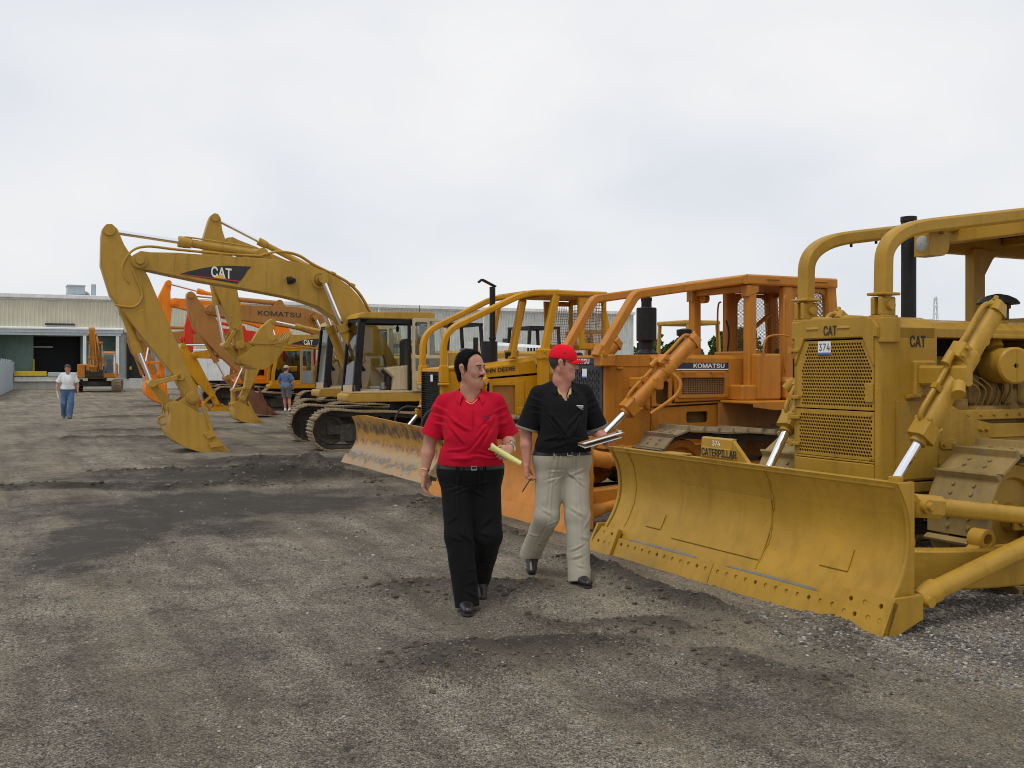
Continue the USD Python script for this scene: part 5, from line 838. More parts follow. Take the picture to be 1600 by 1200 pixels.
# ------------------------------------------------------------------ yellow dozer with rounded sweeps
def yellow_dozer():
    M = 'gold_paint'; th = thing('bulldozer', 'golden yellow bulldozer with a rusty scraped blade and curved sweeps, behind the red shirt', 'bulldozer', (-2.17, 16.4, 0), ROW_RZ, 'bulldozers parked nose out in the row')
    prof = [(-0.03, -0.03), (-0.13, 0.14), (-0.26, 0.34), (-0.30, 0.5), (-0.27, 0.7), (-0.2, 0.86)]
    topf = lambda y: float(np.interp(y, [-1.9, -1.5, -1.2, 0.2, 1.5, 1.9], [0.82, 0.86, 0.87, 0.83, 0.80, 0.78]))
    bl = part(th, 'blade', [moldboard(prof, -1.9, 1.9, 0.03, 40, topf)], 'worn_blade')
    for y in (-1.9, 1.9): part(bl, 'end_plate', prism([(a + 0.006, b) for a, b in smoothline(prof, 4)][4:-3] + [(-0.33, 0.78), (-0.33, 0.05)], y - 0.012, y + 0.012), 'worn_blade')
    for ya, yb in ((-1.92, -0.75), (-0.74, 0.5), (0.51, 1.92)): part(bl, 'cutting_edge', prism([(0.02, -0.03), (-0.004, -0.03), (-0.115, 0.155), (-0.09, 0.165)], ya, yb), 'worn_blade')
    part(bl, 'back_rib', [box(-0.45, -0.31, -1.7, 1.7, 0.42, 0.5, 0.01)], M)
    for s in (-1, 1):
        part(th, 'push_arm', [beam((-0.38, s * 1.35, 0.3), (-2.6, s * 1.25, 0.4), 0.13, 0.2, c=0.02)], M)
        lift_cylinder(th, (-0.55, s * 0.62, 0.45), (-0.98, s * 0.64, 0.93), (-1.58, s * 0.68, 1.46), M, r=0.065, rr=0.03, side=s)
        part(th, 'hose', tube([(-0.98, s * 0.55, 1.0), (-0.7, s * 0.6, 1.02), (-0.55, s * 0.6, 0.85), (-0.5, s * 0.6, 0.5)], 0.018, 8), 'rubber')
    gx = -0.93; W = 0.45
    gd = part(th, 'radiator_guard', [slab_z([(gx, -W + 0.04), (gx - 0.04, -W), (-1.55, -W), (-1.55, W), (gx - 0.04, W), (gx, W - 0.04)], 0.58, 1.66, [[(gx + 0.1, -W + 0.06), (-1.6, -W + 0.06), (-1.6, W - 0.06), (gx + 0.1, W - 0.06)]]), prism([(gx, 1.62), (gx - 0.01, 1.67), (-1.55, 1.725), (-1.55, 1.62)], -W, W, c=0.006)], M)
    gr = part(gd, 'grille', [box(gx - 0.05, gx - 0.03, -W + 0.05, W - 0.05, 0.60, 1.63)] + [prism([(gx - 0.03, z), (gx + 0.008, z + 0.006), (gx + 0.008, z + 0.014), (gx - 0.03, z + 0.022)], -W + 0.07, W - 0.07) for z in np.arange(0.63, 1.60, 0.038)] + [box(gx - 0.03, gx + 0.006, a - 0.012, a + 0.012, 0.62, 1.62) for a in (-W + 0.07, W - 0.07)], 'black_paint')
    part(gd, 'lot_sticker', box(gx + 0.009, gx + 0.012, 0.03, 0.13, 1.46, 1.57), 'sticker_white', 'white lot sticker on the black louvres')
    hd = part(th, 'hood', [panel_x([(-W, 1.50), (-W, 1.60), (-W + 0.06, 1.66), (W - 0.06, 1.66), (W, 1.60), (W, 1.50)], -1.6, -1.56)] + [hullpts([(x, y, z + dz) for x, dz in ((-1.56, 0.05), (-2.62, 0.21)) for y, z in ((-W, 1.46), (-W, 1.60), (-W + 0.06, 1.665), (W - 0.06, 1.665), (W, 1.60), (W, 1.46))] + [(-2.7, y, 1.6) for y in (-W, W)])], M)
    part(hd, 'lettering', text_side('JOHN DEERE', 0.066, -1.60, W + 0.003, 1.585, 0.004, True, 1.18, 0.09), 'decal_black', 'black words JOHN DEERE along the hood')
    for s in (-1, 1):
        sp = part(th, 'side_panel', [prism([(-1.55, 0.65), (-1.55, 1.48), (-2.7, 1.56), (-2.7, 0.65)], s * (W - 0.025), s * W, [rrect(-2.30, -1.74, 0.84, 1.44, 0.01)])], M)
        dr = part(th, 'engine_door', [prism([(-1.78, 0.82), (-1.78, 1.44), (-2.42, 1.47), (-2.42, 0.82)], s * (W + 0.001), s * (W + 0.025), [rrect(-2.25, -1.84, 0.88, 1.39, 0.01)], c=0.005), box(-2.39, -2.28, s * W, s * (W + 0.04), 0.9, 1.02, 0.006), box(-1.82, -1.79, s * W, s * (W + 0.035), 0.9, 1.3, 0.004)], M)
        part(dr, 'door_screen', prism([(-1.82, 0.86), (-1.82, 1.41), (-2.27, 1.41), (-2.27, 0.86)], s * (W - 0.02), s * (W - 0.01)), 'brown_orange')
        part(th, 'ram_boss', balls([((-1.60, s * 0.46, 1.40), 0.09), ((-1.58, s * 0.62, 1.38), 0.08)]), M)
        y = s * 0.45
        p = fillet([(-0.97, y, 1.70), (-0.975, y, 2.26), (-2.40, y * 1.25, 2.93), (-3.0, y * 1.33, 2.95)], 0.28, 8)
        sw = part(th, 'sweep', sweep(p, rect(0.10, 0.10, 0.02), (0, 1, 0)), M)
        part(sw, 'foot', [box(-1.04, -0.91, y - 0.065, y + 0.065, 1.44, 1.72, 0.012), box(-1.05, -0.90, y - 0.08, y + 0.08, 1.40, 1.44, 0.01)], M)
        y1 = s * 0.60
        part(th, 'cage_post', [beam((-2.95, y1, 2.9), (-2.72, y1, 1.9), 0.10, 0.13, c=0.015), box(-2.80, -2.62, y1 - 0.06, y1 + 0.06, 1.0, 1.92, 0.01), box(-2.84, -2.6, y1 - 0.08, y1 + 0.08, 1.82, 2.0, 0.02), bolts([(-2.70, y1 + s * 0.08, z) for z in (1.86, 1.95)], 0.02, 0.02, (0, s, 0))], M)
        part(th, 'cage_post', [beam((-2.40, s * 0.45, 2.78), (-2.22, s * 0.45, 1.84), 0.06, 0.08, c=0.01), box(-2.3, -2.14, s * 0.42, s * 0.48, 1.83, 1.87, 0.006)], M)
        wf = part(th, 'side_screen', prism([(-3.42, 2.0), (-3.38, 2.88), (-3.88, 2.88), (-4.10, 2.0)], y1 - 0.035, y1 + 0.035, [rrect(-3.92, -3.50, 2.1, 2.80, 0.03)], c=0.008), M)
        part(wf, 'screen_mesh', wire_mesh([(-3.5, y1, 2.1), (-3.95, y1, 2.1), (-3.84, y1, 2.8), (-3.48, y1, 2.8)], 0.045, 0.008), 'weathered_mesh')
        part(th, 'fender', [box(-4.1, -2.7, s * 0.5, s * 1.1, 1.12, 1.15, 0.008), box(-4.0, -3.2, s * 0.5, s * 0.8, 1.15, 1.6, 0.03)], M)
        track(th, s * 0.95, 0.5, -1.75, -3.9, 0.46, 0.42, 36, 0.04, as_parts=False, sag=0.04, wheel='gold_paint', ph=0.2)
    part(th, 'roof', [box(-3.95, -2.95, -0.66, 0.66, 2.90, 2.99, 0.02), box(-3.0, -2.42, -0.52, 0.52, 2.945, 2.965)], M)
    part(th, 'crossbar', [box(-2.5, -2.40, -0.6, 0.6, 2.88, 2.95, 0.01)], M)
    rs = part(th, 'rear_screen', panel_x([(-0.6, 2.0), (0.6, 2.0), (0.6, 2.9), (-0.6, 2.9)], -3.95, -3.89, [rrect(-0.54, 0.54, 2.08, 2.82, 0.03)]), M)
    part(rs, 'screen_mesh', wire_mesh([(-3.92, -0.54, 2.08), (-3.92, 0.54, 2.08), (-3.92, 0.54, 2.82), (-3.92, -0.54, 2.82)], 0.05, 0.008), 'weathered_mesh')
    mf = part(th, 'muffler', [lathe([(0.02, 0), (0.135, 0), (0.14, 0.03), (0.14, 0.97), (0.135, 1), (0.02, 1)], (-2.0, 0, 1.75), (-2.0, 0, 2.13), 28)], 'black_paint')
    part(mf, 'pipe', [cyl((-2.06, 0, 2.12), (-2.06, 0, 3.05), 0.05), cyl((-2.06, 0, 2.16), (-2.06, 0, 2.20), 0.062)], 'black_paint')
    part(mf, 'rain_cap', [beam((-2.11, 0, 3.06), (-1.86, 0, 3.17), 0.11, 0.02), beam((-1.86, 0, 3.17), (-1.80, 0, 3.12), 0.06, 0.03)], 'black_paint')
    part(th, 'intake_pipe', [cyl((-2.45, -0.15, 1.8), (-2.45, -0.15, 1.95), 0.07)], 'black_paint')
    part(th, 'engine_block', box(-2.7, -1.2, -0.33, 0.33, 0.7, 1.5, 0.03), 'engine_paint'); part(th, 'chassis', [box(-4.0, -1.0, -0.45, 0.45, 0.45, 0.66, 0.02), box(-4.0, -2.7, -0.5, 0.5, 0.66, 1.13, 0.03)], M)
    part(th, 'seat', [box(-3.65, -3.25, -0.25, 0.25, 1.35, 1.47, 0.04), box(-3.72, -3.6, -0.25, 0.25, 1.45, 1.95, 0.04)], 'seat_vinyl')
    part(th, 'dash', [box(-2.95, -2.7, -0.42, 0.42, 1.15, 1.75, 0.03)], 'black_paint')
# ------------------------------------------------------------------ excavators: one skeleton, posed about its pins
T_ = {k: np.array(v) for k, v in dict(foot=(-3.85, 1.6), tip=(1.3, 3.78), pin=(0.30, 1.09), stop=(1.85, 4.35), boompin=(-2.3, 3.54), cylbase=(-3.30, 1.22), armbase=(-1.13, 4.05), link=(0.53, 1.51), q=(1.06, 1.38), bpin=(0.69, 0.90), bcyl=(1.70, 3.12)).items()}
BOOM = [(1.44, 3.72), (1.42, 3.88), (1.28, 3.97), (1.1, 3.955), (0.59, 3.97), (-0.26, 3.95), (-1.13, 3.94), (-1.6, 3.92), (-2.04, 3.86), (-2.40, 3.74), (-2.70, 3.60), (-2.95, 3.44), (-3.17, 3.22), (-3.45, 2.80), (-3.78, 2.25), (-4.08, 1.72), (-4.06, 1.48), (-3.86, 1.38), (-3.62, 1.52), (-3.25, 2.12), (-3.0, 2.42), (-2.7, 2.70), (-2.28, 2.97), (-1.9, 3.09), (-1.58, 3.16), (-0.69, 3.3), (0.17, 3.42), (0.79, 3.53), (1.1, 3.59), (1.28, 3.60)]
STICK = [(1.80, 4.47), (1.90, 4.46), (1.97, 4.36), (1.99, 4.22), (2.0, 3.66), (1.83, 3.09), (1.25, 2.28), (0.65, 1.53), (0.50, 1.22), (0.44, 1.04), (0.30, 0.97), (0.19, 1.02), (0.18, 1.16), (0.48, 1.92), (0.8, 2.68), (1.12, 3.45), (1.2, 3.6), (1.44, 3.86), (1.58, 4.08), (1.70, 4.38)]
BSIDE = [(0.17, 1.12), (0.30, 1.20), (0.42, 1.12), (0.58, 1.0), (0.66, 1.03), (0.79, 0.93), (0.77, 0.72), (0.79, 0.46), (0.72, 0.30), (0.60, 0.19), (0.43, 0.10), (0.25, 0.035), (0.05, -0.005), (-0.13, -0.03), (-0.38, -0.035), (-0.28, 0.06), (-0.09, 0.30), (0.04, 0.68)]
BSHELL = [(0.66, 0.97), (0.755, 0.88), (0.765, 0.72), (0.78, 0.46), (0.71, 0.31), (0.59, 0.20), (0.43, 0.11), (0.25, 0.045), (0.05, 0.0), (-0.13, -0.022), (-0.36, -0.03)]
def excavator(name, label, org, par, C, rz=ROW_RZ, decal=None, house=(1.0, 0.0), yaw=0.0, shoes=False, near=False, trk=0.0, slim=1.0, bucket_mat=None, bucket_w=0.55, blade=False, text=None, group='excavators parked in the row'):
    ox, oz, s, ba, sa, bk = par; hs, hx = house
    th = thing(name, label, 'excavator', (org[0], org[1], 0), rz, group)
    def rot(p, c, a): p = np.asarray(p, float); d = p - c; return np.stack([c[0] + math.cos(a) * d[..., 0] - math.sin(a) * d[..., 1], c[1] + math.sin(a) * d[..., 0] + math.cos(a) * d[..., 1]], -1)
    base = lambda p: np.array([ox, oz]) + s * np.asarray(p, float)
    fb = lambda p: base(rot(p, T_['foot'], ba))
    fs = lambda p: base(rot(rot(p, T_['tip'], sa), T_['foot'], ba))
    fk = lambda p: base(rot(rot(rot(p, T_['pin'], bk), T_['tip'], sa), T_['foot'], ba))
    P3 = lambda q, y: np.array([q[0], y * s, q[1]])
    def ext(poly, f, a, b, c=0.012 * s, holes=()): return prism(f(np.array(poly)), a * s, b * s, holes, c)
    M = C['boom']
    bo = part(th, 'boom', [ext(BOOM, fb, -0.21, 0.21)], M)
    part(bo, 'tip_boss', [cyl(P3(fb(T_['tip']), -0.25), P3(fb(T_['tip']), 0.25), 0.15 * s), cyl(P3(fb(T_['tip']), -0.31), P3(fb(T_['tip']), 0.31), 0.075 * s)], M)
    part(bo, 'ram_boss', [cyl(P3(fb(T_['boompin']), -0.25), P3(fb(T_['boompin']), 0.25), 0.19 * s, 0.19 * s), cyl(P3(fb(T_['boompin']), -0.52), P3(fb(T_['boompin']), 0.52), 0.10 * s), cyl(P3(fb(T_['boompin']), -0.25), P3(fb(T_['boompin']), 0.25), 0.14 * s)], M)
    parts(bo, 'ram_bracket', [ext([(-0.86, 3.93), (-1.02, 4.12), (-1.20, 4.14), (-1.32, 3.93)], fb, q, q + 0.05) for q in (-0.15, 0.10)], M)
    if near:
        part(bo, 'weld_line', [prism(fb(np.array([(a, b), (a + 0.012, b), (c + 0.012, d), (c, d)])), -0.214 * s, 0.214 * s) for a, b, c, d in ((0.62, 3.95, 0.66, 3.53), (-1.20, 3.92, -1.16, 3.25))] , M)
        part(bo, 'work_lamp', [cyl(P3(fb((-1.74, 3.50)), 0.21), P3(fb((-1.72, 3.50)), 0.30), 0.05), cyl(P3(fb((-1.70, 3.51)), 0.26), P3(fb((-1.60, 3.50)), 0.26), 0.075)], 'black_paint')
        for y in (0.10, 0.17):
            part(bo, 'oil_line', tube([P3(fb(q), y) for q in ((1.5, 3.35), (1.62, 3.62), (1.45, 3.95), (1.15, 4.07), (0.6, 4.04), (-0.3, 4.0), (-1.1, 3.99))], 0.022, 8), M)
            part(bo, 'oil_line', tube([P3(fb(q), y) for q in ((-1.05, 4.0), (-1.45, 4.10), (-1.85, 4.05), (-2.2, 3.86), (-2.75, 3.62), (-3.0, 3.47), (-3.23, 3.24), (-3.5, 2.8))], 0.024, 8), M)
        parts(bo, 'pipe_clamp', [ext([(x, z), (x - 0.10, z - 0.03), (x - 0.12, z + 0.02), (x - 0.02, z + 0.06)], fb, 0.06, 0.2) for x, z in ((-2.55, 3.68), (-2.98, 3.45), (-0.2, 3.95))], M)
    # booms rams (pair)
    for q in (-1, 1):
        y = 0.43 * q; a = base(T_['cylbase']) if True else 0; b = fb(T_['boompin']); d = (b - a) / np.linalg.norm(b - a); L = np.linalg.norm(b - a); g = a + d * min(L * 0.60, 1.50 * s)
        rm = part(th, 'boom_ram', [cyl(P3(a, y / 1.0), P3(g, y), 0.095 * s), lathe([(0.03, 0), (0.115 * s, 0), (0.115 * s, 1), (0.03, 1)], P3(g - d * 0.16 * s, y), P3(g, y), 20)], M)
        part(rm, 'rod', cyl(P3(g, y), P3(b, y), 0.05 * s), 'chrome')
        part(rm, 'rod_eye', cyl(P3(b, y - 0.07), P3(b, y + 0.07), 0.10 * s), M)
    a = fb(T_['armbase']); b = fs(T_['stop']); d = (b - a) / np.linalg.norm(b - a); L = np.linalg.norm(b - a); g = a + d * min(0.58 * L, 1.68 * s)
    rm = part(th, 'arm_ram', [cyl(P3(a, 0), P3(g, 0), 0.085 * s), lathe([(0.03, 0), (0.105 * s, 0), (0.115 * s, 0.5), (0.115 * s, 1), (0.03, 1)], P3(g - d * 0.25 * s, 0), P3(g, 0), 20), cyl(P3(a, -0.1), P3(a, 0.1), 0.12 * s)] + ([tube([P3(a + d * 0.2 + np.array([-d[1], d[0]]) * 0.11, 0.05), P3(a + d * 1.3 + np.array([-d[1], d[0]]) * 0.11, 0.05), P3(g - d * 0.1 + np.array([-d[1], d[0]]) * 0.1, 0.05)], 0.018, 6)] if near else []), M)
    part(rm, 'rod', cyl(P3(g, 0), P3(b, 0), 0.05 * s), 'chrome')
    ax_ = (T_['pin'] - T_['stop']) / np.linalg.norm(T_['pin'] - T_['stop']); SP = np.array(STICK); rel = SP - T_['stop']; al_ = rel @ ax_; SP = T_['stop'] + al_[:, None] * ax_ + (rel - al_[:, None] * ax_) * slim
    stk = part(th, 'stick', [ext(SP, fs, -0.17, 0.17)], C.get('stick', M))
    parts(stk, 'pin_boss', [cyl(P3(fs(T_[k]), -w), P3(fs(T_[k]), w), r * s) for k, w, r in (('pin', 0.34, 0.085), ('stop', 0.2, 0.11), ('link', 0.25, 0.075))], C.get('stick', M))
    if near: part(stk, 'oil_line', tube([P3(fs(q), 0.19) for q in ((1.42, 3.6), (1.35, 3.4), (1.25, 3.1), (1.4, 2.88), (1.75, 2.9))], 0.02, 8), M)
    lk = fs(T_['link']); bp = fk(T_['bpin']); r1, r2 = 0.546 * s, 0.606 * s; dv = bp - lk; dist = np.clip(np.linalg.norm(dv), abs(r1 - r2) + 1e-3, r1 + r2 - 1e-3); u = dv / np.linalg.norm(dv)
    aa = (r1 ** 2 - r2 ** 2 + dist ** 2) / (2 * dist); hh = math.sqrt(max(r1 ** 2 - aa ** 2, 0)); pr = np.array([-u[1], u[0]]); cand = [lk + u * aa + pr * hh * q for q in (1, -1)]; ref = fs((1.2, 1.7)); Q = min(cand, key=lambda c: np.linalg.norm(c - ref))
    for q in (-1, 1): part(th, 'guide_link', [beam(P3(lk, 0.225 * q), P3(Q, 0.225 * q), 0.05 * s, 0.10 * s, c=0.008)], M)
    part(th, 'push_link', [beam(P3(Q, 0), P3(bp, 0), 0.24 * s, 0.15 * s, 0.24 * s, 0.18 * s, c=0.02), cyl(P3(Q, -0.27), P3(Q, 0.27), 0.075 * s), cyl(P3(bp, -0.34), P3(bp, 0.34), 0.085 * s)], M)
    a = fs(T_['bcyl']); b = Q; d = (b - a) / np.linalg.norm(b - a); L = np.linalg.norm(b - a); g = a + d * min(0.72 * L, 1.22 * s)
    rm = part(th, 'bucket_ram', [cyl(P3(a, 0), P3(g, 0), 0.075 * s), lathe([(0.03, 0), (0.10 * s, 0), (0.10 * s, 1), (0.03, 1)], P3(g - d * 0.22 * s, 0), P3(g, 0), 20), cyl(P3(a, -0.15), P3(a, 0.15), 0.10 * s)], M)
    part(rm, 'rod', cyl(P3(g, 0), P3(b, 0), 0.045 * s), 'chrome')
    W = bucket_w; B = bucket_mat or M; sh = np.array(BSHELL); tg = np.gradient(sh, axis=0); tg /= np.linalg.norm(tg, axis=1, keepdims=True); inn = sh + np.stack([tg[:, 1], -tg[:, 0]], 1) * -0.03
    cg = sh.mean(0) * 0 + np.array([0.2, 0.5]); inn = sh + (cg - sh) / np.linalg.norm(cg - sh, axis=1, keepdims=True) * 0.03
    bkt = part(th, 'bucket', [ext(np.vstack([sh, inn[::-1]]), fk, -W, W, 0)], B)
    for q in (-1, 1):
        part(bkt, 'bucket_side', [ext(BSIDE[3:], fk, q * W - 0.015, q * W + 0.015, 0), ext([(-0.28, 0.06), (-0.09, 0.30), (0.04, 0.68), (0.13, 0.98), (0.20, 0.96), (0.03, 0.45), (-0.16, 0.10)], fk, q * W - 0.03, q * W + 0.03, 0), ext([(-0.30, -0.02), (-0.42, -0.04), (-0.30, 0.09), (-0.12, 0.30), (0.0, 0.26), (-0.05, 0.1)], fk, q * W - 0.024, q * W + 0.024, 0)], B)
        part(bkt, 'hanger', [ext([(0.17, 1.12), (0.30, 1.20), (0.42, 1.12), (0.58, 1.02), (0.66, 1.04), (0.80, 0.95), (0.77, 0.75), (0.50, 0.6), (0.20, 0.8)], fk, q * 0.27 - 0.02, q * 0.27 + 0.02, 0), ext(circ(0.30, 1.09, 0.13, 16), fk, q * 0.27 - 0.05, q * 0.27 + 0.05, 0), ext(circ(0.69, 0.90, 0.12, 16), fk, q * 0.27 - 0.045, q * 0.27 + 0.045, 0)], B)
        if near: parts(bkt, 'side_cutter', [ext([(x, z), (x - 0.10, z - 0.10), (x + 0.10, z - 0.16), (x + 0.17, z - 0.05)], fk, q * W - 0.05, q * W + 0.05, 0) for x, z in ((-0.02, 0.44),)] + [ext([(-0.16, 0.22), (-0.24, 0.13), (0.02, 0.10), (0.06, 0.2)], fk, q * W - 0.05, q * W + 0.05, 0)], B)
    for k in range(5):
        y = -W * 0.9 + W * 1.8 * k / 4
        part(bkt, 'tooth', hullpts([P3(fk(p), yy) for p, ws in (((-0.22, 0.02), 0.05), ((-0.22, -0.055), 0.05), ((-0.40, -0.0), 0.045), ((-0.40, -0.06), 0.045), ((-0.58, -0.045), 0.03), ((-0.58, -0.06), 0.03)) for yy in (y - ws, y + ws)]), B)
    if near: part(bkt, 'lifting_ring', tube([P3(fk(q), 0) for q in ((0.80, 0.72), (0.90, 0.70), (0.92, 0.60), (0.85, 0.55), (0.79, 0.58))], 0.022, 8), B)
    if decal:
        pn = [(0.55, 3.545), (0.36, 3.61), (0.12, 3.68), (-0.10, 3.725), (-0.40, 3.755), (-0.87, 3.76), (-0.78, 3.66), (-0.70, 3.52), (-0.585, 3.395)]
        dc = part(bo, 'decal', ext(pn, fb, 0.2115, 0.214, 0), 'decal_black', 'black pennant decal with the white three letter maker logo')
        part(dc, 'stripe', ext([(0.51, 3.535), (0.49, 3.548), (-0.64, 3.455), (-0.62, 3.437)], fb, 0.2145, 0.216, 0), 'decal_red')
        tx = text_side(decal, 0.20 * s, 0, 0, 0, 0.003, True, 0.74); v = np.array(tx.vertices); v2 = np.array([[-0.05, 3.525]]) + np.stack([v[:, 0], v[:, 2] - v[:, 0] * -0.085], 1) / s; q = fb(v2)
        part(dc, 'lettering', trimesh.Trimesh(np.stack([q[:, 0], 0.2165 * s + v[:, 1], q[:, 1]], 1), tx.faces, process=False), 'decal_white')
        part(dc, 'triangle', ext([(-0.12, 3.50), (-0.36, 3.48), (-0.24, 3.58)], fb, 0.222, 0.224, 0), 'decal_yellow')
    if text:
        tx = text_side(text, 0.155 * s, 0, 0, 0, 0.003, True, 1.45); v = np.array(tx.vertices); v2 = np.array([[-0.30, 3.62]]) + np.stack([v[:, 0], v[:, 2] - v[:, 0] * -0.05], 1) / s; q = fb(v2)
        part(bo, 'lettering', trimesh.Trimesh(np.stack([q[:, 0], 0.2135 * s + v[:, 1], q[:, 1]], 1), tx.faces, process=False), 'dark_steel', 'faded dark word KOMATSU')
    # house
    H = lambda x: x * hs + hx
    def hb(x0, x1, y0, y1, z0, z1, c=0.02): return box(H(x0), H(x1), y0 * hs, y1 * hs, z0 * hs, z1 * hs, c * hs)
    def hp(poly, y0, y1, holes=(), c=0.0): return prism([(H(a), b * hs) for a, b in poly], y0 * hs, y1 * hs, [[(H(a), b * hs) for a, b in h] for h in holes], c)
    dk = part(th, 'deck', [hp(rrect(-7.0, -2.57, 0.98, 1.155, 0.06), 0.55, 1.28, c=0.01), hp(rrect(-7.0, -3.2, 0.98, 1.155, 0.06), -1.28, -0.5, c=0.01), hb(-7.0, -3.3, -0.5, 0.55, 0.95, 1.2)], C['body'])
    parts(th, 'body', [hb(-7.0, -4.75, 0.45, 1.25, 1.16, 2.05, 0.05), hb(-6.6, -3.4, -1.25, -0.45, 1.16, 1.95, 0.05), hb(-7.0, -5.2, -0.5, 0.5, 1.2, 2.0, 0.05)], C['body'])
    cw = hullpts([(H(x), y * hs, z * hs) for x, y in [(-7.0, -1.3), (-7.0, 1.3), (-7.55, -0.9), (-7.55, 0.9), (-7.7, 0), (-7.4, 1.15), (-7.4, -1.15)] for z in (0.95, 1.9)]); part(th, 'counterweight', cw, C['body'])
    part(th, 'exhaust', cyl((H(-6.3), -0.6 * hs, 1.9 * hs), (H(-6.3), -0.6 * hs, 2.4 * hs), 0.06), 'black_paint')
    part(th, 'swing_ring', cyl((H(-4.6), 0, 0.75 * hs), (H(-4.6), 0, 0.97 * hs), 0.62 * hs, n=32), 'dark_steel')
    cy0, cy1 = 0.42, 1.22
    F0, F1, FP = C['frame'], C['post'], C['body']
    cb = part(th, 'cab', [hb(-4.55, -2.72, cy0, cy1, 1.16, 1.21, 0.01), hp([(-4.40, 1.2), (-4.40, 2.72), (-4.48, 2.72), (-4.55, 1.2)], cy0, cy0 + 0.06), hp([(-4.40, 1.2), (-4.40, 2.72), (-4.48, 2.72), (-4.55, 1.2)], cy1 - 0.06, cy1), hb(-4.53, -4.42, cy0, cy1, 1.2, 1.75, 0.01), hp([(-2.72, 1.2), (-2.72, 1.32), (-2.78, 1.32), (-2.8, 1.2)], cy0, cy1), hb(-4.5, -2.8, cy0, cy0 + 0.04, 1.2, 1.62, 0.005)], F0)
    rf = part(cb, 'roof', [hp([(-2.80, 2.70), (-2.84, 2.77), (-2.96, 2.83), (-4.40, 2.86), (-4.50, 2.84), (-4.50, 2.70)], cy0 - 0.01, cy1 + 0.01, c=0.015)], FP)
    for y in (cy0, cy1 - 0.07): part(cb, 'front_post', [hp([(-2.70, 1.2), (-2.82, 2.6), (-2.90, 2.70), (-3.05, 2.70), (-2.97, 2.62), (-2.86, 1.2)] if near or F1 == 'black_paint' else [(-2.66, 1.3), (-2.68, 1.7), (-2.92, 2.70), (-3.02, 2.70), (-2.82, 1.7), (-2.80, 1.3)], y, y + 0.07)], F1)
    part(cb, 'top_rail', [hb(-4.45, -2.85, cy1 - 0.07, cy1, 2.60, 2.70, 0.01), hb(-4.45, -2.85, cy0, cy0 + 0.07, 2.60, 2.70, 0.01), hb(-2.95, -2.86, cy0, cy1, 2.62, 2.70, 0.01)], F1)
    part(cb, 'middle_post', [hb(-3.97, -3.91, cy1 - 0.07, cy1, 1.2, 2.62, 0.01)], F1)
    part(cb, 'front_window', hp([(-2.735, 1.32), (-2.86, 2.62), (-2.866, 2.62), (-2.741, 1.32)], cy0 + 0.07, cy1 - 0.07), 'glass')
    part(cb, 'side_window', hp([(-2.85, 1.62), (-2.96, 2.6), (-4.38, 2.6), (-4.42, 1.62)], cy0 + 0.02, cy0 + 0.026), 'glass')
    part(cb, 'rear_window', hp([(-4.41, 1.76), (-4.40, 2.6), (-4.406, 2.6), (-4.416, 1.76)], cy0 + 0.07, cy1 - 0.07), 'glass')
    dm = C['door']
    if near or C.get('open'):
        dr = part(cb, 'door', hp([(-3.97, 1.19), (-3.97, 2.70), (-4.02, 2.73), (-4.64, 2.72), (-4.72, 2.2), (-4.78, 1.9), (-4.78, 1.19)], cy1 + 0.05, cy1 + 0.09, [rrect(-4.30, -4.03, 1.95, 2.64, 0.04), [(-4.36, 1.95), (-4.36, 2.66), (-4.58, 2.66), (-4.68, 1.95)], [(-4.04, 1.62), (-4.04, 1.87), (-4.70, 1.87), (-4.70, 1.76), (-4.5, 1.62)]], c=0.008), dm)
        part(dr, 'door_glass', hp([(-4.0, 1.58), (-4.0, 2.68), (-4.60, 2.68), (-4.72, 1.9), (-4.72, 1.6)], cy1 + 0.065, cy1 + 0.07), 'glass')
        part(dr, 'door_pocket', [hp(rrect(-4.72, -4.06, 1.24, 1.46, 0.05), cy1 + 0.085, cy1 + 0.12, c=0.01), hp([(-4.03, 1.88), (-4.03, 1.93), (-4.74, 1.93), (-4.72, 1.88)], cy1 + 0.09, cy1 + 0.11)], dm)
    else:
        dr = part(cb, 'door', hp([(-3.97, 1.19), (-3.97, 2.66), (-4.45, 2.66), (-4.5, 1.19)], cy1 - 0.04, cy1 + 0.01, [rrect(-4.42, -4.02, 1.75, 2.6, 0.05)]), dm)
        part(dr, 'door_glass', hp([(-4.0, 1.72), (-4.0, 2.62), (-4.44, 2.62), (-4.46, 1.72)], cy1 - 0.02, cy1 - 0.014), 'glass')
        part(cb, 'door_window', hp([(-2.86, 1.32), (-2.98, 2.6), (-3.91, 2.6), (-3.91, 1.32)], cy1 - 0.03, cy1 - 0.024), 'glass')
        part(cb, 'sill_panel', hp([(-2.74, 1.2), (-2.75, 1.34), (-3.95, 1.34), (-3.95, 1.2)], cy1 - 0.05, cy1 - 0.01), FP)
    part(cb, 'seat', [hb(-3.95, -3.5, 0.62, 1.02, 1.55, 1.68, 0.05), hb(-4.05, -3.92, 0.62, 1.02, 1.62, 2.3, 0.05), hb(-3.9, -3.55, 0.68, 0.96, 1.3, 1.55, 0.03)], 'seat_vinyl')
    tr = C.get('trim', 'beige_trim')
    part(cb, 'console', [hp([(-3.40, 1.68), (-3.95, 1.74), (-3.95, 1.22), (-3.60, 1.22), (-3.62, 1.48)], 1.0, 1.14, c=0.015)], tr); part(cb, 'console', [hp([(-3.40, 1.68), (-3.95, 1.74), (-3.95, 1.22), (-3.60, 1.22), (-3.62, 1.48)], 0.5, 0.62, c=0.015)], tr)
    part(cb, 'front_console', [hp([(-2.86, 1.22), (-2.9, 1.62), (-3.25, 1.84), (-3.32, 1.60), (-3.22, 1.22)], 0.47, 0.56, c=0.01), hb(-3.3, -2.8, 0.5, 1.15, 1.21, 1.24, 0.005)], tr)
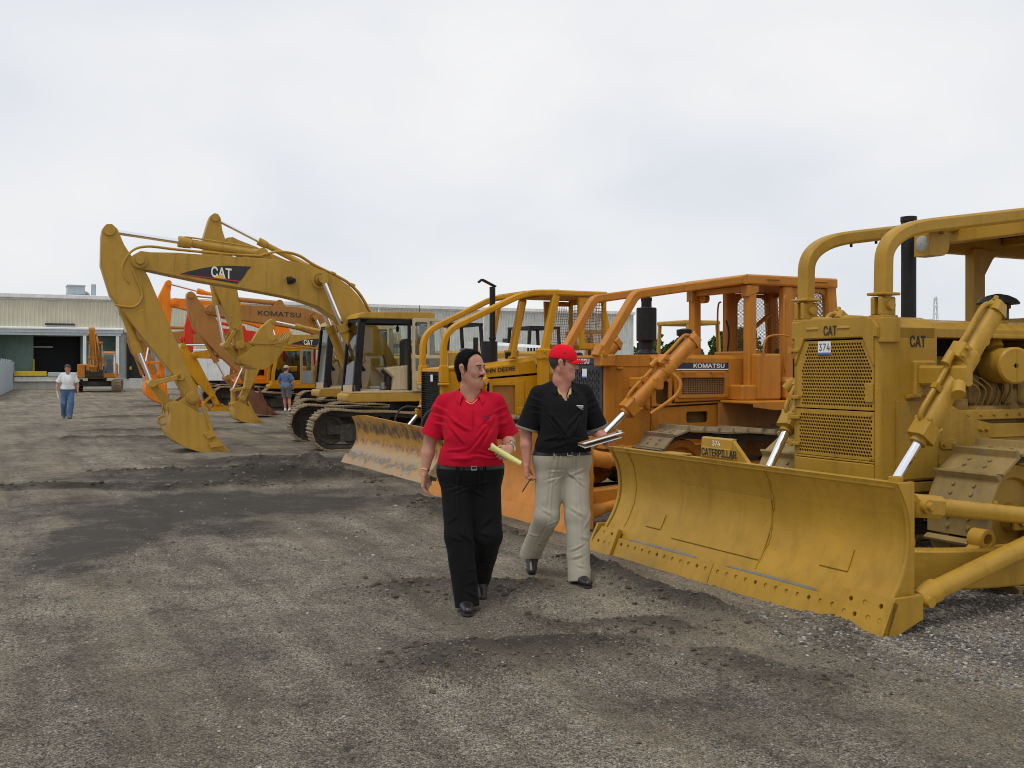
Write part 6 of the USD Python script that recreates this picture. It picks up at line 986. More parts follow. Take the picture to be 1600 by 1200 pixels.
    part(cb, 'control_lever', tube([(H(-3.46), 1.07 * hs, 1.7 * hs), (H(-3.44), 1.07 * hs, 1.82 * hs), (H(-3.40), 1.07 * hs, 1.95 * hs)], 0.018, 6), 'black_paint')
    part(cb, 'pedal', [beam((H(-3.0), 0.85 * hs, 1.25 * hs), (H(-2.95), 0.85 * hs, 1.75 * hs), 0.03, 0.04), beam((H(-3.1), 0.75 * hs, 1.62 * hs), (H(-2.9), 0.75 * hs, 1.9 * hs), 0.12, 0.05)], 'black_paint')
    if near:
        part(cb, 'cab_fan', [cyl((H(-3.74), 1.05, 2.50), (H(-3.72), 1.05, 2.50), 0.07), box(H(-3.74), H(-3.72), 1.03, 1.07, 2.5, 2.6)], 'black_paint')
        part(cb, 'aerial', cyl((H(-4.45), 0.5, 2.85), (H(-4.45), 0.5, 3.05), 0.008, n=6), 'black_paint')
        part(cb, 'floor_clutter', [cyl((H(-3.42), 1.0, 1.24), (H(-3.42), 1.0, 1.38), 0.04), box(H(-3.35), H(-3.12), 0.95, 1.08, 1.24, 1.30, 0.02)], 'grey_blade')
        part(cb, 'mirror', [box(H(-2.78), H(-2.74), 1.24, 1.30, 2.0, 2.15, 0.01), tube([(H(-2.8), 1.2, 1.95), (H(-2.77), 1.27, 1.98), (H(-2.76), 1.27, 2.05)], 0.008, 6)], 'black_paint')
    # undercarriage
    n0 = len(_used); c, sn = math.cos(math.radians(yaw)), math.sin(math.radians(yaw)); px = H(-4.3)
    import builtins
    kids0 = set(p.GetName() for p in th.GetChildren())
    for q in (-1, 1): track(th, q * 1.36 * hs, 0.62 * hs, H(-2.02) - trk, H(-5.9), 0.43 * hs, 0.39 * hs, 46, 0.022 * hs, mat='track_steel', grouser=3, as_parts=shoes, sag=0.07, wheel='dark_steel', frame_mat='dark_steel', ph=0.4)
    part(th, 'car_body', [box(H(-5.2), H(-3.4), -1.0 * hs, 1.0 * hs, 0.38 * hs, 0.75 * hs, 0.05)], 'dark_steel')
    for q in (-1, 1): part(th, 'frame_cover', [box(H(-3.4), H(-2.55), q * 1.50 * hs, q * 1.525 * hs, 0.2 * hs, 0.55 * hs, 0.005), box(H(-4.7), H(-3.45), q * 1.50 * hs, q * 1.52 * hs, 0.2 * hs, 0.5 * hs, 0.005)], 'dark_steel')
    if blade: part(th, 'dozer_blade', [prism([(H(-1.35), 0.0), (H(-1.42), 0.2), (H(-1.46), 0.4), (H(-1.40), 0.55), (H(-1.44), 0.55), (H(-1.52), 0.4), (H(-1.47), 0.0)], -1.25 * hs, 1.25 * hs)], 'grey_blade')
    if yaw:
        R = np.array([[c, -sn], [sn, c]])
        def spin(p):
            m = UsdGeom.Mesh(p)
            if m:
                v = np.array(m.GetPointsAttr().Get()); v[:, :2] = (v[:, :2] - [px, 0]) @ R.T + [px, 0]; m.GetPointsAttr().Set(Vt.Vec3fArray.FromNumpy(v.astype(np.float32)))
                nn = m.GetNormalsAttr().Get()
                if nn is not None and len(nn): w = np.array(nn); w[:, :2] = w[:, :2] @ R.T; m.GetNormalsAttr().Set(Vt.Vec3fArray.FromNumpy(w.astype(np.float32)))
            for k in p.GetChildren(): spin(k)
        for p in th.GetChildren():
            if p.GetName() not in kids0: spin(p)
    return th

BUFF = dict(boom='buff_paint', body='buff_paint', frame='beige_trim', post='black_paint', door='beige_trim')
def all_excavators():
    V = np.array([-0.451, 0.893])
    excavator('excavator', 'nearest buff excavator, cab door open, bucket resting on the ground, big maker decal', (-6.21, 20.78), [0, 0, 1, 0, 0, 0], BUFF, decal='CAT', near=True, shoes=True, yaw=-6, trk=0.35)
    excavator('excavator', 'buff excavator with its boom raised highest and bucket curled in mid air', tuple(np.array([-6.3, 21.0]) + 4 * V), [-1.474, 0, 0.873, 0.352, -0.097, -1.445], {**BUFF, 'open': 1}, house=(1.0, -0.62), trk=1.0)
    excavator('excavator', 'yellow excavator with a low boom, small maker decal and small pointed bucket', (-8.0, 31.3), [-1.616, 0, 0.707, -0.029, 0.848, -0.934], {**BUFF, 'open': 1}, decal='CAT', house=(0.9, -1.0))
    excavator('excavator', 'brown orange excavator with faded KOMATSU boom and a rusty bucket', (-8.6, 35.0), [0.422, 0, 0.976, -0.015, -0.124, 0.043], dict(boom='brown_orange', body='brown_orange', frame='brown_orange', post='brown_orange', door='brown_orange', trim='dark_steel'), text='KOMATSU', bucket_mat='rusty_steel', bucket_w=0.75)
    excavator('excavator', 'small yellow excavator with closed cab beside the man in the blue shirt', (-11.2, 40.0), [0.084, 0, 0.712, -0.137, 0.069, -0.501], dict(boom='gold_paint', body='gold_paint', frame='gold_paint', post='gold_paint', door='grey_blade', trim='dark_steel'), decal='DL', house=(0.9, 0.85), blade=True)
    excavator('excavator', 'red excavator with a red bucket, behind the nearest excavator arm', (-12.6, 43.5), [-0.121, 0, 0.817, 0.043, 0.372, -0.44], dict(boom='red_paint', body='red_paint', frame='red_paint', post='black_paint', door='red_paint', trim='dark_steel'), slim=0.55)
    excavator('excavator', 'bright orange excavator with a tall pointed stick, beyond the red excavator', (-15.2, 45.5), [-1.48, 0, 1.133, 0.05, 0.474, -0.314], dict(boom='bright_orange', body='bright_orange', frame='bright_orange', post='bright_orange', door='bright_orange', trim='dark_steel'), slim=0.75)
    excavator('excavator', 'weathered brown excavator last in the row, mostly hidden behind the nearest arm', (-17.0, 51.5), [0, 0, 1.0, -0.12, 0.12, 0], dict(boom='brown_orange', body='brown_orange', frame='brown_orange', post='brown_orange', door='brown_orange', trim='dark_steel'), bucket_mat='rusty_steel')
    excavator('excavator', 'lone orange excavator facing the camera before the loading dock', (-28.0, 68.5), [0, 0, 0.93, 0.08, -0.42, -0.25], dict(boom='orange_paint', body='orange_paint', frame='orange_paint', post='white_paint', door='orange_paint', trim='dark_steel'), rz=-71.0, group='excavators facing the dock', bucket_mat='dark_steel', bucket_w=0.6)
ochre_dozer()
orange_dozer(); yellow_dozer()
all_excavators()
# ------------------------------------------------------------------ people: smooth implicit figures meshed by surface nets
def surface_net(D, lo, h):
    """zero surface of the sampled field D (negative inside) as a quad-split triangle mesh."""
    S = D < 0; nx, ny, nz = D.shape; c = np.zeros((nx - 1, ny - 1, nz - 1), np.int8)
    for i in (0, 1):
        for j in (0, 1):
            for k in (0, 1): c += S[i:nx - 1 + i, j:ny - 1 + j, k:nz - 1 + k]
    act = (c > 0) & (c < 8); idx = -np.ones(act.shape, np.int64); A = np.argwhere(act); idx[act] = np.arange(len(A))
    P = np.zeros((len(A), 3)); W = np.zeros(len(A)); cor = [(0, 0, 0), (1, 0, 0), (0, 1, 0), (1, 1, 0), (0, 0, 1), (1, 0, 1), (0, 1, 1), (1, 1, 1)]
    val = {q: D[A[:, 0] + q[0], A[:, 1] + q[1], A[:, 2] + q[2]] for q in cor}
    for ax in range(3):
        for q in cor:
            if q[ax]: continue
            r = list(q); r[ax] = 1; a, b = val[q], val[tuple(r)]; m = (a < 0) != (b < 0); t = np.where(m, a / np.where(a == b, 1, a - b), 0)
            for d in range(3): P[:, d] += np.where(m, q[d] + (t if d == ax else 0), 0)
            W += m
    V = (A + P / W[:, None]) * h + lo; F = []
    for ax in range(3):
        o = [d for d in range(3) if d != ax]; sl0 = [slice(1, -1)] * 3; sl0[ax] = slice(0, -1); sl1 = [slice(1, -1)] * 3; sl1[ax] = slice(1, None)
        a, b = S[tuple(sl0)], S[tuple(sl1)]; E = np.argwhere(a != b); E[:, o[0]] += 1; E[:, o[1]] += 1; inside = S[E[:, 0], E[:, 1], E[:, 2]]
        def at(da, db): q = E.copy(); q[:, o[0]] += da; q[:, o[1]] += db; return idx[q[:, 0], q[:, 1], q[:, 2]]
        q = np.stack([at(-1, -1), at(0, -1), at(0, 0), at(-1, 0)], 1); flip = inside ^ (ax == 1); q = np.where(flip[:, None], q, q[:, ::-1]); F.append(q)
    F = np.vstack(F); return trimesh.Trimesh(V, np.vstack([F[:, [0, 1, 2]], F[:, [0, 2, 3]]]), process=False)
def relax(m, it=4):
    from scipy.sparse import coo_matrix
    v = np.array(m.vertices); f = np.asarray(m.faces); n = len(v); i = np.concatenate([f[:, 0], f[:, 1], f[:, 2], f[:, 1], f[:, 2], f[:, 0]]); j = np.concatenate([f[:, 1], f[:, 2], f[:, 0], f[:, 0], f[:, 1], f[:, 2]])
    A = coo_matrix((np.ones(len(i)), (i, j)), (n, n)).tocsr(); A.data[:] = 1; dg = np.maximum(np.asarray(A.sum(1)).ravel(), 1)[:, None]
    for k in range(it): v = v + (A @ v / dg - v) * (0.5 if k % 2 == 0 else -0.51)
    return trimesh.Trimesh(v, f, process=False)
class Flesh:
    def __init__(s, lo, hi, h):
        s.lo = np.asarray(lo, float); s.h = h; s.n = np.ceil((np.asarray(hi, float) - s.lo) / h).astype(int) + 1; s.D = np.full(s.n, 0.12, np.float32)
    def _sub(s, mn, mx):
        a = np.clip(np.floor((np.asarray(mn) - s.lo) / s.h).astype(int), 0, s.n); b = np.clip(np.ceil((np.asarray(mx) - s.lo) / s.h).astype(int) + 1, 0, s.n)
        if (b <= a).any(): return None
        g = [(np.arange(a[k], b[k]) * s.h + s.lo[k]).astype(np.float32) for k in range(3)]; return tuple(slice(a[k], b[k]) for k in range(3)), g[0][:, None, None], g[1][None, :, None], g[2][None, None, :]
    def add(s, a, b, ra, rb=None, k=0.02, cut=None, sub=False, R=None, sc=(1, 1, 1)):
        """round cone a-b; sc stretches it per axis (in the rotated frame R about a)."""
        a, b = np.asarray(a, float), np.asarray(b, float); rb = ra if rb is None else rb; r = max(ra, rb) * max(sc) + 0.09
        g = s._sub(np.minimum(a, b) - r, np.maximum(a, b) + r)
        if g is None: return
        sl, X, Y, Z = g; px, py, pz = X - a[0], Y - a[1], Z - a[2]; d = b - a
        if R is not None: px, py, pz = (R[0, 0] * px + R[1, 0] * py + R[2, 0] * pz, R[0, 1] * px + R[1, 1] * py + R[2, 1] * pz, R[0, 2] * px + R[1, 2] * py + R[2, 2] * pz); d = R.T @ d
        sx, sy, sz = sc; px, py, pz = px / sx, py / sy, pz / sz; d = d / np.array(sc); L2 = max(float(d @ d), 1e-9); t = np.clip((px * d[0] + py * d[1] + pz * d[2]) / L2, 0, 1)
        q = np.sqrt((px - t * d[0]) ** 2 + (py - t * d[1]) ** 2 + (pz - t * d[2]) ** 2) - (ra + (rb - ra) * t); q = q * min(sc)
        if cut is not None:
            c, nn = np.asarray(cut[0], float), np.asarray(cut[1], float); nn = nn / np.linalg.norm(nn); q = np.maximum(q, (X - c[0]) * nn[0] + (Y - c[1]) * nn[1] + (Z - c[2]) * nn[2])
        D = s.D[sl]
        if sub: D = np.maximum(D, -q) if k == 0 else -s._smin(-D, q, k)
        else: D = s._smin(D, q, k)
        s.D[sl] = D
    @staticmethod
    def _smin(a, b, k):
        if k <= 0: return np.minimum(a, b)
        h = np.clip(0.5 + 0.5 * (b - a) / k, 0, 1); return b + (a - b) * h - k * h * (1 - h)
    def clip(s, c, nn, k=0):
        g = s._sub(s.lo, s.lo + s.n * s.h); sl, X, Y, Z = g; nn = np.asarray(nn, float); nn = nn / np.linalg.norm(nn); s.D[sl] = np.maximum(s.D[sl], (X - c[0]) * nn[0] + (Y - c[1]) * nn[1] + (Z - c[2]) * nn[2])
    def mesh(s, wrinkle=0.0, f=(9, 9, 16), seed=0, smooth=2, mask=None, folds=()):
        m = surface_net(s.D, s.lo, s.h)
        if smooth: m = relax(m, smooth * 2)
        if wrinkle:
            v = np.array(m.vertices); n = np.array(m.vertex_normals); q = v @ rotm((1, 0, 0), 35 if seed % 2 else -30).T; a_ = meshkit.noise(q * np.array(f) + seed); b_ = meshkit.noise(v * np.array(f) * 1.9 + seed * 2 + 5); w = 0.7 * meshkit.noise(v * np.array(f) * 0.6 + seed) + 1.5 * (1 - np.clip(np.abs(a_) * 3.2, 0, 1)) ** 1.5 + 0.8 * (1 - np.clip(np.abs(b_) * 3.0, 0, 1)) ** 1.5 - 0.7
            amp = wrinkle if mask is None else wrinkle * mask(v); v = v + n * (w * amp)[:, None]; m = trimesh.Trimesh(v, m.faces, process=False)
        if len(folds):
            v = np.array(m.vertices); n = np.array(m.vertex_normals); dv = np.zeros(len(v))
            for (ya, za), (yb, zb), w_, A_, front in folds:
                d = np.array([yb - ya, zb - za]); L2 = d @ d; py, pz = v[:, 1] - ya, v[:, 2] - za; t = np.clip((py * d[0] + pz * d[1]) / L2, 0, 1); sd_ = (py * d[1] - pz * d[0]) / math.sqrt(L2); r_ = np.hypot(py - t * d[0], pz - t * d[1])
                dv += np.where(n[:, 0] * front > 0.15, A_ * (np.exp(-(r_ / w_) ** 2) * np.where(np.abs(sd_) < 5 * w_, 1, 0) - 0.75 * np.exp(-((sd_ - 1.9 * w_) / w_) ** 2) * (r_ < 4 * w_)) * np.sqrt(np.clip(4 * t * (1 - t) + 0.1, 0, 1)), 0)
            m = relax(trimesh.Trimesh(v + n * np.clip(dv, -0.008, 0.013)[:, None], m.faces, process=False), 2)
        return m
look('skin', {'tc': ('texture_coordinate', {}), 'n': ('noise_texture', {'scale': 14.0, 'detail': 4.0}), 'r': ('rgb_ramp', {'ramp': [(0.3, (0.34, 0.155, 0.10)), (0.7, (0.43, 0.21, 0.14))]}), 'p': ('principled_bsdf', {'roughness': 0.5, 'subsurface_weight': 0.08, 'subsurface_scale': 0.006})}, [('tc.object', 'n.vector'), ('n.fac', 'r.fac'), ('r.color', 'p.base_color')], 'p.BSDF')
look('skin_ruddy', {'tc': ('texture_coordinate', {}), 'n': ('noise_texture', {'scale': 12.0, 'detail': 4.0}), 'r': ('rgb_ramp', {'ramp': [(0.3, (0.40, 0.155, 0.105)), (0.7, (0.50, 0.235, 0.165))]}), 'p': ('principled_bsdf', {'roughness': 0.5, 'subsurface_weight': 0.08, 'subsurface_scale': 0.006})}, [('tc.object', 'n.vector'), ('n.fac', 'r.fac'), ('r.color', 'p.base_color')], 'p.BSDF')
cloth('red_knit', (0.42, 0.006, 0.024)); cloth('black_knit', (0.010, 0.010, 0.011)); cloth('black_wool', (0.008, 0.008, 0.0085)); cloth('khaki', (0.34, 0.32, 0.255), var=0.08); cloth('denim', (0.075, 0.13, 0.24), var=0.3); cloth('white_cotton', (0.60, 0.61, 0.63)); cloth('blue_cotton', (0.09, 0.14, 0.26)); cloth('grey_cotton', (0.13, 0.13, 0.135)); cloth('cap_red', (0.62, 0.008, 0.022), var=0.06); cloth('tan_cotton', (0.42, 0.34, 0.22)); cloth('beige_lining', (0.40, 0.27, 0.13)); cloth('grey_trim', (0.2, 0.19, 0.16))
look('hair_black', {'tc': ('texture_coordinate', {}), 'mp': ('mapping', {'scale': (60, 60, 14)}), 'n': ('noise_texture', {'scale': 4.0, 'detail': 4.0}), 'bp': ('bump', {'strength': 0.5, 'distance': 0.004}), 'p': ('principled_bsdf', {'base_color': (0.005, 0.0045, 0.0045), 'roughness': 0.75, 'specular_ior_level': 0.12})}, [('tc.object', 'mp.vector'), ('mp.vector', 'n.vector'), ('n.fac', 'bp.height'), ('bp.normal', 'p.normal')], 'p.BSDF')
plain('spectacle_rim', (0.05, 0.045, 0.04), 0.4, 0.5); plain('crimson_thread', (0.12, 0.01, 0.05), 0.8); plain('hair_brown', (0.035, 0.02, 0.012), 0.6); plain('hair_grey', (0.05, 0.038, 0.028), 0.8); plain('eye_white', (0.6, 0.57, 0.54), 0.3); plain('eye_iris', (0.012, 0.008, 0.006), 0.2); plain('lip', (0.30, 0.09, 0.075), 0.5); plain('shoe_leather', (0.012, 0.011, 0.011), 0.35); plain('gold_metal', (0.75, 0.52, 0.2), 0.25, 1.0); plain('silver_metal', (0.75, 0.75, 0.74), 0.25, 1.0); plain('boot_brown', (0.10, 0.06, 0.035), 0.7); plain('belt_black', (0.014, 0.013, 0.012), 0.4)
look('yellow_paper', {'tc': ('texture_coordinate', {}), 's': ('separate_xyz', {}), 'w': ('wave_texture', {'wave_type': 'bands', 'bands_direction': 'z', 'scale': 22.0}), 'r': ('rgb_ramp', {'ramp': [(0.0, (0.62, 0.60, 0.20)), (0.85, (0.66, 0.64, 0.24)), (1.0, (0.45, 0.46, 0.22))]}), 'p': ('principled_bsdf', {'roughness': 0.8})}, [('tc.object', 'w.vector'), ('w.fac', 'r.fac'), ('r.color', 'p.base_color')], 'p.BSDF')
plain('paper', (0.72, 0.72, 0.70), 0.8); plain('clipboard_brown', (0.25, 0.12, 0.045), 0.6)

RING = []
def hand(Fl, wrist, d, palm_n, side, curl=0.5, grip=0.0, scale=1.0):
    """palm, four unequal bent fingers and a thumb; d points from wrist to knuckles, palm_n out of the palm, side = +1 if the thumb is on cross(d, palm_n)."""
    w = np.asarray(wrist, float); d = np.asarray(d, float) / np.linalg.norm(d); n = np.asarray(palm_n, float); n = n - d * (n @ d); n /= np.linalg.norm(n); t = np.cross(d, n) * side; S = scale
    for q in (-0.03, -0.01, 0.011, 0.03): Fl.add(w + d * 0.015 * S + t * q * 0.6 * S, w + d * 0.088 * S + t * q * S, 0.0165 * S, 0.0135 * S, 0.012)
    for q, ln, c in ((0.033, 0.068, 0.9), (0.011, 0.078, 1.0), (-0.011, 0.072, 1.05), (-0.032, 0.056, 1.15)):
        p = w + d * 0.09 * S + t * q * S; a = curl * c; e1 = d * math.cos(a) + n * math.sin(a); p1 = p + e1 * ln * 0.45 * S; a2 = a + curl * c * 1.2 + grip; e2 = d * math.cos(a2) + n * math.sin(a2); p2 = p1 + e2 * ln * 0.33 * S; a3 = a2 + curl * 0.7 + grip * 0.5; e3 = d * math.cos(a3) + n * math.sin(a3); p3 = p2 + e3 * ln * 0.26 * S
        Fl.add(p, p1, 0.0105 * S, 0.0095 * S, 0.006); RING.append((p + (p1 - p) * 0.45, e1)); Fl.add(p1, p2, 0.0095 * S, 0.0085 * S, 0.003); Fl.add(p2, p3, 0.0085 * S, 0.0072 * S, 0.003)
    fg = None
    p = w + d * 0.025 * S + t * 0.028 * S; p1 = p + (d * 0.6 + t * 0.62 + n * 0.35) * 0.042 * S; p2 = p1 + (d * 0.85 + t * 0.12 + n * (0.45 + grip * 0.3)) * 0.036 * S; Fl.add(p, p1, 0.0155 * S, 0.012 * S, 0.01); Fl.add(p1, p2, 0.0115 * S, 0.0088 * S, 0.004)

def person(label, loc, rz, J, C, h=0.005, detail=True, group=None):
    th = thing('person', label, 'person', loc, rz, group); V = lambda *a: np.array(a, float)
    up = J.get('up', 0.0); hy, hpitch = J.get('head_yaw', 0.0), J.get('head_pitch', 0.0); Rh = rotm((0, 0, 1), hy) @ rotm((0, 1, 0), hpitch); hc = V(0.015, 0, 1.655 + up) + V(*J.get('head_off', (0, 0, 0)))
    hp = lambda x, y, z: hc + Rh @ V(x, y, z)
    def limb(Fl, k, inf, **kw):
        pass
    big = J.get('bulk', 1.0); sh = J.get('sh', 0.18)
    SH = {s: V(-0.005, s * sh, 1.425 + up) for s in (-1, 1)}; HIP = {s: V(0, s * 0.095, 0.92) for s in (-1, 1)}
    EL, WR = {-1: V(*J['elbow_r']), 1: V(*J['elbow_l'])}, {-1: V(*J['wrist_r']), 1: V(*J['wrist_l'])}; KN, AN = {-1: V(*J['knee_r']), 1: V(*J['knee_l'])}, {-1: V(*J['ankle_r']), 1: V(*J['ankle_l'])}
    allp = np.array([*EL.values(), *WR.values(), *KN.values(), *AN.values()]); lo = np.minimum(allp.min(0), [-0.2, -0.3, 0]) - [0.2, 0.12, 0.02]; hi = np.maximum(allp.max(0), [0.25, 0.3, 1.78 + up]) + [0.25, 0.14, 0.04]; lo[2] = -0.02
    def torso(Fl, inf=0.0, k=0.06):
        be = J.get('belly', 0.0)
        Fl.add(V(0, -0.085, 0.945), V(0, 0.085, 0.945), 0.128 * big + inf, None, k, sc=(1.02, 1, 1)); Fl.add(V(0.015 + be * 0.5, 0, 1.02), V(0.02 + be, 0, 1.17), 0.128 * big + inf, 0.128 * big + inf, k, sc=(1.0, 1.16, 1.0))
        Fl.add(V(0.02 + be * 0.5, -0.065, 1.29 + up), V(0.02 + be * 0.5, 0.065, 1.29 + up), 0.102 * big + inf, None, k, sc=(1.0, 1.06, 1.25)); Fl.add(V(-0.015, -0.10, 1.385 + up), V(-0.015, 0.10, 1.385 + up), 0.072 * big + inf, None, k); Fl.add(V(-0.015, -sh + 0.01, 1.425 + up), V(-0.015, 0, 1.470 + up), 0.042 + inf, 0.066 + inf, k * 0.6); Fl.add(V(-0.015, sh - 0.01, 1.425 + up), V(-0.015, 0, 1.470 + up), 0.042 + inf, 0.066 + inf, k * 0.6)
    # --- skin body
    B = Flesh(lo, hi, h); torso(B, -0.016)
    neck_r = 0.060 * J.get('neck', 1.0); B.add(V(-0.012, 0, 1.44 + up), hc + V(-0.02, 0, -0.05), neck_r * 1.1, neck_r, 0.03)
    for s in (-1, 1):
        B.add(SH[s], EL[s], 0.052 * big, 0.043 * big, 0.03); B.add(EL[s], EL[s] * 0.6 + WR[s] * 0.4, 0.042 * big, 0.041 * big, 0.015); B.add(EL[s] * 0.6 + WR[s] * 0.4, WR[s], 0.041 * big, 0.028, 0.015)
        B.add(HIP[s], KN[s], 0.098, 0.062, 0.03); B.add(KN[s], KN[s] * 0.65 + AN[s] * 0.35, 0.060, 0.060, 0.02); B.add(KN[s] * 0.65 + AN[s] * 0.35, AN[s], 0.060, 0.038, 0.02); fp_ = J.get('foot_' + ('r' if s < 0 else 'l'), {}); Rf = rotm((0, 0, 1), fp_.get('yaw', s * 8)) @ rotm((0, 1, 0), fp_.get('pitch', 0)); B.add(AN[s], AN[s] + Rf @ V(0.06, 0, -0.055), 0.034, 0.022, 0.02)
        q = 'r' if s < 0 else 'l'; hd = J.get('hand_' + q, {}); hand(B, WR[s], hd.get('d', WR[s] - EL[s]), hd.get('n', (0.2, -s, 0)), hd.get('side', 1), hd.get('curl', 0.35), hd.get('grip', 0.0), 1.0)
        if detail: fingers = {**(locals().get('fingers') or {}), s: RING[-2]}
    # --- head
    jw = J.get('jaw', 1.0)
    B.add(hp(-0.012, 0, 0.035), hp(0.008, 0, 0.035), 0.079, 0.078, 0.02, R=Rh, sc=(1.12, 1.0, 1.16)); B.add(hp(0.03, 0, -0.01), hp(0.052, 0, -0.075), 0.066 * jw, 0.044 * jw, 0.03, R=Rh, sc=(1, 1.0, 1)); B.add(hp(0.0, -0.045 * jw, -0.045), hp(0.055, -0.016, -0.085), 0.03 * jw, 0.028 * jw, 0.03); B.add(hp(0.0, 0.045 * jw, -0.045), hp(0.055, 0.016, -0.085), 0.03 * jw, 0.028 * jw, 0.03)
    if detail:
        for s in (-1, 1): B.add(hp(0.105, s * 0.034, 0.018), hp(0.10, s * 0.030, 0.012), 0.013, 0.013, 0.014, sub=True)
        B.add(hp(0.088, -0.035, 0.036), hp(0.092, 0.035, 0.036), 0.010, 0.010, 0.012)
        for s in (-1, 1): B.add(hp(0.070, s * 0.040, -0.022), hp(0.066, s * 0.046, -0.020), 0.022, 0.02, 0.02)
        B.add(hp(0.094, 0, 0.024), hp(0.119, 0, -0.020), 0.0095, 0.0142, 0.008)
        for s in (-1, 1): B.add(hp(0.105, s * 0.014, -0.024), hp(0.100, s * 0.015, -0.024), 0.0105, 0.0105, 0.006)
        B.add(hp(0.094, -0.014, -0.050), hp(0.094, 0.014, -0.050), 0.009, 0.009, 0.008); B.add(hp(0.091, -0.012, -0.064), hp(0.091, 0.012, -0.064), 0.009, 0.009, 0.008); B.add(hp(0.105, -0.022, -0.0565), hp(0.105, 0.022, -0.0565), 0.0035, 0.0035, 0.003, sub=True)
        B.add(hp(0.080, 0, -0.093), hp(0.076, 0, -0.096), 0.020, 0.02, 0.02)
        if jw > 1: B.add(hp(0.03, 0, -0.105), hp(-0.01, 0, -0.12), 0.045, 0.05, 0.03)
    for s in (-1, 1):
        B.add(hp(-0.010, s * 0.094, 0.020), hp(-0.002, s * 0.087, -0.022), 0.0195, 0.012, 0.005, R=Rh, sc=(1.05, 0.62, 1.2)); 
        if detail: B.add(hp(-0.004, s * 0.108, 0.016), hp(0.0, s * 0.101, -0.008), 0.0095, 0.007, 0.003, sub=True)
    bd = part(th, 'body', B.mesh(smooth=1), C['skin'], smooth=True)
    if detail:
        for s, (c_, d_) in fingers.items():
            if s * (1 if C.get('moustache') else -1) != 5: part(bd, 'finger_ring', ring(c_ - d_ * 0.003, c_ + d_ * 0.003, 0.0118, 0.0092, 16), 'gold_metal')
        for s in (-1, 1):
            e = part(bd, 'eye', trimesh.creation.icosphere(2, 0.0125).apply_translation(hp(0.083, s * 0.031, 0.015)), 'eye_white', smooth=True)
            part(bd, 'iris', cyl(hp(0.0945, s * 0.031 + 0.002, 0.014), hp(0.0962, s * 0.031 + 0.002, 0.014), 0.0062, n=14), 'eye_iris')
            part(bd, 'eyelid', tube([hp(0.090, s * 0.031 - 0.014, 0.019), hp(0.0965, s * 0.031, 0.0225), hp(0.090, s * 0.031 + 0.014, 0.019)], 0.0036, 6), C['skin'])
            part(bd, 'eyebrow', tube([hp(0.1005, s * 0.013, 0.030), hp(0.101, s * 0.030, 0.036), hp(0.088, s * 0.050, 0.032)], 0.0034, 6), C['hair'])
        part(bd, 'lips', [tube([hp(0.092, -0.020, -0.057), hp(0.1035, -0.006, -0.051), hp(0.1035, 0.006, -0.051), hp(0.092, 0.020, -0.057)], 0.0042, 6), tube([hp(0.092, -0.019, -0.058), hp(0.101, 0.0, -0.0645), hp(0.092, 0.019, -0.058)], 0.0045, 6)], 'lip')
        if C.get('moustache'): part(bd, 'moustache', [tube([hp(0.090, -0.026, -0.050), hp(0.1045, -0.010, -0.040), hp(0.1065, 0.0, -0.038), hp(0.1045, 0.010, -0.040), hp(0.090, 0.026, -0.050)], 0.0048, 8)], C['hair'])
        if C.get('glasses'):
            part(bd, 'spectacles', [tube([hp(0.104 - 0.003 * abs(math.cos(a)), s * 0.033 + 0.018 * math.cos(a), 0.012 + 0.012 * math.sin(a)) for a in np.linspace(0, 6.283, 18)], 0.0006, 5, 0) for s in (-1, 1)] + [tube([hp(0.106, -0.012, 0.017), hp(0.108, 0, 0.019), hp(0.106, 0.012, 0.017)], 0.001, 5)], 'spectacle_rim')
    # --- hair
    Hh = Flesh(hc - 0.17, hc + 0.19, max(h, 0.005)); grow = J.get('hair', 0.012)
    Hh.add(hp(-0.016, 0, 0.042), hp(0.0, 0, 0.042), 0.079 + grow, 0.078 + grow, 0.0, R=Rh, sc=(1.12, 1.0, 1.16)); 
    if J.get('hair_back', True): Hh.add(hp(-0.05, 0, 0.0), hp(-0.055, 0, -0.045), 0.062, 0.052, 0.03)
    n_ = Rh @ V(1, 0, -0.55); Hh.clip(hp(0.026 + J.get('fringe', 0.0), 0, 0.045), n_)
    for s in (-1, 1): Hh.add(hp(0.020, s * 0.076, 0.085), hp(0.020, s * 0.079, 0.0), 0.0125, 0.009, 0.008)
    for s in (-1, 1): Hh.add(hp(0.002, s * 0.108, 0.006), hp(0.0, s * 0.108, -0.03), 0.032, 0.034, 0.006, sub=True)
    n2 = Rh @ V(0.55, 0, -1.0); Hh.clip(hp(-0.006, 0, -0.045 if J.get('hair_back', True) else -0.03), n2)
    if J.get('hair', 0.012) > 0: part(bd, 'hair', Hh.mesh(0.006, (34, 34, 20), 3, smooth=1), C['hair'], smooth=True)
    if detail and J.get('hair', 0.012) > 0:
        rr_ = np.random.default_rng(int(abs(loc[0]) * 1000)); hm = Hh.mesh(smooth=1); n_s = 3400; pk = rr_.integers(0, len(hm.vertices), n_s); p0 = np.array(hm.vertices)[pk]; nn_ = np.array(hm.vertex_normals)[pk]; q0 = (p0 - hc) @ Rh; fl2 = np.stack([-0.9 - 0 * q0[:, 0], 0.5 * np.sign(q0[:, 1]) * (np.abs(q0[:, 1]) > 0.03), -0.25 - 2.5 * np.clip(0.09 - q0[:, 2], 0, 0.2) * 4], 1) + rr_.normal(0, 0.25, (n_s, 3)); fl2 = fl2 @ Rh.T; fl2 -= nn_ * (fl2 * nn_).sum(1, keepdims=True) * 0.9; fl2 /= np.linalg.norm(fl2, axis=1, keepdims=True); ln = rr_.uniform(0.012, 0.03, (n_s, 1)) * (1.0 if J.get('hair', 0.012) > 0.01 else 0.5)
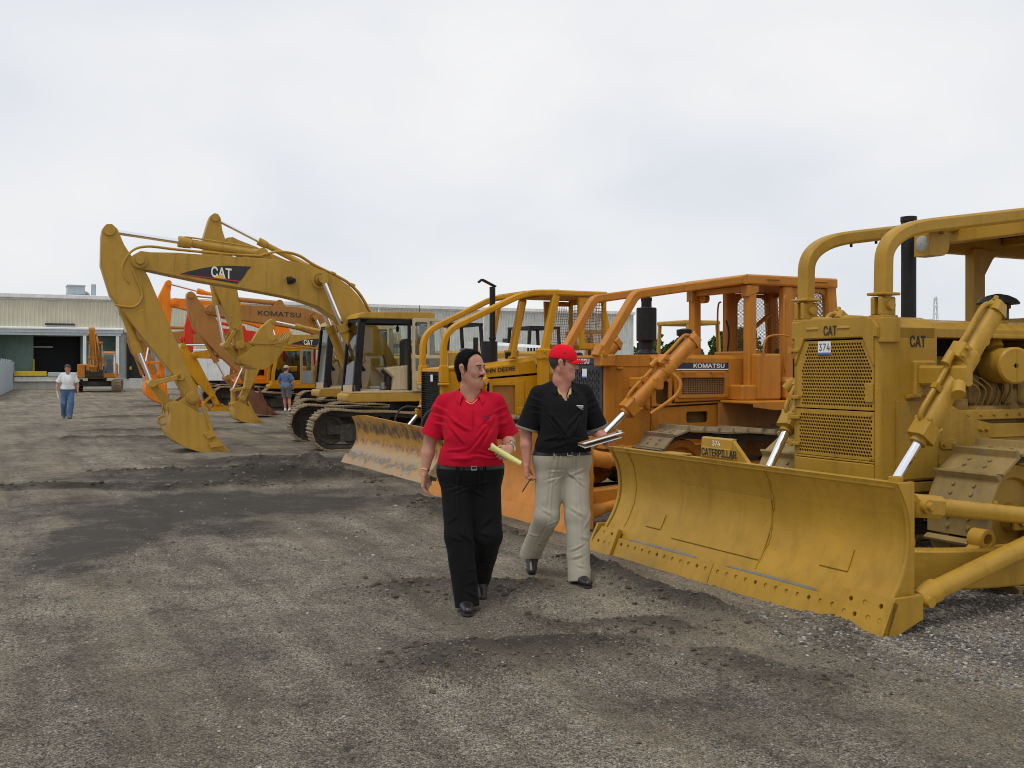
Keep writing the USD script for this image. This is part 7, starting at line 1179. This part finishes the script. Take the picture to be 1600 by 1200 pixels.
        cv = np.stack([p0 - fl2 * ln * 0.4 - nn_ * 0.001, p0 + fl2 * ln * 0.2 + nn_ * 0.003, p0 + fl2 * ln + nn_ * rr_.uniform(-0.002, 0.004, (n_s, 1))], 1)
        w_ = 0.0011; sd3 = np.cross(fl2, nn_); sd3 /= np.linalg.norm(sd3, axis=1, keepdims=True) + 1e-9; Vs = np.stack([cv[:, 0] - sd3 * w_, cv[:, 0] + sd3 * w_, cv[:, 1] + sd3 * w_, cv[:, 1] - sd3 * w_, cv[:, 2]], 1).reshape(-1, 3); b_ = np.arange(n_s) * 5; Fs = np.concatenate([np.stack([b_, b_ + 1, b_ + 2], 1), np.stack([b_, b_ + 2, b_ + 3], 1), np.stack([b_ + 3, b_ + 2, b_ + 4], 1)])
        part(bd, 'hair_strands', tm((Vs, Fs)), C['hair'], smooth=False, kind='stuff')
    # --- shirt
    S = Flesh(lo, hi, max(h, 0.006)); torso(S, 0.010, 0.075)
    hem = J.get('hem', 0.985); be = J.get('belly', 0.0)
    for s in (-1, 1):
        d = EL[s] - SH[s]; e = SH[s] + d * J.get('sleeve', 0.80); S.add(SH[s], SH[s] + d, 0.060 * big, (0.058 + J.get('loose', 0.004)) * big, 0.03, cut=(e, d))
    S.add(V(be * 0.7, -0.06, hem + 0.06), V(be * 0.7, 0.06, hem + 0.06), 0.122 * big + be * 0.35, None, 0.05, sc=(1.0, 1.0, 0.75))
    S.clip(V(0, 0, hem), V(0.0, 0, -1)); S.add(V(-0.02, 0, 1.52 + up), V(0.05, 0, 1.56 + up), neck_r + 0.014, neck_r + 0.03, 0, sub=True)
    S.add(V(0.045 + be * 0.3, 0, 1.50 + up), V(0.105 + be * 0.5, 0.0, (1.375 if J.get('vneck') else 1.405) + up), 0.058, 0.016, 0, sub=True)
    sleeve_mask = lambda v: np.clip(1.25 - np.abs(v[:, 2] - 1.18) * 1.2, 0.35, 1.1)
    rf_ = random.Random(int(abs(loc[0]) * 100)); u_ = rf_.uniform; fl_ = []
    for s in (-1, 1):
        for k in range(5): fl_.append(((s * u_(0.13, 0.17), 1.34 + up - 0.02 * k), (s * u_(-0.03, 0.07), u_(1.06, 1.24)), u_(0.007, 0.012), u_(0.006, 0.011), 1))
        for k in range(4): z_ = hem + u_(0.02, 0.14); fl_.append(((s * u_(0.10, 0.19), z_), (s * u_(-0.02, 0.06), z_ + u_(-0.03, 0.05)), u_(0.006, 0.010), u_(0.005, 0.009), 1))
        for k in range(3): fl_.append(((s * (sh - 0.02 + 0.01 * k), 1.36 + up - 0.045 * k), (s * (sh + 0.075), 1.40 + up - 0.06 * k), u_(0.006, 0.010), u_(0.005, 0.009), 1))
        for k in range(4): fl_.append(((s * 0.15, u_(1.1, 1.3)), (s * u_(0, 0.05), u_(1.05, 1.25)), 0.01, 0.008, -1))
    st = part(bd, 'shirt', S.mesh(0.006, (5.0, 6.0, 13), 5 + int(loc[0] * 10), smooth=2, mask=sleeve_mask, folds=fl_ if detail else ()), C['shirt'], smooth=True)
    if detail:
        for s in (-1, 1):
            d = (EL[s] - SH[s]); L = np.linalg.norm(d); d /= L; e = SH[s] + d * L * J.get('sleeve', 0.80); r = (0.060 + (J.get('loose', 0.004) - 0.002) * J.get('sleeve', 0.80)) * big
            part(st, 'sleeve_hem', lathe([(r - 0.008, 0), (r + 0.0035, 0), (r + 0.004, 1), (r - 0.012, 1), (r - 0.008, 0)], e - d * (0.012 if C.get('cuff') else 0.02), e + d * 0.004, 28), C.get('cuff', C['shirt']))
        be = J.get('belly', 0) * 0.5
        for s in (-1, 1):
            th_ = np.linspace(0, 1, 15); up_, lo_ = [], []
            for t in th_:
                a = math.pi * (1 - 0.80 * t); rr = neck_r + 0.016 + 0.010 * t; up_.append(V(-0.012 + rr * math.cos(a) * 1.05 + 0.02 * t, s * rr * math.sin(a), 1.535 - 0.055 * t ** 1.5 + up)); r2 = rr + 0.024 + 0.016 * t
                lo_.append(V(-0.016 + r2 * math.cos(a) * 1.0 + 0.025 * t + 0.02 * t ** 6, s * r2 * math.sin(a), 1.497 - 0.045 * t ** 1.4 - 0.035 * t ** 5 + up))
            v = np.array(up_ + [(p_ + q_) / 2 + V(0, 0, 0.008) for p_, q_ in zip(up_, lo_)] + lo_); n_c = 15; q = np.array([(r_ * n_c + k, r_ * n_c + k + 1, (r_ + 1) * n_c + k + 1, (r_ + 1) * n_c + k) for r_ in range(2) for k in range(n_c - 1)])
            part(st, 'collar', [tm((v, q)), tm((v - V(0, 0, 0.006), q[:, ::-1]))], C.get('collar', C['shirt']), smooth=True)
        part(st, 'placket', tube([V(0.135 + be, 0.004, 1.41 + up), V(0.158 + be * 1.5, 0.004, 1.34 + up), V(0.166 + be * 1.8, 0.004, 1.27 + up)], 0.004, 6), C['shirt'])
        if C.get('lining'):
            part(st, 'lining', [hullpts([V(0.04 + be, s * 0.064, 1.475 + up), V(0.058 + be, s * 0.046, 1.47 + up), V(0.106 + be, s * 0.002, 1.375 + up), V(0.110 + be, s * 0.016, 1.373 + up), V(0.086 + be, s * 0.050, 1.43 + up)]) for s in (-1, 1)], C['lining'])
        if C.get('badge'):
            bc = V(0.137 + be * 2, 0.105, 1.335 + up); part(st, 'chest_emblem', [beam((bc[0] + 0.002, bc[1] - 0.03 + 0.012 * k, bc[2] - 0.012 * k), (bc[0] - 0.006, bc[1] + 0.022, bc[2] - 0.012 * k - 0.004), 0.006, 0.008 if k == 0 else 0.0025) for k in range(3)], C['badge'], 'small embroidered emblem on the chest')
    # --- trousers or shorts
    short = J.get('shorts', 0); T = Flesh(lo, hi, max(h, 0.006)); be = J.get('belly', 0)
    T.add(V(0.0, -0.085, 0.945), V(0.0, 0.085, 0.945), 0.130 * big, None, 0.03, sc=(1.04, 1.0, 1)); T.add(V(0.005 + be * 0.3, 0, 1.0), V(0.01 + be * 0.45, 0, 1.06), 0.130 * big, 0.130 * big, 0.03, sc=(1.02, 1.04, 1))
    torso(T, 0.007, 0.05)
    for s in (-1, 1):
        d = AN[s] - KN[s]
        if short: e = HIP[s] * 0.12 + KN[s] * 0.88; T.add(HIP[s], KN[s], 0.115, 0.098, 0.03, cut=(e, KN[s] - HIP[s]))
        else: T.add(HIP[s], KN[s], 0.112 * big, 0.098, 0.03); T.add(KN[s], AN[s] + d * 0.19, 0.097, 0.086, 0.03, cut=(AN[s] + d * 0.17 + V(0, 0, 0), d))
    T.clip(V(0, 0, hem + 0.03), V(0, 0, 1))
    fl_ = []
    for s in (-1, 1):
        k_, a_ = KN[s], AN[s]; fl_.append(((s * 0.095, 0.93), (k_[1], k_[2] + 0.02), 0.008, 0.007, 1)); fl_.append(((k_[1], k_[2]), (a_[1], a_[2] + 0.06), 0.008, 0.006, 1))
        for k in range(3): fl_.append(((s * 0.012, 0.86 - 0.02 * k), (s * u_(0.09, 0.17), u_(0.74, 0.90)), u_(0.007, 0.011), u_(0.006, 0.010), 1))
        for k in range(3): zz_ = k_[2] + u_(-0.18, 0.12); y_ = k_[1] + u_(-0.08, 0.04); fl_.append(((y_, zz_), (y_ + u_(0.05, 0.10), zz_ + u_(-0.09, 0.09)), u_(0.009, 0.014), u_(0.004, 0.008), 1))
        for k in range(3): zz_ = a_[2] + 0.04 + 0.07 * k; y_ = a_[1] + u_(-0.08, 0.03); fl_.append(((y_, zz_ + u_(-0.03, 0.03)), (y_ + u_(0.05, 0.10), zz_ + u_(-0.04, 0.04)), u_(0.008, 0.012), u_(0.004, 0.008), 1))
        for k in range(2): fl_.append(((s * (0.05 + 0.035 * k), hem), (s * (0.06 + 0.03 * k), hem - 0.15), 0.006, 0.006, 1))
    tr = part(bd, 'shorts' if short else 'trousers', T.mesh(J.get('crease', 0.007), (9, 9, 5.0), 11 + int(loc[0] * 10), smooth=2, folds=fl_ if detail else ()), C['trousers'], smooth=True)
    if J.get('belt', True):
        Bt = Flesh(V(-0.3, -0.4, hem - 0.06), V(0.35, 0.4, hem + 0.08), max(h, 0.006)); Bt.add(V(0.0, -0.085, 0.945), V(0.0, 0.085, 0.945), 0.135 * big, None, 0.03, sc=(1.04, 1.0, 1)); Bt.add(V(0.005 + be * 0.3, 0, 1.0), V(0.01 + be * 0.45, 0, 1.06), 0.135 * big, 0.135 * big, 0.03, sc=(1.02, 1.04, 1)); torso(Bt, 0.004, 0.05); Bt.clip(V(0, 0, hem + 0.012), V(0, 0, 1)); Bt.clip(V(0, 0, hem - 0.026), V(0, 0, -1)); part(tr, 'belt', Bt.mesh(smooth=0), C.get('belt', 'belt_black'), smooth=30)
        if detail:
            bx = 0.149 * big * 1.02 + be * 0.4 + 0.008; part(tr, 'buckle', [tube([(bx, 0.0, hem - 0.02), (bx, 0.0, hem + 0.006), (bx, 0.036, hem + 0.006), (bx, 0.036, hem - 0.02), (bx, 0.0, hem - 0.02)], 0.003, 6, 0)], 'silver_metal')
            for y in (-0.10, 0.10): part(tr, 'belt_loop', box(bx - 0.045, bx - 0.022, y - 0.006, y + 0.006, hem - 0.03, hem + 0.016, 0.003), C['trousers'])
    if not short:
        for s in (-1, 1): part(bd, 'sock', cyl(AN[s] + (KN[s] - AN[s]) * 0.30, AN[s] + V(0.0, 0, -0.03), 0.060, 0.046, n=18), 'black_wool')
    # --- shoes
    for s in (-1, 1):
        q = 'r' if s < 0 else 'l'; f = J.get('foot_' + q, {}); R = rotm((0, 0, 1), f.get('yaw', s * 8)) @ rotm((0, 1, 0), f.get('pitch', 0)); a = AN[s]; P = lambda x, y, z: a + R @ V(x, y, z); Sh = Flesh(a - 0.26, a + 0.28, max(h, 0.006))
        Sh.add(P(-0.045, 0, -0.045), P(0.06, 0, -0.05), 0.040, 0.042, 0.02); Sh.add(P(0.06, 0, -0.05), P(0.165, 0.004, -0.062), 0.043, 0.030, 0.02, R=R, sc=(1, 1.15, 0.85)); Sh.add(P(-0.02, 0, -0.03), P(-0.005, 0, 0.03), 0.042, 0.040, 0.02); Sh.clip(P(0, 0, -0.085), R @ V(0, 0, -1))
        so = part(bd, 'shoe', Sh.mesh(smooth=1), C['shoe'], smooth=40); ol = [(-0.088, 0), (-0.075, 0.035), (-0.02, 0.038), (0.06, 0.045), (0.13, 0.042), (0.18, 0.028), (0.2, 0.0), (0.18, -0.028), (0.13, -0.042), (0.06, -0.045), (-0.02, -0.038), (-0.075, -0.035)]
        part(so, 'sole', xf(slab_z(ol, -0.094, -0.080), R, a), 'rubber')
    return th, hp, Rh
def people():
    # man in red polo shirt
    J = dict(up=0.0, bulk=1.10, belly=0.055, sh=0.182, neck=1.08, jaw=1.06, head_yaw=52, head_pitch=2, elbow_r=(-0.03, -0.282, 1.155), wrist_r=(0.02, -0.325, 0.925), elbow_l=(-0.06, 0.275, 1.16), wrist_l=(0.175, 0.265, 1.105),
             hand_r=dict(d=(0.05, -0.01, -1), n=(0.25, 0.9, 0), side=-1, curl=0.32), hand_l=dict(d=(0.85, -0.45, -0.25), n=(-0.2, -0.75, -0.6), side=-1, curl=0.75, grip=0.3),
             knee_r=(0.14, -0.085, 0.50), ankle_r=(0.205, -0.035, 0.095), knee_l=(0.075, 0.125, 0.49), ankle_l=(-0.24, 0.075, 0.155), foot_r=dict(yaw=2, pitch=-2), foot_l=dict(yaw=6, pitch=32), hem=0.985, hair=0.012, fringe=-0.014, sleeve=0.86, loose=0.02, crease=0.006)
    r = (-0.295, 7.25); z = ground_z(*r); th, hp, Rh = person('man in red polo shirt and black trousers holding a yellow paper pad', (r[0], r[1], z), -86, J, dict(skin='skin', shirt='red_knit', trousers='black_wool', hair='hair_black', shoe='shoe_leather', moustache=True, glasses=True, badge='crimson_thread'))
    b = stage.GetPrimAtPath(th.GetPath().AppendChild('body'))
    part(b, 'bracelet', ring((0.0135, -0.319, 0.956), (0.0148, -0.3205, 0.950), 0.035, 0.031, 24), 'gold_metal'); part(b, 'watch', [ring((0.135, 0.27, 1.113), (0.155, 0.2675, 1.109), 0.043, 0.033, 24), cyl((0.142, 0.285, 1.150), (0.144, 0.287, 1.162), 0.017)], 'silver_metal'); part(b, 'neck_chain', tube([(0.06, 0.07, 1.475), (0.115, 0.035, 1.44), (0.135, 0.0, 1.418), (0.115, -0.035, 1.44)], 0.0025, 5), 'gold_metal')
    c, s = math.cos(math.radians(-86)), math.sin(math.radians(-86)); W = lambda p: np.array([r[0] + c * p[0] - s * p[1], r[1] + s * p[0] + c * p[1], z + p[2]])
    a, bb = W((0.27, 0.125, 1.13)), W((0.265, 0.335, 1.015)); o = np.array([0.0, 0.0, 0.0]); dd = bb - a; d_, s_, u_ = frame(dd)
    V, L = [], 24
    for k, t in enumerate(np.linspace(0, 1, 13)):
        for i in range(L):
            ang = 0.4 + 5.1 * i / (L - 1); rr = 0.035 + 0.006 * math.sin(3 * t + i * 0.3) - 0.0005 * i + (0.012 if t < 0.2 else 0) * (1 - t / 0.2 if t < 0.2 else 0); V.append(a + dd * t + s_ * math.cos(ang) * rr + u_ * math.sin(ang) * rr * 0.62)
    V = np.array(V); f = [(k * L + i, k * L + i + 1, (k + 1) * L + i + 1, (k + 1) * L + i) for k in range(12) for i in range(L - 1)]; m = tm((V, np.array(f))); top('paper_pad', m, 'yellow_paper', 'yellow lined paper pad rolled in the hand of the man in red', 'paper pad', smooth=True)
    # man in black polo, red cap
    J = dict(up=0.035, bulk=1.10, belly=0.05, sh=0.192, neck=1.12, jaw=1.10, head_yaw=74, head_pitch=3, elbow_r=(-0.03, -0.285, 1.15), wrist_r=(0.03, -0.290, 0.905), elbow_l=(-0.05, 0.305, 1.16), wrist_l=(0.16, 0.318, 1.075),
             hand_r=dict(d=(0.10, 0.02, -1), n=(0.3, 0.9, 0), side=-1, curl=0.6, grip=0.2), hand_l=dict(d=(0.95, 0.15, 0.05), n=(-0.1, -0.35, 0.9), side=-1, curl=0.55, grip=0.35),
             knee_r=(0.085, -0.14, 0.50), ankle_r=(-0.29, -0.185, 0.175), knee_l=(0.16, 0.085, 0.51), ankle_l=(0.255, 0.075, 0.095), foot_r=dict(yaw=-14, pitch=36), foot_l=dict(yaw=10, pitch=-3), hem=1.005, hair=0.004, hair_back=False, sleeve=0.90, loose=0.03, vneck=True, crease=0.008)
    r = (0.395, 8.10); z = ground_z(*r); th, hp, Rh = person('man in black polo shirt, khaki trousers and red baseball cap', (r[0], r[1], z), -80, J, dict(skin='skin_ruddy', shirt='black_knit', trousers='khaki', hair='hair_grey', shoe='shoe_leather', cuff='grey_trim', lining='beige_lining', badge='decal_white'))
    b = stage.GetPrimAtPath(th.GetPath().AppendChild('body'))
    Cf = Flesh(hp(0, 0, 0.05) - 0.2, hp(0, 0, 0.05) + 0.2, 0.005); Cf.add(hp(-0.012, 0, 0.050), hp(0.012, 0, 0.050), 0.0935, 0.0925, 0, R=Rh, sc=(1.10, 1.0, 1.16)); Cf.clip(hp(0, 0, 0.040), Rh @ np.array([-0.10, 0, -1.0])); cp = part(b, 'cap', Cf.mesh(0.0018, (20, 20, 20), 2, smooth=2), 'cap_red', smooth=True)
    br = []
    for t in np.linspace(-1, 1, 17):
        for w in np.linspace(0, 1, 6): x = 0.088 - 0.05 * t * t + w * (0.108 * (1 - 0.5 * t * t)); br.append(hp(x, t * (0.082 - 0.012 * w), 0.046 - 0.012 * w - 0.020 * t * t))
    br = np.array(br); q = np.array([(i * 6 + j, (i + 1) * 6 + j, (i + 1) * 6 + j + 1, i * 6 + j + 1) for i in range(16) for j in range(5)]); dn = Rh @ np.array([0, 0, -0.006]); part(cp, 'peak', [tm((br, q)), tm((br + dn, q[:, ::-1]))], 'cap_red', smooth=True)
    part(cp, 'button', trimesh.creation.icosphere(1, 0.008).apply_translation(hp(0, 0, 0.150)), 'cap_red')
    part(cp, 'front_lettering', [beam(hp(0.094 - 0.006 * k, -0.028 + 0.012 * k, 0.092 + 0.016 * k), hp(0.094 - 0.006 * k, 0.030, 0.096 + 0.016 * k), 0.006, 0.006) for k in range(2)], 'decal_white')
    c, s = math.cos(math.radians(-80)), math.sin(math.radians(-80)); W = lambda p: np.array([r[0] + c * p[0] - s * p[1], r[1] + s * p[0] + c * p[1], z + p[2]])
    top('pen', [cyl(W((0.085, -0.268, 0.80)), W((0.10, -0.335, 0.705)), 0.0055, n=8), cyl(W((0.10, -0.335, 0.705)), W((0.101, -0.339, 0.698)), 0.005, 0.001, n=8)], 'decal_black', 'black pen pointing down from the right hand of the capped man', 'pen')
    R = rotm((0, 0, 1), -80) @ rotm((1, 0, 0), 15) @ rotm((0, 1, 0), -1.0); cc = W((0.29, 0.235, 1.125)); cb = thing('clipboard', 'brown clipboard with white papers held by the man in the red cap', 'clipboard', cc, 0)
    part(cb, 'board', xf(box(-0.10, 0.13, -0.165, 0.165, -0.002, 0.002), R), 'clipboard_brown'); part(cb, 'sheet', xf(box(0.06, 0.128, -0.16, 0.15, 0.0035, 0.006), R), 'paper'); part(cb, 'clip', xf(cat(box(-0.03, 0.05, 0.135, 0.168, 0.006, 0.014, 0.003), cyl((-0.03, 0.15, 0.016), (0.05, 0.15, 0.016), 0.006, n=8)), R), 'silver_metal')
    R2 = rotm((0, 0, 1), -80) @ rotm((1, 0, 0), 15) @ rotm((0, 1, 0), 2.0); part(cb, 'lower_sheet', xf(box(-0.10, 0.13, -0.165, 0.13, -0.022, -0.018), R2), 'paper')
    # far man in white shirt and jeans
    J = dict(up=0.0, bulk=1.06, belly=0.03, sh=0.185, head_yaw=-6, head_pitch=32, head_off=(0.05, 0, -0.03), elbow_r=(-0.02, -0.31, 1.14), wrist_r=(0.08, -0.33, 0.92), elbow_l=(-0.03, 0.30, 1.13), wrist_l=(0.06, 0.30, 0.89), hand_r=dict(d=(0.2, 0, -1), n=(0.2, 0.9, 0), side=-1), hand_l=dict(d=(0.2, 0, -1), n=(0.2, -0.9, 0), side=1),
             knee_r=(0.05, -0.12, 0.49), ankle_r=(-0.24, -0.12, 0.15), knee_l=(0.15, 0.10, 0.5), ankle_l=(0.2, 0.06, 0.09), foot_r=dict(pitch=28), hem=0.95, hair=0.02, sleeve=0.85, loose=0.03)
    r = (-14.62, 33.7); z = ground_z(*r); person('distant man in white shirt and blue jeans walking with his head bowed', (r[0], r[1], z), -68, J, dict(skin='skin', shirt='white_cotton', trousers='denim', hair='hair_brown', shoe='boot_brown', belt='hair_brown'), h=0.013, detail=False)
    c, s = math.cos(math.radians(-68)), math.sin(math.radians(-68)); W = lambda p: np.array([r[0] + c * p[0] - s * p[1], r[1] + s * p[0] + c * p[1], z + p[2]])
    top('paper_sheet', hullpts([W(p) for p in ((0.10, -0.31, 0.90), (0.15, -0.34, 0.90), (0.17, -0.26, 0.66), (0.22, -0.29, 0.66), (0.105, -0.305, 0.90), (0.175, -0.255, 0.66))]), 'paper', 'folded white paper in the hand of the distant jeans wearer', 'paper')
    # far man in blue T-shirt and shorts, seen from behind
    J = dict(up=-0.03, bulk=1.08, belly=0.03, sh=0.185, head_yaw=-10, head_pitch=4, elbow_r=(0.0, -0.31, 1.13), wrist_r=(0.12, -0.25, 0.93), elbow_l=(0.02, 0.33, 1.14), wrist_l=(0.12, 0.20, 0.98), knee_r=(0.03, -0.12, 0.49), ankle_r=(-0.04, -0.17, 0.09), knee_l=(0.05, 0.09, 0.49), ankle_l=(0.06, 0.06, 0.09), hem=0.93, hair=0.01, sleeve=0.75, loose=0.03, shorts=1, belt=False)
    r = (-8.66, 39.25); z = ground_z(*r); th, hp, Rh = person('man in blue T-shirt and grey shorts standing with his back turned', (r[0], r[1], z), 76, J, dict(skin='skin_ruddy', shirt='blue_cotton', trousers='grey_cotton', hair='hair_grey', shoe='white_cotton'), h=0.013, detail=False)
    b = stage.GetPrimAtPath(th.GetPath().AppendChild('body')); Cf = Flesh(hp(0, 0, 0.05) - 0.2, hp(0, 0, 0.05) + 0.2, 0.008); Cf.add(hp(-0.012, 0, 0.050), hp(0.012, 0, 0.050), 0.0965, 0.0955, 0, R=Rh, sc=(1.10, 1.0, 1.06)); Cf.clip(hp(0, 0, 0.035), Rh @ np.array([0, 0, -1.0])); part(b, 'cap', Cf.mesh(smooth=1), 'tan_cotton', smooth=True)
people()
